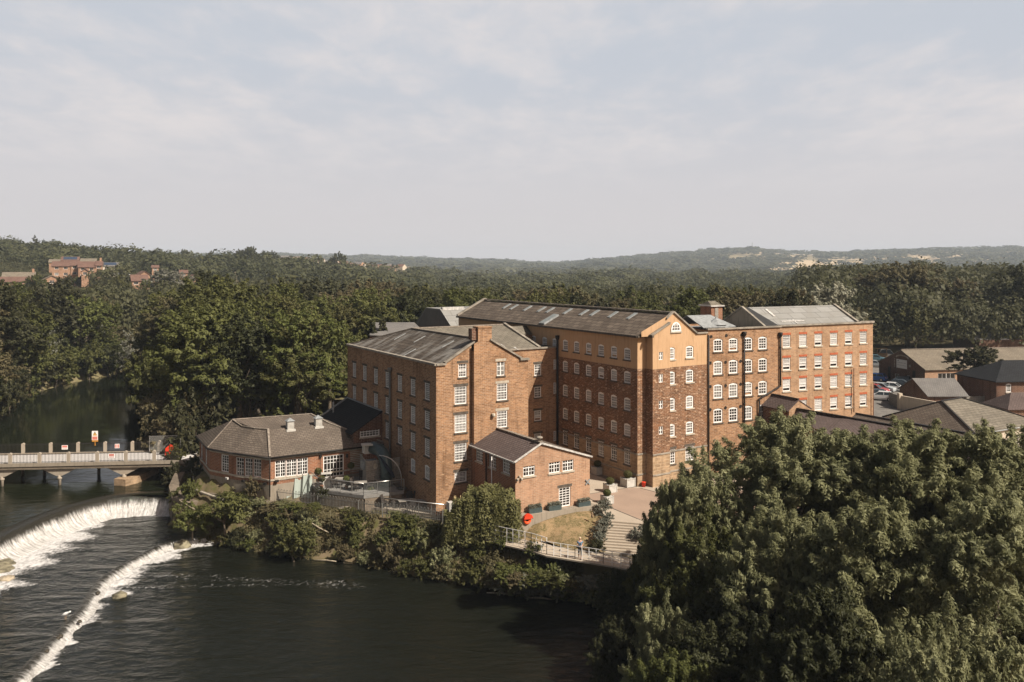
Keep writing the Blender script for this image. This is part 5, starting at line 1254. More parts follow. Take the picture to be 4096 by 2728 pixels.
# grassy mound: from the ledge in front of the workshop down to the path
def grass_mat():
    m, b_ = mat('dry_lawn'); geo = b_.n('ShaderNodeNewGeometry').outputs['Position']
    n1 = b_.noise(geo, 1.1, 6, .7); n2 = b_.noise(geo, 7, 5, .8); c = b_.mix(b_.ramp(n1, .43, .57), (.27, .185, .10), (.11, .09, .038)); c = b_.mix(b_.math('MULTIPLY', b_.ramp(n2, .42, .62), .75), c, (.30, .22, .125)); pbsdf(b_, c, .95, 0, .1, n2, .8, .08)
grass_mat()
LE = [ws.P(t_, 0, .95) for t_ in (-.2, 1.2, 2.6, 4.2, 6.0, 7.6, ws.L+.6)]
zt_e = [-1.35, -.75, -.35, -.18, -.16, -.3, -.42]; 
EE = px(2412, 2075, 0); LE.append(Vector((EE.x, EE.y, 0))); zt_e.append(-.1)
lo = [inn[0]+Vector((-.6, .2, 0)), inn[1], inn[2]-Vector((.6, .0, 0)), inn[2]+Vector((.6, 0, 0)), inn[3]+Vector((.4, 0, 0)), inn[4]-Vector((.8, 0, 0)), inn[4]+Vector((.4, 0, 0)), st0+fS*run+Vector((.1, 0, 0))]
nU, nV = 60, 16; Vv = []
for i in range(nU+1):
    f = i/nU*(len(LE)-1); k = min(int(f), len(LE)-2); fr_ = f-k
    a = LE[k].lerp(LE[k+1], fr_); za = zt_e[k]*(1-fr_)+zt_e[k+1]*fr_; c = lo[k].lerp(lo[k+1], fr_)
    for j in range(nV+1):
        g_ = j/nV; p = a.lerp(c, g_); z = za+(-1.5-za)*(g_*g_*(3-2*g_))*1.0+.22*math.sin(math.pi*g_)
        Vv.append((p.x, p.y, z+.02*(vnoise(np.array([p.x*3]), np.array([p.y*3]), 3)[0])))
i = np.arange(nU)[:, None]*(nV+1)+np.arange(nV)[None]; Q = np.stack([i, i+nV+1, i+nV+2, i+1], -1).reshape(-1, 4)[:, ::-1]
tag(link('lawn', np_mesh('lawn', np.array(Vv), Q, MT['dry_lawn'], smooth=True)), 'sloping dry brown lawn between the low brick building and the path', 'lawn', kind='structure')
# curved concrete ledge under the workshop
t = MB(); prev = None
L0 = [ws.P(t_, 0, 0.02) for t_ in (-.25, 1.2, 2.6, 4.2, 6.0, 7.6, ws.L+.35)]; L1 = [ws.P(t_, 0, .9) for t_ in (-.25, 1.2, 2.6, 4.2, 6.0, 7.6, ws.L+.35)]
ztop = [ws.z_at(2066, 2052), ws.z_at(2100, 2047), ws.z_at(2150, 2040), ws.z_at(2205, 2032), ws.z_at(2260, 2024), ws.z_at(2310, 2020), ws.z_at(2355, 2016)]; ztop = [ztop[0]*(1-i/6)+ztop[-1]*i/6 for i in range(7)]
for i in range(6):
    q = [V3(L0[i], ztop[i]), V3(L0[i+1], ztop[i+1]), V3(L1[i+1], ztop[i+1]), V3(L1[i], ztop[i])]
    t.face(q[::-1]); t.face([V3(L1[i], -2.2), V3(L1[i+1], -2.2), q[2], q[3]])
t.face([V3(L0[0], -2.2), V3(L1[0], -2.2), V3(L1[0], ztop[0]), V3(L0[0], ztop[0])]); t.face([V3(L1[6], -2.2), V3(L0[6], -2.2), V3(L0[6], ztop[6]), V3(L1[6], ztop[6])])
tag(t.build('retaining_wall', MT['old_concrete']), 'concrete ledge wall under the front of the low brick building', 'wall')
# life ring in its housing
wr = Wall(L1[0], L1[6], 0, 1); q = wr.P(wr.s_at(2106), wr.z_at(2106, 2075), .12)
def ringpts(R0, r0, n=28, k=8, th=.0):
    V = []; 
    for i in range(n):
        a = 2*math.pi*i/n
        for j in range(k):
            c = 2*math.pi*j/k; rr = R0+r0*math.cos(c); V.append(q+wr.d*(rr*math.cos(a))+UP*(rr*math.sin(a)*1.12)+wr.out*(r0*math.sin(c)))
    Qs = [(i*k+j, ((i+1) % n)*k+j, ((i+1) % n)*k+(j+1) % k, i*k+(j+1) % k) for i in range(n) for j in range(k)]
    return np.array([tuple(v) for v in V]), np.array(Qs)
Vr, Qr = ringpts(.30, .11); lr_ = tag(link('life_ring', np_mesh('life_ring', Vr, Qr, MT['orange_ring'], smooth=True)), 'bright orange red life ring in a hooded holder on the concrete ledge', 'life ring')
t = MB(); pts = [q+wr.d*(.47*math.cos(a))+UP*(.50*math.sin(a)) for a in [math.pi*k/10 for k in range(11)]]+[q-wr.d*.44+UP*.1, q-wr.d*.0+UP*.04, q+wr.d*.44+UP*.1]; t.prism(pts, wr.out*.24); t.build('hood', MT['red_plastic'], lr_)
# planters
def ball_bush(c, r, n, m_, seed, leaf=.07, fl=.9):
    rg = np.random.default_rng(seed); d = rg.normal(size=(n, 3)); d /= np.linalg.norm(d, axis=1)[:, None]; p = d*r*(.78+.25*rg.random(n))[:, None]; p[:, 2] *= fl
    return leafmesh(p+np.array(c), d, leaf, rg, m_)
def leafmesh(P, N, size, rg, m_, asp=1.0, jit=.7, name='crown', grp=None, axis=None):
    n = len(P); N = N+rg.normal(size=(n, 3))*jit*.6; N /= np.linalg.norm(N, axis=1)[:, None]+1e-9
    T = rg.normal(size=(n, 3)); T -= N*(T*N).sum(1)[:, None]; T /= np.linalg.norm(T, axis=1)[:, None]+1e-9; B = np.cross(N, T)
    s = size*(.6+.8*rg.random(n))[:, None] if np.isscalar(size) else (size*(.6+.8*rg.random(n)))[:, None]
    V = np.empty((n, 4, 3)); V[:, 0] = P-T*s*asp; V[:, 1] = P-B*s*.55+N*s*.12; V[:, 2] = P+T*s*asp; V[:, 3] = P+B*s*.55+N*s*.12
    tint = np.repeat(np.clip(rg.random(n)*.7+.15*rg.normal(size=n)+.15, 0, 1), 4)
    if grp is not None: tint = np.clip(tint*.45+np.repeat(grp, 4)*.65-.05, 0, 1)
    return np_mesh(name, V.reshape(-1, 3), np.arange(4*n).reshape(n, 4), MT[m_], tint)
for i, (u, v, w_, lab) in enumerate(((2391, 1902, 1.0, 'square pale planter in deep shade against the long mill wall, its bush dark'), (2513, 1951, 1.1, 'square pale planter with the largest clipped ball bush, beside the mill corner'), (2442, 1974, 1.0, 'square pale planter with a ball bush on the edge of the gravel square'), (2430, 2020, .9, 'smaller pale planter with a ball bush, nearest to the steps'))):
    q = px(u, v-4, 0.012); q.y += .3; e_ = empty('planter', q, lab, 'planter', 'square planters in the courtyard')
    t = MB(); h_ = w_*.78; t.box(q, (w_*.93, w_*.93, h_*.92), .55)
    for sx in (-1, 1):
        for sy in (-1, 1):
            cx_ = q.x+(sx*math.cos(.55)-sy*math.sin(.55))*w_*.45; cy_ = q.y+(sx*math.sin(.55)+sy*math.cos(.55))*w_*.45; t.box((cx_, cy_, q.z), (.09, .09, h_+.04), .55)
    t.box((q.x, q.y, q.z+h_*.86), (w_*1.0, w_*1.0, .07), .55); t.build('box', MT['grey_white'], e_)
    o = link('ball_bush', ball_bush((0, 0, h_+w_*.30), w_*.40, 1500, 'leaf_green', i, .055, .85), e_)
for i, (x, y) in enumerate(((1405, 885), (1580, 868), (1842, 822))):
    u, v = Z4(x, y); s0 = ws.s_at(u); zt = ztop[0]+(ztop[-1]-ztop[0])*(s0/ws.L); q = ws.P(s0, zt, .45)
    e_ = empty('trough_planter', q, ('left hand', 'middle', 'right hand')[i]+' dark metal trough planter of grasses in front of the low brick building', 'planter', 'trough planters on the ledge')
    t = MB(); t.box(q, (1.35, .42, .42), ws.rz); t.build('trough', MT['teal_metal'], e_)
    rg = np.random.default_rng(i); n = 500; P_ = np.stack([(rg.random(n)-.5)*1.25, (rg.random(n)-.5)*.4, .42+rg.random(n)*.28], 1); cs, sn = math.cos(ws.rz), math.sin(ws.rz)
    P_ = np.stack([P_[:, 0]*cs-P_[:, 1]*sn, P_[:, 0]*sn+P_[:, 1]*cs, P_[:, 2]], 1); link('grasses', leafmesh(P_, np.tile([0, 0, 1.], (n, 1)), .08, rg, 'leaf_grey', 1.0, 2), e_)

# ---------------- terrace furniture
def make_chair():
    e_ = empty('chair', (0, 0, 0), 'wicker', 'chair', 'wicker terrace chairs')
    t = MB(); t.obox((-.26, -.26, .38), (.52, 0, 0), (0, .52, 0), (0, 0, .07)); t.build('seat', MT['wicker'], e_)
    t = MB(); t.prism([(-.26, .22, .45), (.26, .22, .45), (.24, .36, 1.02), (-.24, .36, 1.02)], (0, .05, .01)); t.build('backrest', MT['wicker'], e_)
    for sx in (-1, 1):
        for sy in (-1, 1): t = MB(); t.bar((sx*.23, sy*.22, 0), (sx*.23, sy*.22, .38), .04); t.build('leg', MT['wicker'], e_)
        t = MB(); t.obox((sx*.28-.03, -.22, .62), (.06, 0, 0), (0, .5, 0), (0, 0, .04)); t.bar((sx*.28, -.2, .4), (sx*.28, -.2, .62), .04); t.build('armrest', MT['wicker'], e_)
    return e_
def make_table(z=.74):
    e_ = empty('table', (0, 0, 0), '', 'table', 'terrace tables')
    t = MB(); t.obox((-.55, -.38, z-.05), (1.1, 0, 0), (0, .76, 0), (0, 0, .05)); t.build('tabletop', MT['timber_grey'], e_)
    for sx in (-1, 1):
        for sy in (-1, 1): t = MB(); t.bar((sx*.48, sy*.32, 0), (sx*.48, sy*.32, z-.05), .05); t.build('leg', MT['wicker'], e_)
    return e_
ch0, tb0 = make_chair(), make_table(); first = {'c': True, 't': True}
def put(kind, u, v, z, rz, label):
    q = px(u, v+(27 if z < 0 else 0), z); k = 'c' if kind == 'chair' else 't'; o = (ch0 if k == 'c' else tb0)
    if first[k]: first[k] = False
    else: o = copy_tree(o)
    o.location = (q.x, q.y, z+.005); o.rotation_euler = (0, 0, rz); o.scale = (1.15, 1.15, 1.18 if k == 'c' else 1.0); o['label'] = label; return o
ZA = lambda x, y: (1200+x/3.92, 1700+y/3.92)
tabs = [(650, 950, .0, .02, 'deck', 'table nearest the french doors on the upper deck'), (950, 1010, .2, .02, 'deck', 'table at the near corner of the upper deck'), (1270, 960, .4, .02, 'deck', 'table on the right part of the upper deck'),
        (1640, 1190, .4, -1.2, 'patio', 'table in the left part of the lower patio'), (1880, 1200, .1, -1.2, 'patio', 'table in the middle of the lower patio')]
for x, y, rz, z, wh, lab in tabs: put('table', *ZA(x, y), z, rz, 'grey wooden '+lab)
chs = [(540, 985, 1.6, .02, 'wicker chair left of the table by the french doors'), (765, 1010, -1.4, .02, 'wicker chair right of the table by the french doors'), (400, 950, .3, .02, 'wicker chair tucked in the left corner of the upper deck'), (985, 880, 3.0, .02, 'tall backed wicker chair stacked near the louvre'), (860, 1030, 1.4, .02, 'wicker chair left of the near corner table'), (1100, 1010, -1.5, .02, 'wicker chair right of the near corner table'), (1200, 900, 2.6, .02, 'wicker chair behind the right hand deck table'), (1390, 960, -1.6, .02, 'wicker chair right of the right hand deck table'),
       (1340, 1190, 1.3, -1.2, 'wicker chair at the left end of the lower patio'), (1480, 1180, 1.9, -1.2, 'wicker chair left of the left patio table'), (1740, 1270, -.3, -1.2, 'pale backed wicker chair nearest the patio balustrade'), (1990, 1210, -1.5, -1.2, 'wicker chair right of the middle patio table'), (1850, 1100, 2.9, -1.2, 'wicker chair behind the middle patio table'), (1720, 1100, 3.2, -1.2, 'wicker chair behind the left patio table')]
for x, y, rz, z, lab in chs: put('chair', *ZA(x, y), z, rz, lab)
def parasol(u, v, z, label, h=3.3, fl=1):
    q = px(u, v, z); e_ = empty('cantilever_parasol', q, label, 'parasol', 'folded cantilever parasols')
    t = MB(); pts = [(0, 0, 0)]+[(q2*-1.0*fl*(1-math.cos(a))*2.2, 0, 1.0+2.3*math.sin(a)*1.0) for q2, a in [(1, k*math.pi/2/8) for k in range(9)]]
    t.tube([q+Vector(p) for p in pts], .045, 6); t.build('mast', MT['steel'], e_)
    tipx = -2.2*fl; t = MB(); a = q+Vector((tipx, 0, 3.25)); c = q+Vector((tipx*.32, 0, 1.1)); t.tube([a, a.lerp(c, .25), a.lerp(c, .5), a.lerp(c, .8), c], [.05, .12, .18, .22, .1], 8); t.build('canopy', MT['canvas_navy'], e_)
    t = MB(); t.lathe([(.5, 0), (.5, .1), (.1, .12)], q, 12); t.build('base', MT['iron'], e_)
parasol(*ZA(1590, 1000), .02, 'folded dark blue cantilever parasol on the upper deck'); parasol(*ZA(2360, 1250), -1.2, 'folded dark blue cantilever parasol on the lower patio beside the mill corner')
def pot_tree(u, v, z, r, h, label, m_='leaf_green'):
    q = px(u, v, z); q.z = z+.005; e_ = empty('potted_tree', q, label, 'potted tree', 'potted bushes on the terraces')
    t = MB(); t.lathe([(.13, 0), (.19, .32), (.2, .34)], q, 10); t.build('pot', MT['terracotta' if z > 0 else 'light_stone'], e_); t = MB(); t.tube([q+UP*.3, q+UP*h], .02, 5); t.build('stem', MT['bark'], e_)
    link('crown', ball_bush((0, 0, h), r, 500, m_, int(u), .08), e_)
for x, y, z, r, h, lab in ((340, 1000, .02, .35, 1.0, 'potted bush at the left corner of the deck balustrade'), (730, 1000, .02, .33, 1.0, 'potted bush in front of the french doors'), (285, 890, .02, .36, 1.1, 'potted bush against the brick wall left of the french doors'), (800, 880, .02, .34, 1.6, 'tall potted bush beside the louvre'), (1375, 870, .02, .33, 1.5, 'potted bush in front of the timber screen'), (1110, 1165, -1.0, .45, .95, 'round potted bush beside the corner of the deck'), (2000, 1140, -1.2, .40, .9, 'pale potted bush near the mill corner on the patio')):
    pot_tree(*ZA(x, y), z, r, h, lab, 'leaf_olive' if x > 1900 else 'leaf_green')
t = MB(); q = px(*ZA(420, 965), .025); t.box(q, (.8, .55, .85), .3); t.box(q+UP*.85, (.9, .6, .12), .3); t.box(q+UP*1.25+Vector((-.1, .2, 0)), (1.0, .7, .05), .3); t.bar(q+UP*.9, q+UP*1.3, .05); tag(t.build('barbecue', MT['grey_white']), 'pale grey barbecue trolley in front of the french doors', 'barbecue')
t = MB(); q = px(1825, 1945, -1.2); q = Vector((C.x+1.6, C.y-.9, -1.2)); t.box(q, (.95, .7, 1.5), .5); t.box(q+Vector((1.1, .3, 0)), (.95, .7, 1.3), .5); tag(t.build('air_unit', MT['grey_white']), 'pair of pale outdoor cooling units at the mill corner behind the bamboo', 'air conditioner')
# person on the path
def skin_chain(bm, layer, pts, prev=None):
    vs = []
    for p, r in pts:
        v = bm.verts.new(p); v[layer].radius = r if hasattr(r, '__len__') else (r, r)
        if prev is not None: bm.edges.new((prev, v))
        prev = v; vs.append(v)
    return vs
def skinned(name, chains, mat_, parent=None, root=0, sub=2):
    import bmesh
    bm = bmesh.new(); ly = bm.verts.layers.skin.verify(); V = []
    for ch, start in chains:
        prev = V[start] if start is not None else None; V += skin_chain(bm, ly, ch, prev)
    me = bpy.data.meshes.new(name); bm.to_mesh(me); bm.free(); me.skin_vertices[0].data[root].use_root = True
    o = link(name, me, parent); s = o.modifiers.new('skin', 'SKIN'); s.use_smooth_shade = True; u = o.modifiers.new('sub', 'SUBSURF'); u.levels = sub; u.render_levels = sub
    me.materials.append(MT[mat_]); return o
pq = px(2320, 2234, -1.5)
body = skinned('person', [([((0, 0, .93), (.15, .11)), ((0, 0, 1.08), (.125, .09)), ((0, 0, 1.25), (.145, .10)), ((0, 0, 1.40), (.13, .085)), ((0, 0, 1.47), .055), ((0, -.02, 1.53), .052), ((0, -.03, 1.60), .085), ((0, -.03, 1.69), .085)], None),
    ([((.17, 0, 1.38), .055), ((.23, .01, 1.12), .042), ((.14, -.17, 1.05), .034), ((.04, -.24, 1.10), .026), ((.01, -.27, 1.13), .018)], 3),
    ([((-.17, 0, 1.38), .055), ((-.23, .01, 1.12), .042), ((-.14, -.18, 1.08), .034), ((-.04, -.26, 1.14), .026), ((0, -.29, 1.17), .018)], 3),
    ([((.09, 0, .86), .095), ((.10, -.06, .48), .062), ((.09, -.02, .10), .042), ((.09, -.05, .04), .04), ((.10, -.17, .03), .03)], 0),
    ([((-.09, 0, .86), .095), ((-.09, .03, .48), .062), ((-.09, .14, .12), .042), ((-.09, .12, .05), .04), ((-.09, .0, .03), .03)], 0)], 'skin')
body.location = pq; tag(body, 'blonde woman in a blue top and black leggings standing on the riverside path', 'person')
skinned('top', [([((0, 0, .97), (.165, .125)), ((0, 0, 1.08), (.14, .105)), ((0, 0, 1.25), (.16, .115)), ((0, 0, 1.385), (.145, .095)), ((0, 0, 1.44), .07)], None), ([((.17, 0, 1.37), .068), ((.205, .005, 1.24), .056)], 3), ([((-.17, 0, 1.37), .068), ((-.205, .005, 1.24), .056)], 3)], 'blue_shirt', body)
skinned('leggings', [([((0, 0, .95), (.165, .125)), ((0, 0, .90), (.15, .12))], None), ([((.09, 0, .84), .105), ((.10, -.06, .48), .070), ((.09, -.03, .22), .052)], 0), ([((-.09, 0, .84), .105), ((-.09, .03, .48), .070), ((-.09, .11, .24), .052)], 0)], 'black_cloth', body)
skinned('hair', [([((0, .01, 1.72), (.10, .10)), ((0, .045, 1.64), (.095, .07)), ((0, .06, 1.54), (.07, .045))], None)], 'blond_hair', body)
t = MB(); t.box((.0, -.10, 1.60), (.02, .03, .05)); nm_ = t.mesh('face', MT['skin']); link('nose', nm_, body, (0, -.02, .0))
t = MB(); t.box((0.03, -.112, 1.645), (.03, .012, .012)); t.box((-.03, -.112, 1.645), (.03, .012, .012)); t.box((0, -.115, 1.565), (.05, .012, .01)); link('face_features', t.mesh('face_features', MT['terracotta']), body)
t = MB(); t.obox((-.05, -.30, 1.15), (.1, 0, 0), (0, .01, .02), (0, .02, .16)); ph = t.mesh('phone', MT['iron']); ph.transform(Matrix.Translation(pq)); tag(link('phone', ph), 'dark phone in the hands of the woman on the path', 'phone')
t = MB(); t.box((0, 0, 0), (.26, .12, .2)); bg_ = t.mesh('waist_bag', MT['black_cloth']); bg_.transform(Matrix.Translation(pq+Vector((-.17, -.06, .88)))); tag(link('waist_bag', bg_), 'black bag at the hip of the woman on the path', 'bag')
q = px(2369, 2070, -.1); t = MB(); t.lathe([(.1, 0), (.12, .15), (.07, .3), (.09, .38), (.05, .46)], q, 10); tag(t.build('ornament', MT['timber_brown']), 'small brown ornament at the corner of the lawn', 'ornament')
# ================================================================= buildings on the right
def quad_block(name, e_, base, zb, zt, m_, holes=()):
    """vertical walls round a closed footprint given counter-clockwise as seen from outside left to right"""
    mb = MB(); n = len(base); W = []
    for i in range(n): W.append(Wall(base[i], base[(i+1) % n], zb, zt if not hasattr(zt, '__len__') else zt[i]))
    for i, w in enumerate(W):
        for h in holes:
            if h[0] == i: w.winm(*h[1:])
        w.faces(mb)
    mb.build('wall', MT[m_], e_)
    for w in W: w.windows(e_)
    return W
# porch block against the four bay mill
pr_ = r0.P(r0.s_at(3088), 0, 0); zr1 = H-(1579.7-VH)*pr_.y/F; dd = (px(3215.5, 1598, zr1)-px(3087.7, 1579.7, zr1)).length
p_l = r0.P(r0.s_at(3050.5), 0, 0); zl1 = H-(1617.4-VH)*p_l.y/F; hw_ = (pr_-p_l).length
B1 = empty('brick_building', V3(p_l-D3b*dd, 0), 'short brick wing with a slate roof projecting from the four bay mill', 'building')
f0, f1 = p_l-D3b*dd, pr_+D3*hw_*1.25-D3b*dd
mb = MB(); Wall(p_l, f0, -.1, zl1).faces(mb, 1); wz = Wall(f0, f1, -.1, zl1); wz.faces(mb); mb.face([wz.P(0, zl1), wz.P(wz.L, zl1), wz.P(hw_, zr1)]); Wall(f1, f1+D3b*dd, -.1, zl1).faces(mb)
mb.build('wall', [MT['right_brick'], MT['dark_brick']], B1)  # shade on the left wall is put into its darker brick colour
rf = MB(); o = -D3b*.05
rf.slab([V3(f0+o-D3*.2, zl1-.08), V3(wz.P(hw_)+o, zr1+.06), V3(pr_, zr1+.06), V3(p_l-D3*.2, zl1-.08)], .1); rf.slab([V3(wz.P(hw_)+o, zr1+.06), V3(f1+o+D3*.2, zl1-.08), V3(f1+D3b*dd+D3*.2, zl1-.08), V3(pr_, zr1+.06)], .1)
rr_ = rf.build('roof', MT['plum_slate'], B1); c_ = MB(); c_.bar(V3(wz.P(hw_), zr1+.12), V3(pr_, zr1+.12), .25, .1); c_.build('ridge', MT['iron'], rr_)
# long range running towards the viewer
q1_ = V3(wz.P(hw_*1.35, 0, -.0), 0); zr2 = H-(1636.7-VH)*(q1_.y-.3)/F
ra, rb2 = px(3188.8, 1636.7, zr2), px(3671.8, 1721.5, zr2); ext2 = rb2+(rb2-ra).normalized()*9
ea, eb2, ec2 = px(3147, 1660.5, zr2-.75), px(3285, 1738, zr2-1.0), px(3386, 1760, zr2-1.1)
ec3 = ec2+(ext2-ra).normalized()*14
B2 = empty('brick_building', V3(eb2, 0), 'long low brick range with a plum slate roof, half hidden by willows', 'building')
mb = MB()
pts = [ea+Vector((.15, .1, 0)), eb2+Vector((.2, .1, 0)), ec2+Vector((.1, .2, 0)), ec3+Vector((0, .2, 0))]
for a, c in zip(pts[:-1], pts[1:]): Wall(a, c, -.1, a.z-.05).faces(mb)
back2 = [ra+Vector((5, 1.5, 0)), ext2+Vector((5, 1.5, 0))]
Wall(pts[-1], back2[1], -.1, pts[-1].z-.1).faces(mb); Wall(back2[1], back2[0], -.1, zr2-1.5).faces(mb)
mb.build('wall', MT['red_brick'], B2)
rf = MB(); rf.slab([ea, eb2, rb2.lerp(ra, .55), ra], .12); rf.slab([eb2, ec2, rb2.lerp(ra, .3), rb2.lerp(ra, .55)], .12); rf.slab([ec2, ec3, ext2, rb2.lerp(ra, .3)], .12); rf.slab([ra, ext2, V3(back2[1], zr2-1.4), V3(back2[0], zr2-1.4)], .12)
rr_ = rf.build('roof', MT['plum_slate'], B2); c_ = MB(); c_.bar(ra+UP*.08, ext2+UP*.08, .28, .12); c_.build('ridge', MT['iron'], rr_)
# second parallel range behind it
zr3 = zr2-.9
ra3, rb3 = px(3423.6, 1656, zr3), px(3690, 1704, zr3); d3_ = (rb3-ra3).normalized(); s3_ = Vector((-d3_.y, d3_.x, 0)); rb3 = rb3+d3_*7
B3 = empty('brick_building', V3(ra3, 0), 'second low brick range with a dark slate roof, behind the long plum roofed one', 'building')
fl_ = [ra3-s3_*3, rb3-s3_*3, rb3+s3_*3, ra3+s3_*3]
mb = MB()
for a, c in ((fl_[3], fl_[0]), (fl_[0], fl_[1]), (fl_[1], fl_[2]), (fl_[2], fl_[3])): Wall(a, c, -.1, zr3-1.5).faces(mb)
mb.face([V3(fl_[3], zr3-1.5), V3(fl_[0], zr3-1.5), ra3]); mb.face([V3(fl_[1], zr3-1.5), V3(fl_[2], zr3-1.5), rb3])
mb.build('wall', MT['right_brick'], B3)
rf = MB(); rf.slab([V3(fl_[0], zr3-1.5), V3(fl_[1], zr3-1.5), rb3+UP*.05, ra3+UP*.05], .1); rf.slab([ra3+UP*.05, rb3+UP*.05, V3(fl_[2], zr3-1.5), V3(fl_[3], zr3-1.5)], .1); rr_ = rf.build('roof', MT['brown_slate'], B3); c_ = MB(); c_.bar(ra3+UP*.1, rb3+UP*.1, .25, .1); c_.build('ridge', MT['iron'], rr_)
# little sunlit gables among the willow tops
for u, v, w_, lab in ((3745, 1735, 2.6, 'small sunlit brick gable poking above the willow, left one'), (3889, 1752, 4.0, 'larger sunlit brick gable poking above the willow, right one')):
    ap = px(u, v, 4.6); e_ = empty('brick_building', V3(ap, 0), lab, 'building'); wl_ = Wall(ap-D3*w_/2, ap+D3*w_/2, -.1, 4.6-w_*.33); mb = MB(); wl_.faces(mb); mb.face([wl_.P(0, wl_.z1), wl_.P(wl_.L, wl_.z1), wl_.P(wl_.L/2, 4.6)])
    Wall(wl_.P(wl_.L), wl_.P(wl_.L, 0, -3), -.1, wl_.z1).faces(mb); Wall(wl_.P(0, 0, -3), wl_.P(0), -.1, wl_.z1).faces(mb); mb.build('wall', MT['house_brick'], e_)
    rf = MB(); rf.slab([wl_.P(-.15, wl_.z1-.05, .1), wl_.P(wl_.L/2, 4.66, .1), wl_.P(wl_.L/2, 4.66, -3), wl_.P(-.15, wl_.z1-.05, -3)], .08); rf.slab([wl_.P(wl_.L/2, 4.66, .1), wl_.P(wl_.L+.15, wl_.z1-.05, .1), wl_.P(wl_.L+.15, wl_.z1-.05, -3), wl_.P(wl_.L/2, 4.66, -3)], .08); rf.build('roof', MT['plum_slate'], e_)
# hipped roof hall
ze = 3.9; fcn = px(3898, 1735, ze); fr_ = px(4094.6, 1703.6, ze); fL = px(3527.7, 1668, ze); dR = (fr_-fcn).normalized(); fr2 = fcn+dR*13
dL = (fL-fcn).normalized(); fb2 = fr2+dL*(fL-fcn).length
ha, hb_ = px(3766.5, 1605, 6.3), px(3847, 1592, 6.3)
B4 = empty('brick_building', V3(fcn, 0), 'single storey building with a broad hipped slate roof streaked pale grey, right of the mills', 'building')
wq = [fL, fcn, fr2, fb2]; wc = sum(wq, Vector((0, 0, 0)))/4; wi = [p+(wc-p)*.04 for p in wq]
wv = [Wall(wi[i], wi[(i+1) % 4], -.1, ze) for i in range(4)]
for k in range(4): wv[1].winm(1.6+k*2.9, .9, 2.0, 1.9, 4, 3, 'cw')
mb = MB()
for w in wv: w.faces(mb)
mb.build('wall', MT['cream_render'], B4)
for w in wv: w.windows(B4)
rf = MB(); rf.slab([fL, fcn, ha], .1, 0); rf.slab([fcn, fr2, hb_, ha], .1, 1); rf.slab([fr2, fb2, hb_], .1, 0); rf.slab([fb2, fL, ha, hb_], .1, 0)
rr_ = rf.build('roof', [MT['brown_slate'], MT['mossy_slate']], B4)
# pale roof panels (a newer strip of slates)
c_ = MB()
for a, c in ((fL, ha), (fcn, ha), (ha, hb_), (hb_, fr2)): c_.bar(a+UP*.06, c+UP*.06, .22, .09)
c_.build('ridge', MT['iron'], rr_)
c_ = MB(); c_.tube([fL-UP*.12, fcn-UP*.12, fr2-UP*.12], .08, 6); c_.build('gutter', MT['lead'], B4)
# workshop with a painted name board
gl_, gr_ = px(3516, 1446, 3.25), px(3699.6, 1478, 3.25); ax = px(3989, 1471.5, 3.25)-gr_; ax.normalize()
nL = Vector((gl_.x, gl_.y, 0)); nR = Vector((gr_.x, gr_.y, 0)); L_ = 46
hq = H-(1400.5-VH)*((gl_.y+gr_.y)/2)/F
B5 = empty('workshop', nR, 'long brick workshop with a tan tiled roof and a white board on its gable', 'building')
g1 = Wall(nL, nR, -.1, 3.25); g2 = Wall(nR, nR+ax*L_, -.1, 3.25)
(u0, _), (u1, _) = Z6(1015, 0), Z6(1270, 0)
g2.win(u0, u1, Z6(0, 793)[1], Z6(0, 882)[1], 4, 1, 'cw'); g2.win(Z6(1890, 0)[0], Z6(2030, 0)[0], Z6(0, 780)[1], Z6(0, 870)[1], 1, 1, 'cs')
g1.win(Z6(370, 0)[0], Z6(436, 0)[0], Z6(0, 805)[1], Z6(0, 915)[1], 1, 1, 'cs'); g1.win(Z6(556, 0)[0], Z6(598, 0)[0], Z6(0, 832)[1], Z6(0, 925)[1], 1, 1, 'cs')
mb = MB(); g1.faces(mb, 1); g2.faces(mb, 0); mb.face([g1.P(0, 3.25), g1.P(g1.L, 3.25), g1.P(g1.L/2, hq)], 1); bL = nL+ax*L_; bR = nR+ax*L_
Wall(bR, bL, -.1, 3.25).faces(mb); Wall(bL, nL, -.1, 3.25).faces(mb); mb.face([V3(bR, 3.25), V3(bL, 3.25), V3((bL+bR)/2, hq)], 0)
mb.build('wall', [MT['smooth_brick'], MT['dark_brick']], B5); g1.windows(B5); g2.windows(B5)  # gable gets a darker brick than the sunlit side, painting in its shade
rf = MB(); md = g1.P(g1.L/2, hq+.08); o = g1.out*.1
rf.slab([V3(nR, 3.2)+g2.out*.3+o, V3(bR, 3.2)+g2.out*.3, md+ax*L_, md+o], .12); rf.slab([md+o, md+ax*L_, V3(bL, 3.2)-g2.out*.3, V3(nL, 3.2)-g2.out*.3+o], .12); rr_ = rf.build('roof', MT['tan_tile'], B5)
c_ = MB(); c_.bar(md+UP*.06, md+ax*L_+UP*.06, .3, .12); c_.build('ridge', MT['ridge_tile'], rr_)
for x0, x1, y0, y1 in ((272, 308, 692, 920), (637, 680, 752, 880)):
    t = MB(); a, c = g1.s_at(Z6(x0, 0)[0]), g1.s_at(Z6(x1, 0)[0]); t.obox(g1.P(a, g1.z_at(*Z6(x0, y1)), .02), g1.d*(c-a), g1.out*.05, (0, 0, g1.z_at(*Z6(x0, y0))-g1.z_at(*Z6(x0, y1)))); t.build('door', MT['interior_dark'], B5)
a, c = g1.s_at(Z6(402, 0)[0]), g1.s_at(Z6(556, 0)[0]); zt, zb = g1.z_at(*Z6(480, 592)), g1.z_at(*Z6(480, 722))
t = MB(); t.obox(g1.P(a, zb, .05), g1.d*(c-a), g1.out*.06, (0, 0, zt-zb)); sbd = t.build('sign_board', MT['sign_white'], B5)
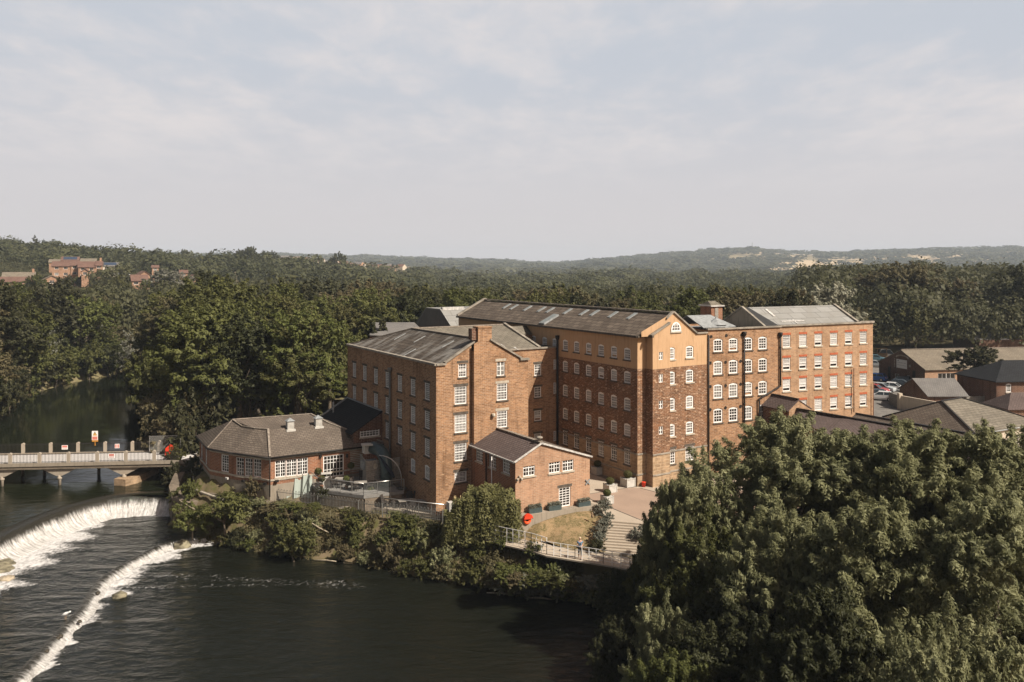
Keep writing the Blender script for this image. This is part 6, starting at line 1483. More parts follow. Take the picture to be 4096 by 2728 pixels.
t = MB()
for k in (.33, .62): t.obox(g1.P(a+.2, zb+(zt-zb)*k, .115), g1.d*(c-a-.4), g1.out*.01, (0, 0, .05))
t.obox(g1.P(a+.35, zt-.35, .115), g1.d*.3, g1.out*.01, (0, 0, .2)); t.build('sign_lettering', MT['lead'], sbd)
t = MB()
for k in range(14):
    an = math.pi*(.12+.76*k/13); p = g1.P((a+c)/2-math.cos(an)*(c-a)*.62, zt+.10+math.sin(an)*.55, .03); t.obox(p, g1.d*.16, g1.out*.02, (0, 0, .28))
for k in range(6): t.obox(g1.P(a-.75, zb+.1+k*(zt-zb)/6, .03), g1.d*.3, g1.out*.02, (0, 0, .16))
t.build('painted_lettering', MT['cream_render'], B5)
t = MB(); t.box(g1.P(g1.s_at(Z6(606, 0)[0]), g1.z_at(*Z6(606, 705)), .15), (.3, .2, .45)); t.build('wall_lamp', MT['light_stone'], B5)
# roof of a further shed beyond
q = at(4060, 205, 0); B6 = empty('shed', q, 'low shed with a ribbed grey roof behind the workshop, at the right edge', 'building')
t = MB(); t.box(q, (26, 10, 4.2), .1); t.build('wall', MT['dark_brick'], B6); t = MB(); a = q+Vector((-13.3, -5.4, 4.2)); t.slab([a, a+Vector((27, 2, 0)), a+Vector((24, 6.4, 1.7)), a+Vector((4, 5.2, 1.7))], .12); t.slab([a+Vector((0, 10.8, 0)), a, a+Vector((4, 5.2, 1.7))], .12); t.slab([a+Vector((4, 5.2, 1.7)), a+Vector((24, 6.4, 1.7)), a+Vector((27, 12, 0)), a+Vector((0, 10.8, 0))], .12); t.build('roof', MT['grey_tile'], B6)
# garage
ze = 2.3; ga, gb_, gc = px(3618, 1558.5, ze), px(3684, 1572, ze), px(3866, 1581, ze); gb_.y = px(3866, 1581, ze).y+.0; gc.y = gb_.y; ga = Vector((gb_.x-.8, gb_.y+7.6, ze))
GR = empty('garage', V3(gb_, 0), 'small brick garage with a plain grey pitched roof beside the parked cars', 'building'); ridz = 4.35
qs = [V3(ga, 0), V3(gb_, 0), V3(gc, 0), Vector((gc.x, ga.y, 0))]; mb = MB()
for i in range(4): Wall(qs[i], qs[(i+1) % 4], -.1, ze).faces(mb)
m1, m2 = (qs[0]+qs[1])/2, (qs[2]+qs[3])/2; mb.face([V3(qs[0], ze), V3(qs[1], ze), V3(m1, ridz)]); mb.face([V3(qs[2], ze), V3(qs[3], ze), V3(m2, ridz)]); mb.build('wall', MT['dark_brick'], GR)
rf = MB(); X = Vector((.25, 0, 0)); yy = Vector((0, .3, 0)); rf.slab([V3(qs[1], ze-.1)-X-yy, V3(qs[2], ze-.1)+X-yy, V3(m2, ridz+.06)+X, V3(m1, ridz+.06)-X], .1); rf.slab([V3(m1, ridz+.06)-X, V3(m2, ridz+.06)+X, V3(qs[3], ze-.1)+X+yy, V3(qs[0], ze-.1)-X+yy], .1); rf.build('roof', MT['grey_tile'], GR)
# cream yard wall, timber fences
p0_, p1_ = px(3603, 1637.5, 0), px(3744, 1650, 0); p1_ = at(3748, 121, 0)
strip_wall('yard_wall', [(p0_.x, p0_.y), (p1_.x, p1_.y), (p1_.x+6, p1_.y-1)], -.1, [2.15, 2.1, 2.0], .3, 'cream_render', 'pale cream rendered yard wall behind the hipped roof')
t = MB(); t.box(p0_-Vector((.15, 0, 0)), (.55, .55, 2.5), .2); tag(t.build('gate_pillar', MT['cream_render']), 'cream rendered pillar at the left end of the yard wall', 'pillar')
def board_fence(pts, h, label, m_='timber_grey'):
    t = MB()
    for a, c in zip(pts[:-1], pts[1:]):
        n = max(1, int((c-a).length/.16)); rg = random.Random(n)
        for i in range(n):
            p = a+(c-a)*(i/n); q = a+(c-a)*((i+.9)/n); d = (q-p); o = Vector((d.y, -d.x, 0)).normalized()*.03; t.prism([p-o, q-o, q+o, p+o], (0, 0, h+rg.uniform(-.04, .04)))
    return tag(t.build('timber_fence', MT[m_]), label, 'fence')
board_fence([at(3556, 131.5, 0), at(3600, 127, 0)], 2.0, 'grey board fence between the parked cars and the cream wall')
board_fence([at(3862, 126, 0), at(3990, 127, 0)], 2.1, 'weathered board fence between the garage and the dark brick house')
# dark brick house and outhouse at the right edge
q = at(3986, 124, 0); u3 = Vector((1, .12, 0)).normalized(); v3 = Vector((-.12, 1, 0))
BH = empty('house', q, 'dark brick house with a slate hipped roof and white sash windows at the right edge', 'house')
fw3 = Wall(q, q+u3*12, -.1, 4.75); z_ = fw3.z_at(4035, 1280+1078/3.734)
fw3.winm(fw3.s_at(4035), fw3.z_at(4035, 1280+1080/3.734), .9, 1.32, 3, 4, 'aw'); fw3.winm(fw3.s_at(4033), fw3.z_at(4033, 1280+1312/3.734), .9, 1.3, 3, 4, 'aw'); fw3.winm(fw3.s_at(4033)+4, fw3.z_at(4035, 1280+1080/3.734), .9, 1.32, 3, 4, 'aw')
mb = MB(); fw3.faces(mb); Wall(q+u3*12, q+u3*12+v3*9, -.1, 4.75).faces(mb); Wall(q+v3*9+u3*12, q+v3*9, -.1, 4.75).faces(mb); Wall(q+v3*9, q, -.1, 4.75).faces(mb); mb.build('wall', MT['dark_brick'], BH); fw3.windows(BH)
e4 = [V3(q-u3*.4-v3*.4, 4.7), V3(q+u3*12.4-v3*.4, 4.7), V3(q+u3*12.4+v3*9.4, 4.7), V3(q-u3*.4+v3*9.4, 4.7)]; h1, h2 = V3(q+u3*4.5+v3*4.5, 7.3), V3(q+u3*8+v3*4.5, 7.3)
rf = MB(); rf.slab([e4[0], e4[1], h2, h1], .12); rf.slab([e4[1], e4[2], h2], .12); rf.slab([e4[2], e4[3], h1, h2], .12); rf.slab([e4[3], e4[0], h1], .12); rf.build('roof', MT['black_slate'], BH)
q = at(4032, 112, 0); OH = empty('outhouse', q, 'low outhouse with a brown slate roof in front of the dark brick house, right edge', 'building'); t = MB(); t.obox(q+Vector((.4, .3, 0)), (9, 1, 0), (-.6, 5, 0), (0, 0, 2.6)); t.build('wall', MT['dark_brick'], OH)
t = MB(); t.slab([V3(q, 2.55), V3(q+Vector((10, 1, 0)), 2.55), V3(q+Vector((9.5, 3.8, 0)), 4.4), V3(q+Vector((2.2, 3, 0)), 4.4)], .12); t.slab([V3(q+Vector((-.3, 5.8, 0)), 2.55), V3(q, 2.55), V3(q+Vector((2.2, 3, 0)), 4.4)], .12); t.slab([V3(q+Vector((2.2, 3, 0)), 4.4), V3(q+Vector((9.5, 3.8, 0)), 4.4), V3(q+Vector((9.5, 6.8, 0)), 2.55), V3(q+Vector((-.3, 5.8, 0)), 2.55)], .12); t.build('roof', MT['plum_slate'], OH)
# low brick stub and patch right of the mills
t = MB(); wst = Wall(K(sF+.05, 0.0), K(sF+5.2, -1.2), -.1, .8); wst.faces(mb2 := MB()); mb2.face([wst.P(0, .8), wst.P(wst.L, .8), wst.P(0, 3.6)]); mb2.face([wst.P(0, .8, -.4), wst.P(0, 3.6, -.4), wst.P(wst.L, .8, -.4)]); mb2.face([wst.P(0, 3.6), wst.P(wst.L, .8), wst.P(wst.L, .8, -.4), wst.P(0, 3.6, -.4)]); mb2.face([wst.P(wst.L, -.1), wst.P(wst.L, -.1, -.4), wst.P(wst.L, .8, -.4), wst.P(wst.L, .8)])
tag(mb2.build('brick_wall', MT['right_brick']), 'sloping brick wall end at the foot of the six bay mill', 'wall')
# buildings behind the left mill
q = px(1706, 1230, 14); yB = 128.0
def atz(u, v, Y): return Vector(((u-UC)/F*Y, Y, H-(v-VH)*Y/F))
B7 = empty('mill_block', V3(at(1668, yB), 0), 'rear block with a grey clad gable and a whitish roof behind the mills', 'building')
a0, a1, a2, a3 = atz(1664, 1288, 132.4), atz(1804, 1306, 122), atz(1760, 1236, 125.1), atz(1704, 1230, 129.2)
t = MB(); Wall(a0, a1, -.1, a0.z-.6).faces(t); Wall(a1, a1+D2*14, -.1, a0.z-.6).faces(t); t.build('wall', MT['red_brick'], B7)
t = MB(); t.face([V3(a0, a0.z-.6), V3(a1, a0.z-.6), a1, a2, a3, a0]); t.build('cladding', MT['grey_cladding'], B7)
t = MB(); t.slab([V3(a1, a0.z-.6), V3(a1+D2*14, a0.z-.6), a2+D2*14, a2], .1); t.slab([a2, a2+D2*14, a3+D2*14, a3], .1); t.slab([a3, a3+D2*14, V3(a0+D2*14, a0.z-.6), V3(a0, a0.z-.6)], .1); t.build('roof', MT['patched_roof'], B7)
rb7 = MB(); rb7.bar(a2+D2*.3, a2+D2*4, .5, .5); rb7.build('roof_vent', MT['white_lead'], B7)
B8 = empty('mill_block', V3(at(1470, 124), 0), 'low block with a plain grey slate roof among the trees behind the left mill', 'building')
c0, c1, c2_, c3 = atz(1478, 1338, 118), atz(1660, 1352, 118), atz(1657, 1289, 124), atz(1500, 1289, 124)
t = MB(); t.slab([c0, c1, c2_, c3], .12); t.slab([c1, V3(c1+Vector((0, 12, 0)), c1.z), c2_], .12); t.slab([c3, c2_, V3(c1+Vector((0, 12, 0)), c1.z), V3(c0+Vector((0, 12, 0)), c0.z)], .12); t.build('roof', MT['grey_tile'], B8)
t = MB()
for a, c in ((c0, c1), (c1, c1+Vector((0, 12, 0))), (c1+Vector((0, 12, 0)), c0+Vector((0, 12, 0))), (c0+Vector((0, 12, 0)), c0)): Wall(a+Vector((0, .2, 0)), c+Vector((0, .2, 0)), -.1, c0.z-.1).faces(t)
t.build('wall', MT['dark_brick'], B8)

# ---------------- cars
def make_car(paint, L=4.3, W=1.76, Hh=1.45, hatch=True):
    e_ = empty('parked_car', (0, 0, 0), 'car', 'car', 'cars parked beside the right hand mill')
    xs = [-L/2, -L/2+.12, -L*.36, -L*.20, L*.02, L*.22, L*.36, L/2-.12, L/2]
    z1 = [.62, .92, .96, .97, .95, .93, .84, .72, .55]
    t = MB(); n = len(xs)
    def ring(i):
        w = W/2*(.86 if i in (0, n-1) else 1); return [(-w*.96, .22), (-w, .5), (-w*.94, z1[i]), (w*.94, z1[i]), (w, .5), (w*.96, .22)]
    for i in range(n-1):
        a, c = ring(i), ring(i+1)
        for j in range(6): k = (j+1) % 6; t.face([(xs[i], *a[j]), (xs[i], *a[k]), (xs[i+1], *c[k]), (xs[i+1], *c[j])], 0, j in (1, 2, 3))
    t.face([(xs[0], *p) for p in ring(0)][::-1]); t.face([(xs[-1], *p) for p in ring(n-1)])
    body_ = t.build('body', MT[paint], e_, rel=False)
    rx0, rx1 = (-L*.34 if hatch else -L*.22), L*.06; bx0, bx1 = (-L*.44 if hatch else -L*.36), L*.22; wt, wb = W/2*.74, W/2*.92; zb = .94
    t = MB(); t.face([(bx1, -wb, zb), (bx1, wb, zb), (rx1, wt, Hh-.03), (rx1, -wt, Hh-.03)]); t.face([(bx0, wb, zb), (bx0, -wb, zb), (rx0, -wt, Hh-.03), (rx0, wt, Hh-.03)])
    for s_ in (-1, 1): q = [(bx0, s_*wb, zb), (bx1, s_*wb, zb), (rx1, s_*wt, Hh-.03), (rx0, s_*wt, Hh-.03)]; t.face(q if s_ < 0 else q[::-1])
    t.build('window', MT['car_glass'], e_, rel=False)
    t = MB(); t.prism([(rx0-.05, -wt-.01, Hh-.05), (rx1+.05, -wt-.01, Hh-.05), (rx1+.05, wt+.01, Hh-.05), (rx0-.05, wt+.01, Hh-.05)], (0, 0, .06))
    for s_ in (-1, 1):
        for a, c in (((bx0, zb), (rx0, Hh-.03)), ((-L*.12, zb), (-L*.12, Hh-.03)), ((bx1, zb), (rx1, Hh-.03))): t.bar((a[0], s_*wb*1.005, a[1]), (c[0], s_*wt*1.01, c[1]), .07)
    t.build('roof', MT[paint], e_, rel=False)
    for sx in (-1, 1):
        for s_ in (-1, 1):
            t = MB(); t.tube([(sx*L*.31, s_*W*.40, .31), (sx*L*.31, s_*W*.50, .31)], .31, 14, smooth=False); wh = t.build('wheel', MT['tyre'], e_, rel=False)
            t = MB(); t.tube([(sx*L*.31, s_*W*.49, .31), (sx*L*.31, s_*W*.51, .31)], .18, 10, smooth=False); t.build('rim', MT['steel'], wh, rel=False)
    for s_ in (-1, 1): t = MB(); t.box((L/2-.14, s_*W*.33, .58), (.2, .34, .14)); t.build('headlight', MT['headlamp'], e_, rel=False)
    for s_ in (-1, 1): t = MB(); t.box((-L/2+.06, s_*W*.36, .66), (.12, .22, .2)); t.build('tail_light', MT['sign_red'], e_, rel=False)
    t = MB(); t.box((-L/2+.02, 0, .5), (.06, .5, .12)); t.build('number_plate', MT['plate_yellow'], e_, rel=False)
    return e_
def carat(x, y, paint, rz, label, group='cars parked beside the right hand mill', Z=None, z=.04, **k):
    u, v = Z6(x, y); q = px(u, v, z); e_ = make_car(paint, **k); e_.location = (q.x, q.y, z); e_.rotation_euler = (0, 0, rz); e_['label'] = label; e_['group'] = group; return e_
carat(160, 1195, 'paint_white', R(150), 'white hatchback seen from behind, nearest the board fence')
carat(180, 1062, 'paint_silver', R(-40), 'silver car facing the viewer beside the big white one', hatch=False); carat(350, 1055, 'paint_white', R(-35), 'big white saloon car facing the viewer next to the garage', hatch=False, L=4.7)
carat(480, 1010, 'paint_dark', R(-35), 'dark blue car behind the garage gable, right of the white saloon'); carat(85, 1085, 'paint_red', R(-45), 'red car half hidden by the corner of the six bay mill')
carat(60, 1160, 'paint_dark', R(160), 'dark car with a yellow number plate at the mill corner'); carat(75, 905, 'paint_blue', R(140), 'bright blue car in front of the shaded workshop gable')
carat(70, 700, 'paint_silver', R(-30), 'silver car behind the blue one, half behind the mill'); carat(90, 610, 'paint_teal', R(-30), 'teal blue car below the trees at the back of the car park'); carat(545, 960, 'paint_dark', R(-30), 'black car against the workshop gable, last in the row')
q = px(*Z6(280, 560), .04)
va = make_car('paint_white', L=4.9, W=1.9, Hh=1.95); va.name = 'parked_van'; va.location = q; va.rotation_euler = (0, 0, R(-20)); va['label'] = 'small white van at the back of the car park beside the workshop roof'; va['category'] = 'van'
t = MB(); q = px(*Z6(150, 560), .04); t.box(q, (2.4, 2.4, 1.0), .1); t.box(q+UP*1.0, (2.6, 2.6, .12), .1)
for s_ in (-1.1, 1.1): t.bar(q+Vector((s_, -1.1, 1)), q+Vector((s_, -1.1, 2.3)), .12)
t.bar(q+Vector((-1.3, -1.1, 2.3)), q+Vector((1.3, -1.1, 2.3)), .2); tag(t.build('bench', MT['timber_brown']), 'pale timber shelter frame at the back of the car park', 'shelter')

# ================================================================= suburb on the left hillside and far houses
def house(u, v_eave, Y, w, d, he, rise, rz, brk, til, label, wins=2, chim=False, lvl=None, gable=False, solar=False, cat='house'):
    """house whose eaves are at pixel (u, v_eave) left end; w along the front"""
    rz = .42+rz; w *= .9; x, y = (u-UC)/F*Y, Y; zg = hz(x, y)-.5; ze = H-(v_eave-VH)*Y/F
    cs, sn = math.cos(rz), math.sin(rz); a = Vector((x, y, 0)); X = Vector((cs, sn, 0)); Yv = Vector((-sn, cs, 0))
    e_ = empty('house', Vector((x, y, zg)), label, cat, 'houses on the left hillside')
    P = [a, a+X*w, a+X*w+Yv*d, a+Yv*d]; W = [Wall(P[i], P[(i+1) % 4], min(zg, ze-he), ze) for i in range(4)]
    for lv in range(1 if he < 3.5 else 2):
        for k in range(wins): W[0].winm(w*(k+.5)/wins, ze-1.5-2.6*lv, 1.5, 1.15, 3, 1, 'cs')
    mb = MB()
    for q in W: q.faces(mb)
    if gable:
        m0, m1 = (P[0]+P[1])/2, (P[2]+P[3])/2; mb.face([V3(P[0], ze), V3(P[1], ze), V3(m0, ze+rise)]); mb.face([V3(P[2], ze), V3(P[3], ze), V3(m1, ze+rise)])
    else:
        m0, m1 = (P[3]+P[0])/2, (P[1]+P[2])/2; mb.face([V3(P[3], ze), V3(P[0], ze), V3(m0, ze+rise)]); mb.face([V3(P[1], ze), V3(P[2], ze), V3(m1, ze+rise)])
    mb.build('wall', MT[brk], e_)
    for q in W: q.windows(e_)
    rf = MB(); o = .35
    if gable: rf.slab([V3(P[0]-X*o-Yv*o, ze-.15), V3(m0-Yv*o, ze+rise+.1), V3(m1+Yv*o, ze+rise+.1), V3(P[3]-X*o+Yv*o, ze-.15)], .18); rf.slab([V3(m0-Yv*o, ze+rise+.1), V3(P[1]+X*o-Yv*o, ze-.15), V3(P[2]+X*o+Yv*o, ze-.15), V3(m1+Yv*o, ze+rise+.1)], .18)
    else: rf.slab([V3(P[0]-X*o-Yv*o, ze-.15), V3(P[1]+X*o-Yv*o, ze-.15), V3(m1+X*o, ze+rise+.1), V3(m0-X*o, ze+rise+.1)], .18); rf.slab([V3(m0-X*o, ze+rise+.1), V3(m1+X*o, ze+rise+.1), V3(P[2]+X*o+Yv*o, ze-.15), V3(P[3]-X*o+Yv*o, ze-.15)], .18)
    r_ = rf.build('roof', MT[til], e_)
    if solar: t = MB(); A_ = V3(P[0], ze-.15).lerp(V3(m0, ze+rise+.1), .2); n_ = (V3(m0, ze+rise+.1)-V3(P[0], ze-.15)); t.obox(A_+X*.8+UP*.15, X*(w-1.6), n_*.62, (0, 0, .08)); t.build('solar_panel', MT['solar'], r_)
    if chim: t = MB(); t.box(V3(m1-X*.6, ze+rise-.5), (.8, .8, 1.9), rz); t.build('chimney', MT['house_brick'], r_)
    return e_
hz_ = [(9, 1110, 320, 12, 8, 5.2, 2.0, .05, 'house_brick', 'tan_tile', 'long low brick house with a brown roof at the left edge of the hillside', 3, True),
 (-40, 1125, 300, 14, 7, 3, 1.5, .0, 'house_brick', 'red_tile', 'low red roofed brick house at the far left, below the brown roofed one', 2),
 (208, 1063, 350, 7.6, 8, 5.4, 1.9, .0, 'house_brick', 'red_tile', 'red tiled brick house with white windows, left of the terrace on the hill', 2),
 (283, 1060, 353, 3.2, 8, 5.4, 1.7, .0, 'house_brick', 'red_tile', 'narrow link house in the middle of the red tiled terrace', 1),
 (313, 1067, 349, 7.4, 8, 5.4, 2.2, .0, 'house_brick', 'red_tile', 'red tiled brick house with a wide roof in the right half of the terrace', 2),
 (383, 1060, 352, 2.6, 8, 5.4, 1.7, .0, 'house_brick', 'red_tile', 'narrow end house of the red tiled terrace', 1, True),
 (245, 1041, 395, 8.2, 8, 5, 1.7, .0, 'house_brick', 'red_tile', 'house with blue solar panels on its roof behind the terrace', 2, False, None, False, True),
 (322, 1046, 390, 7.2, 8, 5, 1.4, .0, 'house_brick', 'tan_tile', 'brown roofed house just right of the solar panel roof', 2),
 (196, 1048, 398, 5, 8, 5, 1.3, .0, 'house_brick', 'tan_tile', 'brown roofed house just left of the solar panel roof', 1),
 (172, 1118, 300, 6.2, 7, 4.4, 1.5, .12, 'house_brick', 'tan_tile', 'brick gable end with a dark tall window, among trees on the left hill', 1, False, None, True),
 (326, 1085, 330, 2.8, 6, 3, 1.0, .0, 'house_brick', 'red_tile', 'small brick garage gable below the terrace', 1, False, None, True),
 (410, 1063, 380, 7.5, 8, 4, 1.5, .1, 'cream_render', 'grey_tile', 'pale bungalow with a grey roof right of the terrace', 2, False, None, False, True),
 (528, 1122, 300, 6, 7, 3, 2.0, .1, 'house_brick', 'red_tile', 'low red roofed brick house beside the pale cedar tree', 2),
 (556, 1098, 315, 4.4, 6, 4, 1.3, .2, 'house_brick', 'red_tile', 'red brick gabled house behind the low red roofed one', 1, False, None, True),
 (720, 1090, 340, 3.2, 6, 5, 1.0, .0, 'house_brick', 'red_tile', 'tall narrow brick house among trees in the middle of the left hill', 1),
 (608, 1068, 370, 3.0, 5, 3, .8, .0, 'house_brick', 'red_tile', 'tiny glimpse of a brick house between dark trees on the left hill', 1),
 (730, 1129, 300, 4.2, 6, 2.6, .8, .3, 'cream_render', 'tan_tile', 'white fronted low house with a brown roof, middle left', 1, False, None, True),
 (772, 1117, 310, 3.8, 6, 4.5, 1.7, .3, 'house_brick', 'red_tile', 'brick house with a steep red gable beside the white fronted one', 1, False, None, True),
 (757, 1172, 225, 7.4, 7, 4.4, 1.6, .05, 'house_brick', 'tan_tile', 'brick house with a brown roof and white topped chimney nearest the river', 2, True),
 (752, 1180, 222, 1.9, 3, 3.5, .8, .05, 'house_brick', 'tan_tile', 'small projecting brick gable at the left end of the nearest hillside house', 1, False, None, True)]
for h_ in hz_: house(*h_)
# parked car and close on the hill
p = at(495, 335); c0_ = make_car('paint_white', L=4.9, W=1.9, Hh=1.9); zc = hz(p.x, p.y); c0_.location = (p.x, p.y, H-(1104-VH)*335/F); c0_.rotation_euler = (0, 0, .1); c0_['label'] = 'white car parked in the close on the left hillside'; c0_['group'] = 'cars on the hillside'
rng = random.Random(9)
def far_row(u0, u1, n, vf, Y0, Y1, lab, wl='house_brick'):
    for i in range(n):
        f = (i+rng.random()*.6)/n; u = u0+(u1-u0)*f; Y = Y0+(Y1-Y0)*rng.random(); v = vf(f)+rng.uniform(-4, 4)
        w = rng.uniform(7, 11); x = (u-UC)/F*Y; ze = H-(v-VH)*Y/F; rz = rng.choice([0, .5, -.4, 1.2]); zg = min(hz(x, Y)-1, ze-5)
        e_ = empty('far_house', Vector((x, Y, zg)), lab, 'house', lab)
        cs, sn = math.cos(rz), math.sin(rz); X = Vector((cs, sn, 0)); Yv = Vector((-sn, cs, 0)); a = Vector((x, Y, 0)); P = [a, a+X*w, a+X*w+Yv*8, a+Yv*8]; mb = MB()
        for k in range(4): Wall(P[k], P[(k+1) % 4], zg, ze).faces(mb)
        m0, m1 = (P[3]+P[0])/2, (P[1]+P[2])/2; mb.face([V3(P[3], ze), V3(P[0], ze), V3(m0, ze+2.4)]); mb.face([V3(P[1], ze), V3(P[2], ze), V3(m1, ze+2.4)]); mb.build('wall', MT[rng.choice(['house_brick', 'cream_render', 'smooth_brick'])], e_)
        rf = MB(); rf.slab([V3(P[0], ze-.1), V3(P[1], ze-.1), V3(m1, ze+2.5), V3(m0, ze+2.5)], .2); rf.slab([V3(m0, ze+2.5), V3(m1, ze+2.5), V3(P[2], ze-.1), V3(P[3], ze-.1)], .2); rf.build('roof', MT[rng.choice(['red_tile', 'tan_tile', 'red_tile', 'grey_tile'])], e_)
far_row(1118, 1470, 34, lambda f: 1034+30*f, 820, 1000, 'small brick houses in rows on the far slope left of centre')
far_row(1480, 1620, 6, lambda f: 1066+6*f, 800, 900, 'scattered red roofed houses below the far wooded hill')
far_row(3280, 3370, 5, lambda f: 1098, 1100, 1250, 'small white farm buildings below the stubble fields')
far_row(2880, 2960, 3, lambda f: 1096, 1300, 1400, 'pale farm sheds at the foot of the far right hill')
t = MB(); p = at(3009, 3900, 0); zt = H-(968-VH)/F*3900; z0 = hz(p.x, 3900)
t.tube([V3(p, z0), V3(p, zt)], [3.5, .8], 6); tag(t.build('radio_mast', MT['grey_iron']), 'thin radio mast on the skyline of the far right hill', 'mast')
# ================================================================= trees
def crown_mesh(name, seed, rad, zc, ncl, npl, leaf, m_, asp=1.0, squash=.8, rr=(.12, .20), nl=11, lobe=(.34, .52), shape='round', droop=0, up=.35):
    """crown made of lobes, each covered with tufts of leaves; rad = (rx, ry, rz) centred at height zc"""
    rg = np.random.default_rng(seed); rx, ry, rz_ = rad; rm = (rx+ry+rz_)/3; R3 = np.array([rx, ry, rz_])
    def unit(n):
        d = rg.normal(size=(n, 3)); return d/np.linalg.norm(d, axis=1)[:, None]
    if shape == 'cone':
        h = rg.random(ncl)**1.3; w = (1-h)*.95+.06; an = rg.random(ncl)*6.28; C_ = np.stack([np.cos(an)*w*rx*.8, np.sin(an)*w*ry*.8, (h*2-1)*rz_], 1); CR = rm*(.10+.12*w); OUT_ = C_/np.linalg.norm(C_, axis=1)[:, None]
    else:
        ld = unit(nl); ld[0] = (0, 0, 1); lr = lobe[0]+(lobe[1]-lobe[0])*rg.random(nl); lc = ld*(1.0-lr[:, None]*.95); lc[:, 2] = np.where(lc[:, 2] < -.4, lc[:, 2]*.7, lc[:, 2])
        k = rg.integers(0, nl, ncl); sd_ = unit(ncl); fl = rg.random(ncl) < .7*(sd_[:, 2] < -.2); sd_[fl, 2] *= -1
        C_ = (lc[k]+sd_*lr[k][:, None]*(rg.random(ncl)**.25)[:, None]*.92)*R3; CR = rm*(rr[0]+(rr[1]-rr[0])*rg.random(ncl)); OUT_ = sd_
    n = np.maximum(6, (npl*(CR/(rm*rr[1]))**1.8)).astype(int); idx = np.repeat(np.arange(len(C_)), n); N_l = len(idx)
    # every tuft is a spray: leaves set along an axis that leans outwards and up, then bends over
    ax = OUT_*1.0+unit(len(C_))*.55+np.array([0, 0, up]); ax /= np.linalg.norm(ax, axis=1)[:, None]
    t = rg.random(N_l); L = CR[idx]*(1.7 if shape != 'cone' else 1.1); w = CR[idx]*(.62*(1-t*.75)+.1)
    d = unit(N_l); f = rg.random(N_l) < .5*(d[:, 2] < -.25); d[f, 2] *= -1
    P = C_[idx]+ax[idx]*(t*L)[:, None]+d*(w*(.3+.7*rg.random(N_l)))[:, None]*np.array([1, 1, squash]); P[:, 2] -= (droop+.15)*L*t**2
    P[:, 2] += zc; gt = rg.random(len(C_)); gt = gt[idx]
    nn = d*.9+OUT_[idx]*.5+np.array([0, 0, .45])
    return leafmesh(P, nn, leaf, rg, m_, asp, .85, name, grp=gt, axis=ax[idx])
def trunk_mesh(seed, h, r, spread, m_='bark', n=6):
    rg = random.Random(seed); t = MB(); top = Vector((rg.uniform(-.3, .3), rg.uniform(-.3, .3), h))
    pts = [Vector((0, 0, -.6)), Vector((0, 0, .0)), Vector((rg.uniform(-.15, .15), rg.uniform(-.15, .15), h*.4)), top*.75, top]; t.tube(pts, [r*1.35, r*1.1, r*.8, r*.5, r*.15], 8)
    for i in range(n):
        z = h*rg.uniform(.32, .72); an = rg.uniform(0, 6.28); d = Vector((math.cos(an), math.sin(an), 0)); l = spread*rg.uniform(.5, .85); a = Vector((0, 0, z))
        t.tube([a, a+d*l*.45+UP*l*.3, a+d*l+UP*l*.75], [r*.42, r*.28, r*.07], 5)
    return t.mesh('trunk', MT[m_])
# prototypes: (height of crown centre, crown radii)
PROTO = {}
def proto(key, seeds, rad, zc, ncl, npl, leaf, m_, th, **k):
    PROTO[key] = [(crown_mesh('crown', s, tuple(r*random.uniform(.9, 1.1) for r in rad), zc, ncl, npl, leaf, m_, **k), trunk_mesh(s, th, .38 if key != 'shrub' else .05, rad[0]*.8)) for s in seeds]
proto('big', (1, 2, 3, 4), (6.4, 6.4, 6.4), 8.9, 300, 110, .19, 'leaf_green', 12)
proto('mid', (11, 12, 13, 14, 15), (5.8, 5.6, 5.4), 7.3, 190, 70, .26, 'leaf_green', 10)
proto('tall', (21, 22), (4.4, 4.4, 7.6), 9.9, 190, 75, .25, 'leaf_green', 14)
proto('poplar', (31,), (1.6, 1.6, 7), 8.5, 110, 40, .26, 'leaf_dark', 13)
proto('conifer', (35, 36), (2.6, 2.6, 6.5), 7.0, 190, 60, .2, 'leaf_dark', 13, shape='cone')
proto('shrub', (41, 42, 43, 44, 45), (1.5, 1.4, 1.15), 1.0, 80, 75, .075, 'leaf_green', 1.2, rr=(.16, .30), asp=1.3)
proto('dead', (51,), (4.5, 4.5, 5.5), 8, 120, 26, .22, 'leaf_grey', 13, rr=(.14, .26))
for k_ in range(5): PROTO['willow%d' % k_] = [(crown_mesh('crown', 60+k_, (5.6, 5.4, 5.8), 5.6, 620, 300, .078, 'leaf_willow', asp=1.7, rr=(.09, .19), nl=21, lobe=(.18, .48), droop=.05, up=.5), trunk_mesh(60+k_, 8, .45, 4.6, n=9))]
TREES = []
def tree(x, y, key, s, label, cat='tree', group=None, m_=None, z=None, name='tree', sz=None, idx=None):
    zg = hz(x, y) if z is None else z
    if key == 'shrub': s_ = s
    pr_ = PROTO[key]; cm, tm = pr_[(random.randrange(len(pr_)) if idx is None else idx) % len(pr_)]
    e_ = empty(name, (x, y, zg), label, cat, group, random.uniform(0, 6.28)); e_.scale = (s, s, s if sz is None else sz)
    c = link('crown', cm, e_)
    if m_:
        c.material_slots[0].link = 'OBJECT'; c.material_slots[0].material = MT[m_]
    link('trunk' if key != 'shrub' else 'stem', tm, e_)
    TREES.append((x, y, s)); return e_
rnd = random.Random(77)
MW = ['leaf_green', 'leaf_dark', 'leaf_olive', 'leaf_green', 'leaf_bright', 'leaf_dark', 'leaf_olive']
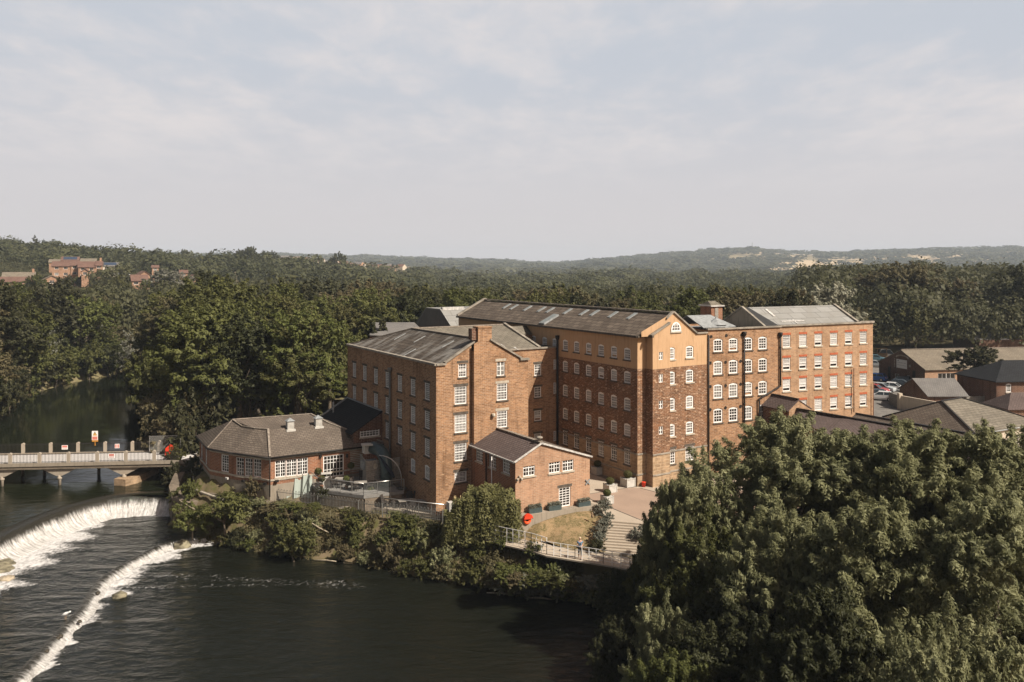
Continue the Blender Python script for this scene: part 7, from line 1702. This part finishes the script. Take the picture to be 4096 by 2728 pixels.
# blocked footprints
MILLS = [(p.x, p.y) for p in (N_(-5, -2), N_(18, 4), M(-1, -3), K(27, -6), K(27, 14), M(14, T_FAR+4), M(-16, T_FAR+8), N_(-4, TL+8))]
RIGHTB = [(20, 30), (45, 72), (34, 92), (40, 108), (46, 112), (58, 162), (60, 170), (130, 168), (130, 30)]
CARP = [(44, 108), (66, 108), (140, 108), (140, 196), (62, 190), (50, 150)]
PAV = [(-40, 84), (-20, 76), (-8, 88), (-22, 98), (-30, 105), (-42, 100)]
def inp(x, y, P): return float(sdf(np.array([float(x)]), np.array([float(y)]), P)[0]) < 0
def wd_(x, y): return float(sdf(np.array([float(x)]), np.array([float(y)]), U_POLY)[0])
def vis(x, y): return abs(x/y) < .70
HOUSES = [((h_[0]-UC)/F*h_[2], h_[2], h_[1]) for h_ in hz_]
cand = []
Yc = 100.0
pts = []
y = 106.0
while y < 430:
    st = 7.2 if y < 210 else (8.6 if y < 320 else 10.5)
    x = -.72*y
    while x < .72*y:
        xx = x+rnd.uniform(-.4, .4)*st; yy = y+rnd.uniform(-.4, .4)*st
        x += st
        if wd_(xx, yy) < (2.2 if yy > 108 else 4): continue
        if inp(xx, yy, MILLS) or inp(xx, yy, PAV) or inp(xx, yy, CARP): continue
        if xx > 38 and yy < 112: continue
        if yy < 136 and 1430 < UC+F*xx/yy < 1930: continue
        if inp(xx, yy, [(-3, 100), (60, 86), (60, 125), (0, 140)]): continue
        if any(abs(xx-hx-5) < 10 and -3 < yy-hy < 11 for hx, hy, _ in HOUSES): continue
        u = UC+F*xx/yy
        if any(h < yy+999 and yy < hy and abs(u-(UC+F*(hx+4)/hy)) < 46 and hy-yy < 14 for hx, hy, h in HOUSES): continue
        pts.append((xx, yy))
    y += st*.86
def kind_at(x, y):
    k = x/y; u = UC+F*k
    return u
n_things = 0
far_pts = []
pts.sort(key=lambda p: p[1])
print('tree candidates', len(pts))
for (x, y) in pts:
    u = UC+F*x/y; left = x < -70 and (y < 260)
    zg = hz(x, y)
    if u < 900 and y < 300:           # far bank wood below the houses
        vt = np.interp(u, [-50, 400, 900], [1170, 1175, 1165])-(y-130)*.10
        reg = 'trees in the wood on the far bank of the river'
    elif u < 1560: vt = np.interp(y, [105, 130, 170, 230, 430], [1320, 1215, 1168, 1152, 1145]); reg = 'trees between the river and the left mill'
    elif u < 3230: vt = np.interp(y, [130, 160, 220, 300, 430], [1235, 1200, 1180, 1170, 1158]); reg = 'trees behind the mills'
    else: vt = np.interp(y, [130, 190, 240, 300, 430], [1230, 1180, 1105, 1085, 1082]); reg = 'trees on the right beyond the workshop'
    if 520 > u > 400 and y > 300: vt = 1075
    ht = H-(vt-VH)*y/F-zg; ht *= rnd.uniform(.78, 1.14) if u < 3230 else rnd.uniform(.66, 1.16)
    ht = max(7.5, min(21, ht))
    if n_things < 235:
        key = 'big' if (y < 165 or rnd.random() < .15) else rnd.choice(['mid', 'mid', 'mid', 'tall'])
        if rnd.random() < .04: key = 'conifer'
        base = {'big': 15.3, 'mid': 12.8, 'tall': 17.6, 'conifer': 13.8}[key]
        s = ht/base
        m_ = rnd.choice(MW)
        if 1100 < u < 1560 and y < 150: m_ = rnd.choice(['leaf_bright', 'leaf_green', 'leaf_bright'])
        if u > 3050: m_ = rnd.choice(['leaf_dark', 'leaf_dark', 'leaf_olive', 'leaf_green'])
        kn = {'leaf_green': 'mid green', 'leaf_dark': 'dark green', 'leaf_olive': 'dull olive green', 'leaf_bright': 'fresh green'}[m_]
        sh = {'big': 'broad leafy', 'mid': 'rounded', 'tall': 'tall', 'conifer': 'pointed conifer'}[key]
        where = {'trees in the wood on the far bank of the river': 'in the dense wood on the far river bank', 'trees between the river and the left mill': 'in the wood between the river and the left mill', 'trees behind the mills': 'in the woodland behind the mills', 'trees on the right beyond the workshop': 'in the dark wood beyond the workshop roof'}[reg]
        tree(x, y, key, s, f'{kn} {sh} tree {where}', group=f'{kn} {sh} trees {where}', m_=m_, z=zg, sz=s, name='tree' if key != 'conifer' else 'conifer_tree')
        n_things += 1
    else: far_pts.append((x, y, zg, ht/12.8))
# low growth hanging over the water along both upper banks
for P_, st in ((lbank_up, 4.2), ([(-38.5, 99), (-46, 112), (-58, 131), (-69, 155), (-77, 185), (-82, 229)], 4.2)):
    side_ = 'far' if P_ is lbank_up else 'near'
    for p in resample(P_, st):
        s = rnd.uniform(1.9, 3.0); off = rnd.uniform(.3, 1.6)*(-1 if side_ == 'far' else 1); m_ = rnd.choice(['leaf_green', 'leaf_dark', 'leaf_olive', 'leaf_bright'])
        kn = {'leaf_green': 'mid green', 'leaf_dark': 'dark green', 'leaf_olive': 'dull olive', 'leaf_bright': 'fresh green'}[m_]
        lb_ = f'{kn} bush overhanging the calm water on the '+('far river bank' if side_ == 'far' else 'wooded bank behind the footbridge')
        tree(p.x+off, p.y, 'shrub', s, lb_, 'bush', lb_, m_, z=ZU+.2, name='bush', sz=s*rnd.uniform(1.1, 1.7))
        if P_ is lbank_up:
            sx = rnd.uniform(.75, .95); m_ = rnd.choice(['leaf_green', 'leaf_dark', 'leaf_olive', 'leaf_bright']); kn = {'leaf_green': 'mid green', 'leaf_dark': 'dark green', 'leaf_olive': 'dull olive', 'leaf_bright': 'fresh green'}[m_]
            lb_ = f'{kn} tree leaning over the calm water on the far river bank'; tree(p.x-3.5, p.y+rnd.uniform(-1, 1), 'mid', sx, lb_, 'tree', lb_, m_, z=ZU-1.2, sz=sx)
# single trees that stand out
def treeu(u, v_top, Y, key, label, m_=None, width=1.0, **k):
    x = (u-UC)/F*Y; zg = hz(x, Y); top = H-(v_top-VH)*Y/F; base = {'big': 15.3, 'mid': 12.8, 'tall': 17.6, 'conifer': 13.8, 'poplar': 15.6, 'dead': 13.5, 'shrub': 2.15}[key]
    s = (top-zg)/base; e_ = tree(x, Y, key, s*width, label, m_=m_, z=zg, sz=s, **k); return e_
treeu(140, 942, 520, 'poplar', 'narrow dark poplar standing on the skyline at the far left', 'leaf_far')
treeu(1265, 1024, 700, 'poplar', 'single narrow poplar in front of the far wooded hill', 'leaf_far')
treeu(1352, 1010, 640, 'mid', 'large round grey green tree on the skyline above the far houses', 'leaf_far', .8)
treeu(660, 1080, 290, 'mid', 'pale silvery cedar among the houses on the left hill', 'leaf_grey', 1.4)
treeu(3310, 1148, 150, 'mid', 'pale silver green tree right behind the patched mill roof', 'leaf_silver', .8)
treeu(3900, 1392, 141, 'mid', 'dark tree in front of the workshop roof', 'leaf_dark', 1.4)
treeu(660, 1565, 107, 'big', 'dull green tree leaning over the water at the end of the footbridge', 'leaf_olive', .8)
treeu(760, 1500, 112, 'big', 'fresh green tree on the river bank above the footbridge end', 'leaf_bright', .9)
treeu(700, 1670, 101.5, 'shrub', 'broad brownish bush at the water side beside the footbridge', 'leaf_olive', .9, cat='bush', name='bush')
treeu(1000, 1440, 110, 'big', 'tall fresh green sycamore behind the pavilion', 'leaf_bright')
treeu(1180, 1400, 113, 'big', 'bright green sycamore between the pavilion and the left mill', 'leaf_bright')
treeu(1330, 1330, 122, 'big', 'pale topped sycamore close to the left mill wall', 'leaf_bright')
treeu(1120, 1640, 103, 'shrub', 'small light green bush behind the pavilion roof', 'leaf_bright', .9, cat='bush', name='bush')
treeu(345, 1240, 185, 'dead', 'half dead pale grey tree in the far bank wood, left one', 'leaf_grey')
treeu(160, 1300, 165, 'dead', 'half dead pale grey tree in the far bank wood near the left edge', 'leaf_grey', .9)
treeu(520, 1330, 178, 'dead', 'half dead pale grey tree in the far bank wood, right one', 'leaf_grey', .8)
treeu(1530, 1270, 120, 'conifer', 'dark pointed conifer beside the low grey roof behind the left mill', 'leaf_dark')
treeu(1490, 1280, 119, 'conifer', 'second dark conifer left of the one by the low grey roof', 'leaf_dark')
treeu(3630, 1060, 215, 'big', 'very large grey green willow on the skyline to the right', 'leaf_olive', 1.1)
treeu(3480, 1090, 225, 'big', 'broad grey green willow left of the largest one on the right', 'leaf_olive', 1.1)
treeu(3850, 1120, 210, 'big', 'grey green willow right of the largest one on the right', 'leaf_olive')
treeu(4080, 1075, 205, 'big', 'dark tall tree at the right edge of the picture', 'leaf_dark', 1.0)
for i, (u, vt) in enumerate(((195, 1106), (235, 1112), (275, 1100), (318, 1108), (352, 1098), (395, 1092), (150, 1098), (60, 1136), (120, 1128), (475, 1108), (505, 1148), (590, 1128), (700, 1124))):
    treeu(u, vt, (336 if u > 165 else 292) if u < 420 else 285, 'mid', 'bushy tree in front of the brick houses on the left hillside', rnd.choice(['leaf_green', 'leaf_dark', 'leaf_olive']), .75, group='bushy trees in front of the hillside houses')
for i, (u, vt) in enumerate(((955, 1000), (990, 992), (1012, 994), (1055, 1003), (1085, 1004), (480, 990), (375, 982), (230, 972), (450, 1000), (310, 985), (850, 1008), (735, 1000), (60, 965), (10, 955))):
    treeu(u, vt, rnd.uniform(560, 680), 'mid', 'dark tree on the skyline of the left hill', 'leaf_far', .75, group='dark trees along the skyline of the left hill')
# merged far woodland: leaf clumps of many crowns in one mesh
def lowcrown(seed, n, leaf):
    rg = np.random.default_rng(seed); d = rg.normal(size=(n, 3)); d /= np.linalg.norm(d, axis=1)[:, None]; d[:, 2] = np.where(d[:, 2] < -.35, -d[:, 2], d[:, 2])
    w = 1+.22*np.sin(d@rg.normal(size=3)*4+1)+.13*np.sin(d@rg.normal(size=3)*7+2); p = d*w[:, None]*(.82+.22*rg.random(n))[:, None]
    nn = d+rg.normal(size=(n, 3))*.45; nn /= np.linalg.norm(nn, axis=1)[:, None]
    T = rg.normal(size=(n, 3)); T -= nn*(T*nn).sum(1)[:, None]; T /= np.linalg.norm(T, axis=1)[:, None]; B = np.cross(nn, T); s = leaf*(.6+.8*rg.random(n))[:, None]
    V = np.empty((n, 4, 3)); V[:, 0] = p-T*s; V[:, 1] = p-B*s*.7; V[:, 2] = p+T*s; V[:, 3] = p+B*s*.7
    return V.reshape(-1, 3), np.repeat(rg.random(n), 4)
def wood(name, items, n, leaf, m_, label, nproto=6, cat='woodland'):
    PR = [lowcrown(100+i, n, leaf) for i in range(nproto)]; rg = np.random.default_rng(5); VV = np.empty((len(items), 4*n, 3), np.float32); TT = np.empty((len(items), 4*n), np.float32)
    for i, (x, y, z, r, h) in enumerate(items):
        v, t_ = PR[i % nproto]; a = rg.random()*6.28; cs, sn = math.cos(a), math.sin(a)
        VV[i, :, 0] = (v[:, 0]*cs-v[:, 1]*sn)*r+x; VV[i, :, 1] = (v[:, 0]*sn+v[:, 1]*cs)*r+y; VV[i, :, 2] = v[:, 2]*h*.5+z+h*.5; TT[i] = t_*.28+rg.random()**1.3*.72
    V = VV.reshape(-1, 3); Q = np.arange(len(V)).reshape(-1, 4)
    return tag(link(name, np_mesh(name, V, Q, MT[m_], TT.ravel())), label, cat, kind='stuff')
it = [(x, y, zg, 12.8*s*.44, 12.8*s) for x, y, zg, s in far_pts]
def scatter(y0, y1, st0, hlo, hhi):
    out = []; y = y0
    while y < y1:
        st = st0*(y/y0)**.75; x = -.70*y
        while x < .70*y:
            out.append((x+rnd.uniform(-.5, .5)*st, y+rnd.uniform(-.5, .5)*st)); x += st
        y += st*.9
    A = np.array(out); Z = height(A[:, 0], A[:, 1]); keep = ~open_field(A[:, 0], A[:, 1], Z)
    u = UC+F*A[:, 0]/A[:, 1]; rr_ = np.random.default_rng(4).random(len(A)); keep &= ~((u > 1110) & (u < 1480) & (A[:, 1] > 770) & (A[:, 1] < 1010) & (rr_ < .85))
    keep &= ~((u > 2385) & (u < 2680) & (A[:, 1] < 660) & (rr_ < .75)); keep &= ~((u > 3050) & (u < 3750) & (A[:, 1] > 1500) & (A[:, 1] < 2100) & (rr_ < .6)); hv = .62+.72*fbm(A[:, 0], A[:, 1], 45, 2, 33); r_ = []
    for (x, y), z, k, hs in zip(out, Z, keep, hv):
        if k: h = rnd.uniform(hlo, hhi)*hs*rnd.choice([.75, 1, 1, 1.2]); r_.append((x, y, float(z)-.5, h*rnd.uniform(.46, .78), h))
    return r_
Q4 = lambda P: [(3000+x/2.149, 950+y/2.149) for x, y in P]
Q3 = lambda P: [(2000+x/2.141, 950+y/2.141) for x, y in P]
FIELDS = [Q4([(215, 258), (330, 195), (800, 172), (1030, 200), (1000, 245), (600, 268)]), Q4([(590, 262), (850, 250), (720, 335), (600, 320)]), Q4([(1190, 165), (1620, 150), (1640, 225), (1260, 200)]), Q4([(-40, 130), (130, 135), (90, 178), (-40, 172)]),
          Q4([(240, 132), (560, 145), (560, 185), (400, 175)]), Q4([(1680, 175), (1790, 170), (1790, 205), (1690, 200)]), Q4([(1060, 190), (1200, 190), (1180, 220), (1060, 222)]), Q4([(1900, 210), (2080, 225), (2080, 255), (1900, 250)]), Q4([(670, 135), (1050, 140), (1050, 165), (700, 165)]),
          Q3([(1890, 155), (2240, 128), (2260, 152), (1990, 215), (1930, 200)]), Q3([(1600, 120), (1720, 120), (1650, 145)]), Q3([(1860, 95), (1990, 92), (1960, 112), (1870, 112)]), Q3([(855, 360), (960, 358), (960, 392), (850, 395)]), Q3([(1170, 370), (1300, 375), (1410, 405), (1390, 455), (1260, 455), (1200, 410)]), [(1578, 1030), (1625, 1030), (1625, 1040), (1578, 1040)], Q3([(1500, 300), (1620, 305), (1600, 320), (1500, 318)])]
_vp = np.random.default_rng(2).random((64, 64, 2))
def hedge(x, y, s=150.0):
    gx = np.floor(x/s).astype(int); gy = np.floor(y/(s*1.6)).astype(int); D = []
    for i in (-1, 0, 1):
        for j in (-1, 0, 1): p = _vp[(gx+i) % 64, (gy+j) % 64]; D.append(np.hypot((gx+i+p[:, 0])*s-x, ((gy+j+p[:, 1])*s*1.6-y)/1.6))
    D = np.sort(np.array(D), 0); return D[1]-D[0] < 7
def open_field(x, y, z):
    u = UC+F*x/y; v = ground_v(x, y, z+4); op = np.zeros(x.shape, bool)
    for P_ in FIELDS: op |= (sdf(u, v, P_) < 0) & (y > 500)
    op |= (y > 560) & (y < 2000) & (fbm(x, y, 230, 3, 8) < .345); op |= (y > 430) & (fbm(x, y, 150, 3, 8) < .25)
    return op & ~hedge(x, y)
wood('woodland', it, 1000, .062, 'leaf_far', 'woodland behind the nearest trees, on the valley floor and the left hillside')
it = scatter(430, 760, 11.5, 8, 15)
print('mid wood', len(it)); wood('woodland', it, 420, .10, 'leaf_far', 'woodland filling the valley floor behind the mills')
it = scatter(760, 1700, 17, 9, 17); it = [(x, y, z, r*1.2, h) for x, y, z, r, h in it]
print('valley wood', len(it)); wood('woodland', it, 130, .165, 'leaf_far', 'farther woodland and hedges across the valley floor')
it = scatter(1700, 4100, 26, 11, 19); it = [(x, y, z, r*2.1, h) for x, y, z, r, h in it]
print('hill wood', len(it)); wood('woodland', it, 46, .30, 'leaf_far', 'hazy wooded hills along the horizon')

# ---------------- big willows in the right foreground
def willow(u, v_top, Y, w, label, k, m_=None, zg=None):
    x = (u-UC)/F*Y; zg = hz(x, Y) if zg is None else zg; top = H-(v_top-VH)*Y/F; s = (top-zg)/11.4
    tree(x, Y, 'willow%d' % k, w/5.6, label, m_=m_, z=zg-.3, sz=s, name='willow_tree')
willow(3080, 1668, 57, 5.8, 'tallest grey green willow, rising in front of the plum slate roofed brick range', 0)
willow(2815, 1850, 55, 3.7, 'grey green willow beside the courtyard, left of the tallest one', 1)
willow(3420, 1760, 54, 5.6, 'broad grey green willow in the middle of the foreground group', 2)
willow(3700, 1715, 52, 5.4, 'grey green willow below the hipped roof, right of the middle of the group', 3)
willow(3960, 1752, 50, 5.2, 'grey green willow in the upper right of the foreground group', 4)
willow(4230, 1740, 53, 5.4, 'grey green willow cut by the right edge', 0)
willow(2700, 1960, 54, 2.5, 'slim willow at the edge of the gravel square, left end of the foreground group', 2)
willow(2620, 2150, 56, 2.1, 'low dark green willow overhanging the foot of the steps', 3, 'leaf_green')
willow(2530, 2275, 58, 3.0, 'dark green bushy tree at the water edge right of the path', 4, 'leaf_dark')
willow(2830, 2080, 52, 3.6, 'leafy willow in front of the slim one, over the riverside', 1, 'leaf_green')
willow(3150, 2060, 47, 4.2, 'nearer leafy willow below the tallest one', 3)
willow(3560, 2020, 43, 4.8, 'nearest leafy willow, lower middle of the foreground group', 0)
willow(4000, 2040, 40, 4.6, 'nearest leafy willow at the lower right corner', 2)
willow(2920, 2370, 45, 4.2, 'dark shaded willow low beside the water in the foreground', 4, 'leaf_dark')
willow(2665, 2400, 47, 2.3, 'small sunlit pale tree standing low at the water edge', 1)
willow(2480, 2470, 52, 2.2, 'low dark bush right at the water left of the small sunlit tree', 3, 'leaf_dark')
willow(2720, 2610, 42, 3.0, 'low green tree at the bottom edge of the picture', 0, 'leaf_green')
willow(3330, 2420, 38, 4.2, 'deep shaded tree at the bottom edge right of the middle', 2, 'leaf_dark')
willow(3800, 2480, 34, 3.8, 'leafy willow at the bottom edge near the right corner', 1)
# ---------------- bank vegetation
rg2 = random.Random(12); bi = 0
bank_u = [(830, 2105), (870, 2080), (905, 2100), (948, 2120), (990, 2135), (760, 2080), (735, 2055)]
cols = ['leaf_green', 'leaf_olive', 'leaf_bright', 'leaf_green', 'leaf_dark', 'leaf_willow']
RB_ = [Vector((p[0], p[1], 0)) for p in rb]
def along(P, st): return resample([(p.x, p.y) for p in P], st)
LB_ = along(RB_, 1.45)
rows = ((.0, .7, 0), (1.1, .95, .6), (2.2, .9, .3), (3.3, .8, .3))
for i, p in enumerate(LB_[:-1]):
    d = (LB_[i+1]-p).normalized(); n_ = Vector((-d.y, d.x, 0)); n_ = n_ if n_.y > 0 else -n_
    for off, s0, _ in rows:
        if rg2.random() < .1: continue
        x = p.x+n_.x*off+rg2.uniform(-.5, .5); y = p.y+n_.y*off+rg2.uniform(-.4, .4); u = UC+F*x/y
        if u > 1750 and off > 3: continue
        if u > 1860 and off > 2.4: continue
        if u > 1860 and off > 1.5: s0 = .6
        s = s0*rg2.uniform(.6, 1.15)*(.92 if u < 1850 else 1.25); bi += 1; m_ = rg2.choice(cols if u < 1900 else ['leaf_willow', 'leaf_bright', 'leaf_green', 'leaf_olive'])
        kn = {'leaf_green': 'mid green', 'leaf_dark': 'dark green', 'leaf_olive': 'brownish green', 'leaf_bright': 'fresh green', 'leaf_willow': 'pale grey green'}[m_]
        sec = 'below the pavilion' if u < 1150 else ('below the terrace' if u < 1700 else 'below the path railing')
        tree(x, y, 'shrub', s, f'{kn} bush on the river bank {sec}', 'bush', f'{kn} bushes on the river bank {sec}', m_, name='bush', sz=max(.45, min(s*rg2.uniform(.9, 1.3), (-1.0-max(hz(x, y), ZL-.1))/2.15)), z=max(hz(x, y), ZL-.1))
def bush(u, v, z, s, label, m_, sz=None, **k): q = px(u, v, z); return tree(q.x, q.y, 'shrub', s, label, 'bush', m_=m_, z=z-.2, name='bush', sz=sz or s, **k)
bush(1175, 2235, -4.4, 1.5, 'large round dark green bush at the water edge below the pavilion', 'leaf_green')
bush(1010, 2010, -1.6, .8, 'tall thin weeds against the pavilion foundation', 'leaf_olive', 1.2)
bush(900, 2110, -2.8, 1.5, 'wide bright green bush with white flowers beside the big weir', 'leaf_bright'); bush(770, 2120, -3.2, 1.3, 'bright green flowering bush hanging over the weir end', 'leaf_bright'); bush(760, 2010, -2.2, .7, 'climbing plant with white flowers on the river wall', 'leaf_bright', 1.1)
bush(1290, 1985, -.5, .5, 'dark spiky bush beside the rubble wall of the terrace', 'leaf_dark'); bush(690, 1880, -1.2, .9, 'ivy bush on the wall at the end of the footbridge', 'leaf_green', 1.3); bush(690, 1940, -2.2, .8, 'dark ivy clinging to the bridge abutment above the weir', 'leaf_dark', 1.2)
bush(2400, 2000+60, -.4, .5, 'grey lavender like bush at the head of the steps', 'leaf_grey'); bush(2425, 2035, -.1, .5, 'grey feathery bush between the lawn and the courtyard', 'leaf_grey')
for i, (u, v) in enumerate(((2425, 2095), (2415, 2125), (2400, 2150), (2395, 2180), (2385, 2210))): bush(u, v, -.5-.27*i, .5, 'grey green feathery bush beside the steps', 'leaf_grey' if i < 4 else 'leaf_dark', .55, group='grey green bushes beside the steps')
bush(2560, 2160, -.9, .6, 'greyish bush on the right side of the steps', 'leaf_grey')
for u, v, z, s_, m_ in ((740, 2062, -3.6, .9, 'leaf_green'), (748, 2108, -4.2, 1.0, 'leaf_olive'), (705, 2010, -2.6, .6, 'leaf_green'), (772, 1955, -1.9, .7, 'leaf_green'), (800, 1925, -1.4, .7, 'leaf_dark'), (765, 1890, -1.0, .7, 'leaf_dark'), (845, 1985, -1.9, .6, 'leaf_olive')):
    kn = {'leaf_green': 'mid green', 'leaf_dark': 'dark green', 'leaf_olive': 'brownish green'}[m_]; bush(u, v, z, s_, f'{kn} growth on the river wall beside the pavilion', m_, s_*1.2, group=f'{kn} growth on the river wall beside the pavilion')
for i in range(34):
    u = 1980+i*15.5; v = 2330+i*2.4+rg2.uniform(-30, 26); z = -3.9+(2370-v)*.035; m_ = rg2.choice(['leaf_willow', 'leaf_bright', 'leaf_green', 'leaf_olive', 'leaf_grey']); kn = {'leaf_green': 'mid green', 'leaf_bright': 'fresh green', 'leaf_olive': 'brownish green', 'leaf_willow': 'pale grey green', 'leaf_grey': 'grey'}[m_]
    s_ = rg2.uniform(.55, .85); bush(u, v, max(z, -4.5), s_, f'{kn} low scrub on the bank below the estate railing', m_, s_*rg2.uniform(.6, .8), group=f'{kn} low scrub on the bank below the estate railing')
# bamboo in front of the low brick building
rgb = np.random.default_rng(8); Pb = []
q0 = ws.P(-.7, 0, .7)
for (ox, oy, r, h) in ((0, 0, 1.0, 3.6), (-1.2, -.1, 1.1, 4.1), (-2.4, 0, 1.2, 4.6), (-3.6, .1, 1.2, 4.0), (-4.6, .2, 1.0, 3.6), (-1.8, .9, 1.2, 4.7), (-3.2, 1.0, 1.2, 4.5), (-5.4, .1, .8, 2.6), (-.5, .8, 1.0, 4.3)):
    n = 3200; an = rgb.random(n)*6.28; rr = r*np.sqrt(rgb.random(n)); hh_ = rgb.random(n)**.8*h
    Pb.append(np.stack([q0.x+ox+np.cos(an)*rr*(1-.35*hh_/h), q0.y+oy+np.sin(an)*rr*(1-.35*hh_/h), -1.9+hh_+.25*np.sin(an*3)], 1))
Pb = np.concatenate(Pb); Nb = np.stack([np.cos(Pb[:, 0]*3), -np.ones(len(Pb))*.6, np.ones(len(Pb))*1.1], 1)
bb = empty('bamboo', (q0.x-2, q0.y, -1.6), 'dense yellowish green bamboo clump against the low brick building', 'bush'); lm = leafmesh(Pb-np.array([q0.x-2, q0.y, -1.6]), Nb, .085, rgb, 'leaf_bamboo', 1.7, 1.0, 'foliage'); link('foliage', lm, bb)
t = MB()
for i in range(26): x = q0.x-5+5*rgb.random(); y = q0.y+rgb.random(); t.tube([(x, y, -1.8), (x+rgb.normal()*.3, y, 2.0)], .025, 4)
t.build('cane', MT['straw'], bb)
t = MB(); q = px(1815, 2150, -2.4); t.tube([q, q+Vector((.05, 0, 1.2)), q+Vector((.1, 0, 2.2))], [.16, .14, .13], 7); tag(t.build('tree_stump', MT['pale_bark']), 'pale broken tree stump on the bank below the bamboo', 'stump')
# ground cover on the bank: tufts
rgn = np.random.default_rng(3); Xs = []; Ns = []
for i in range(len(rb)-1):
    a, c = np.array(rb[i]), np.array(rb[i+1]); L = np.linalg.norm(c-a); n = int(L*800); tt = rgn.random(n); off = rgn.random(n)**.8*5.4-.1; d = (c-a)/L; nn = np.array([-d[1], d[0]]); nn = nn if nn[1] > 0 else -nn
    p = a+(c-a)*tt[:, None]+nn*off[:, None]; Xs.append(p)
P2 = np.concatenate(Xs); Z2_ = height(P2[:, 0], P2[:, 1]); keep = (Z2_ > -5.2) & (vnoise(P2[:, 0]*.8, P2[:, 1]*.8, 5) > .30); P2, Z2_ = P2[keep], Z2_[keep]
P3 = np.stack([P2[:, 0], P2[:, 1], Z2_+.05+.38*rgn.random(len(P2))*vnoise(P2[:, 0]*1.3, P2[:, 1]*1.3, 9)], 1)
tag(link('ground_cover', leafmesh(P3, np.tile([0, -.4, 1.], (len(P3), 1)),   .10, rgn, 'leaf_olive', 1.5, 1.2, 'ground_cover')), 'rough weeds and grass covering the river bank', 'ground cover', kind='stuff')
for i, (u, v) in enumerate(((795, 2045), (1315, 2130), (1345, 2246), (2045, 2378), (2210, 2398))):
    z = (-2.5, -2.6, ZL+.1, ZL+.1, ZL+.1)[i]; q = px(u, v, z); t = MB(); t.tube([q, q+Vector((-.9, .2, .35 if i < 2 else .05)), q+Vector((-2.0, .1, 1.1 if i < 2 else .1))], [.05, .07, .04], 6); tag(t.build('branch', MT['drift_wood']), ('bleached fallen branch on the foliage beside the big weir', 'pale fallen pole leaning on the bank below the terrace', 'driftwood branch at the water edge below the terrace', 'tangle of driftwood at the water edge below the railing', 'thin stick in the water near the dark willow')[i], 'branch')
# ---------------- haze

m, b_ = mat('air'); pv = b_.n('ShaderNodeVolumePrincipled'); pv.inputs['Color'].default_value = (.76, .87, 1.0, 1); pv.inputs['Density'].default_value = 1.5e-4; pv.inputs['Anisotropy'].default_value = 0
o = b_.n('ShaderNodeOutputMaterial'); b_.l(pv.outputs[0], o.inputs[1]); m.volume_intersection_method = 'FAST' if hasattr(m, 'volume_intersection_method') else None
m.cycles.homogeneous_volume = True if hasattr(m.cycles, 'homogeneous_volume') else None
t = MB(); t.box((0, 2750, -12), (14000, 5800, 152)); o = t.build('haze', m); tag(o, 'thin summer haze lying over the valley', 'haze', kind='stuff')
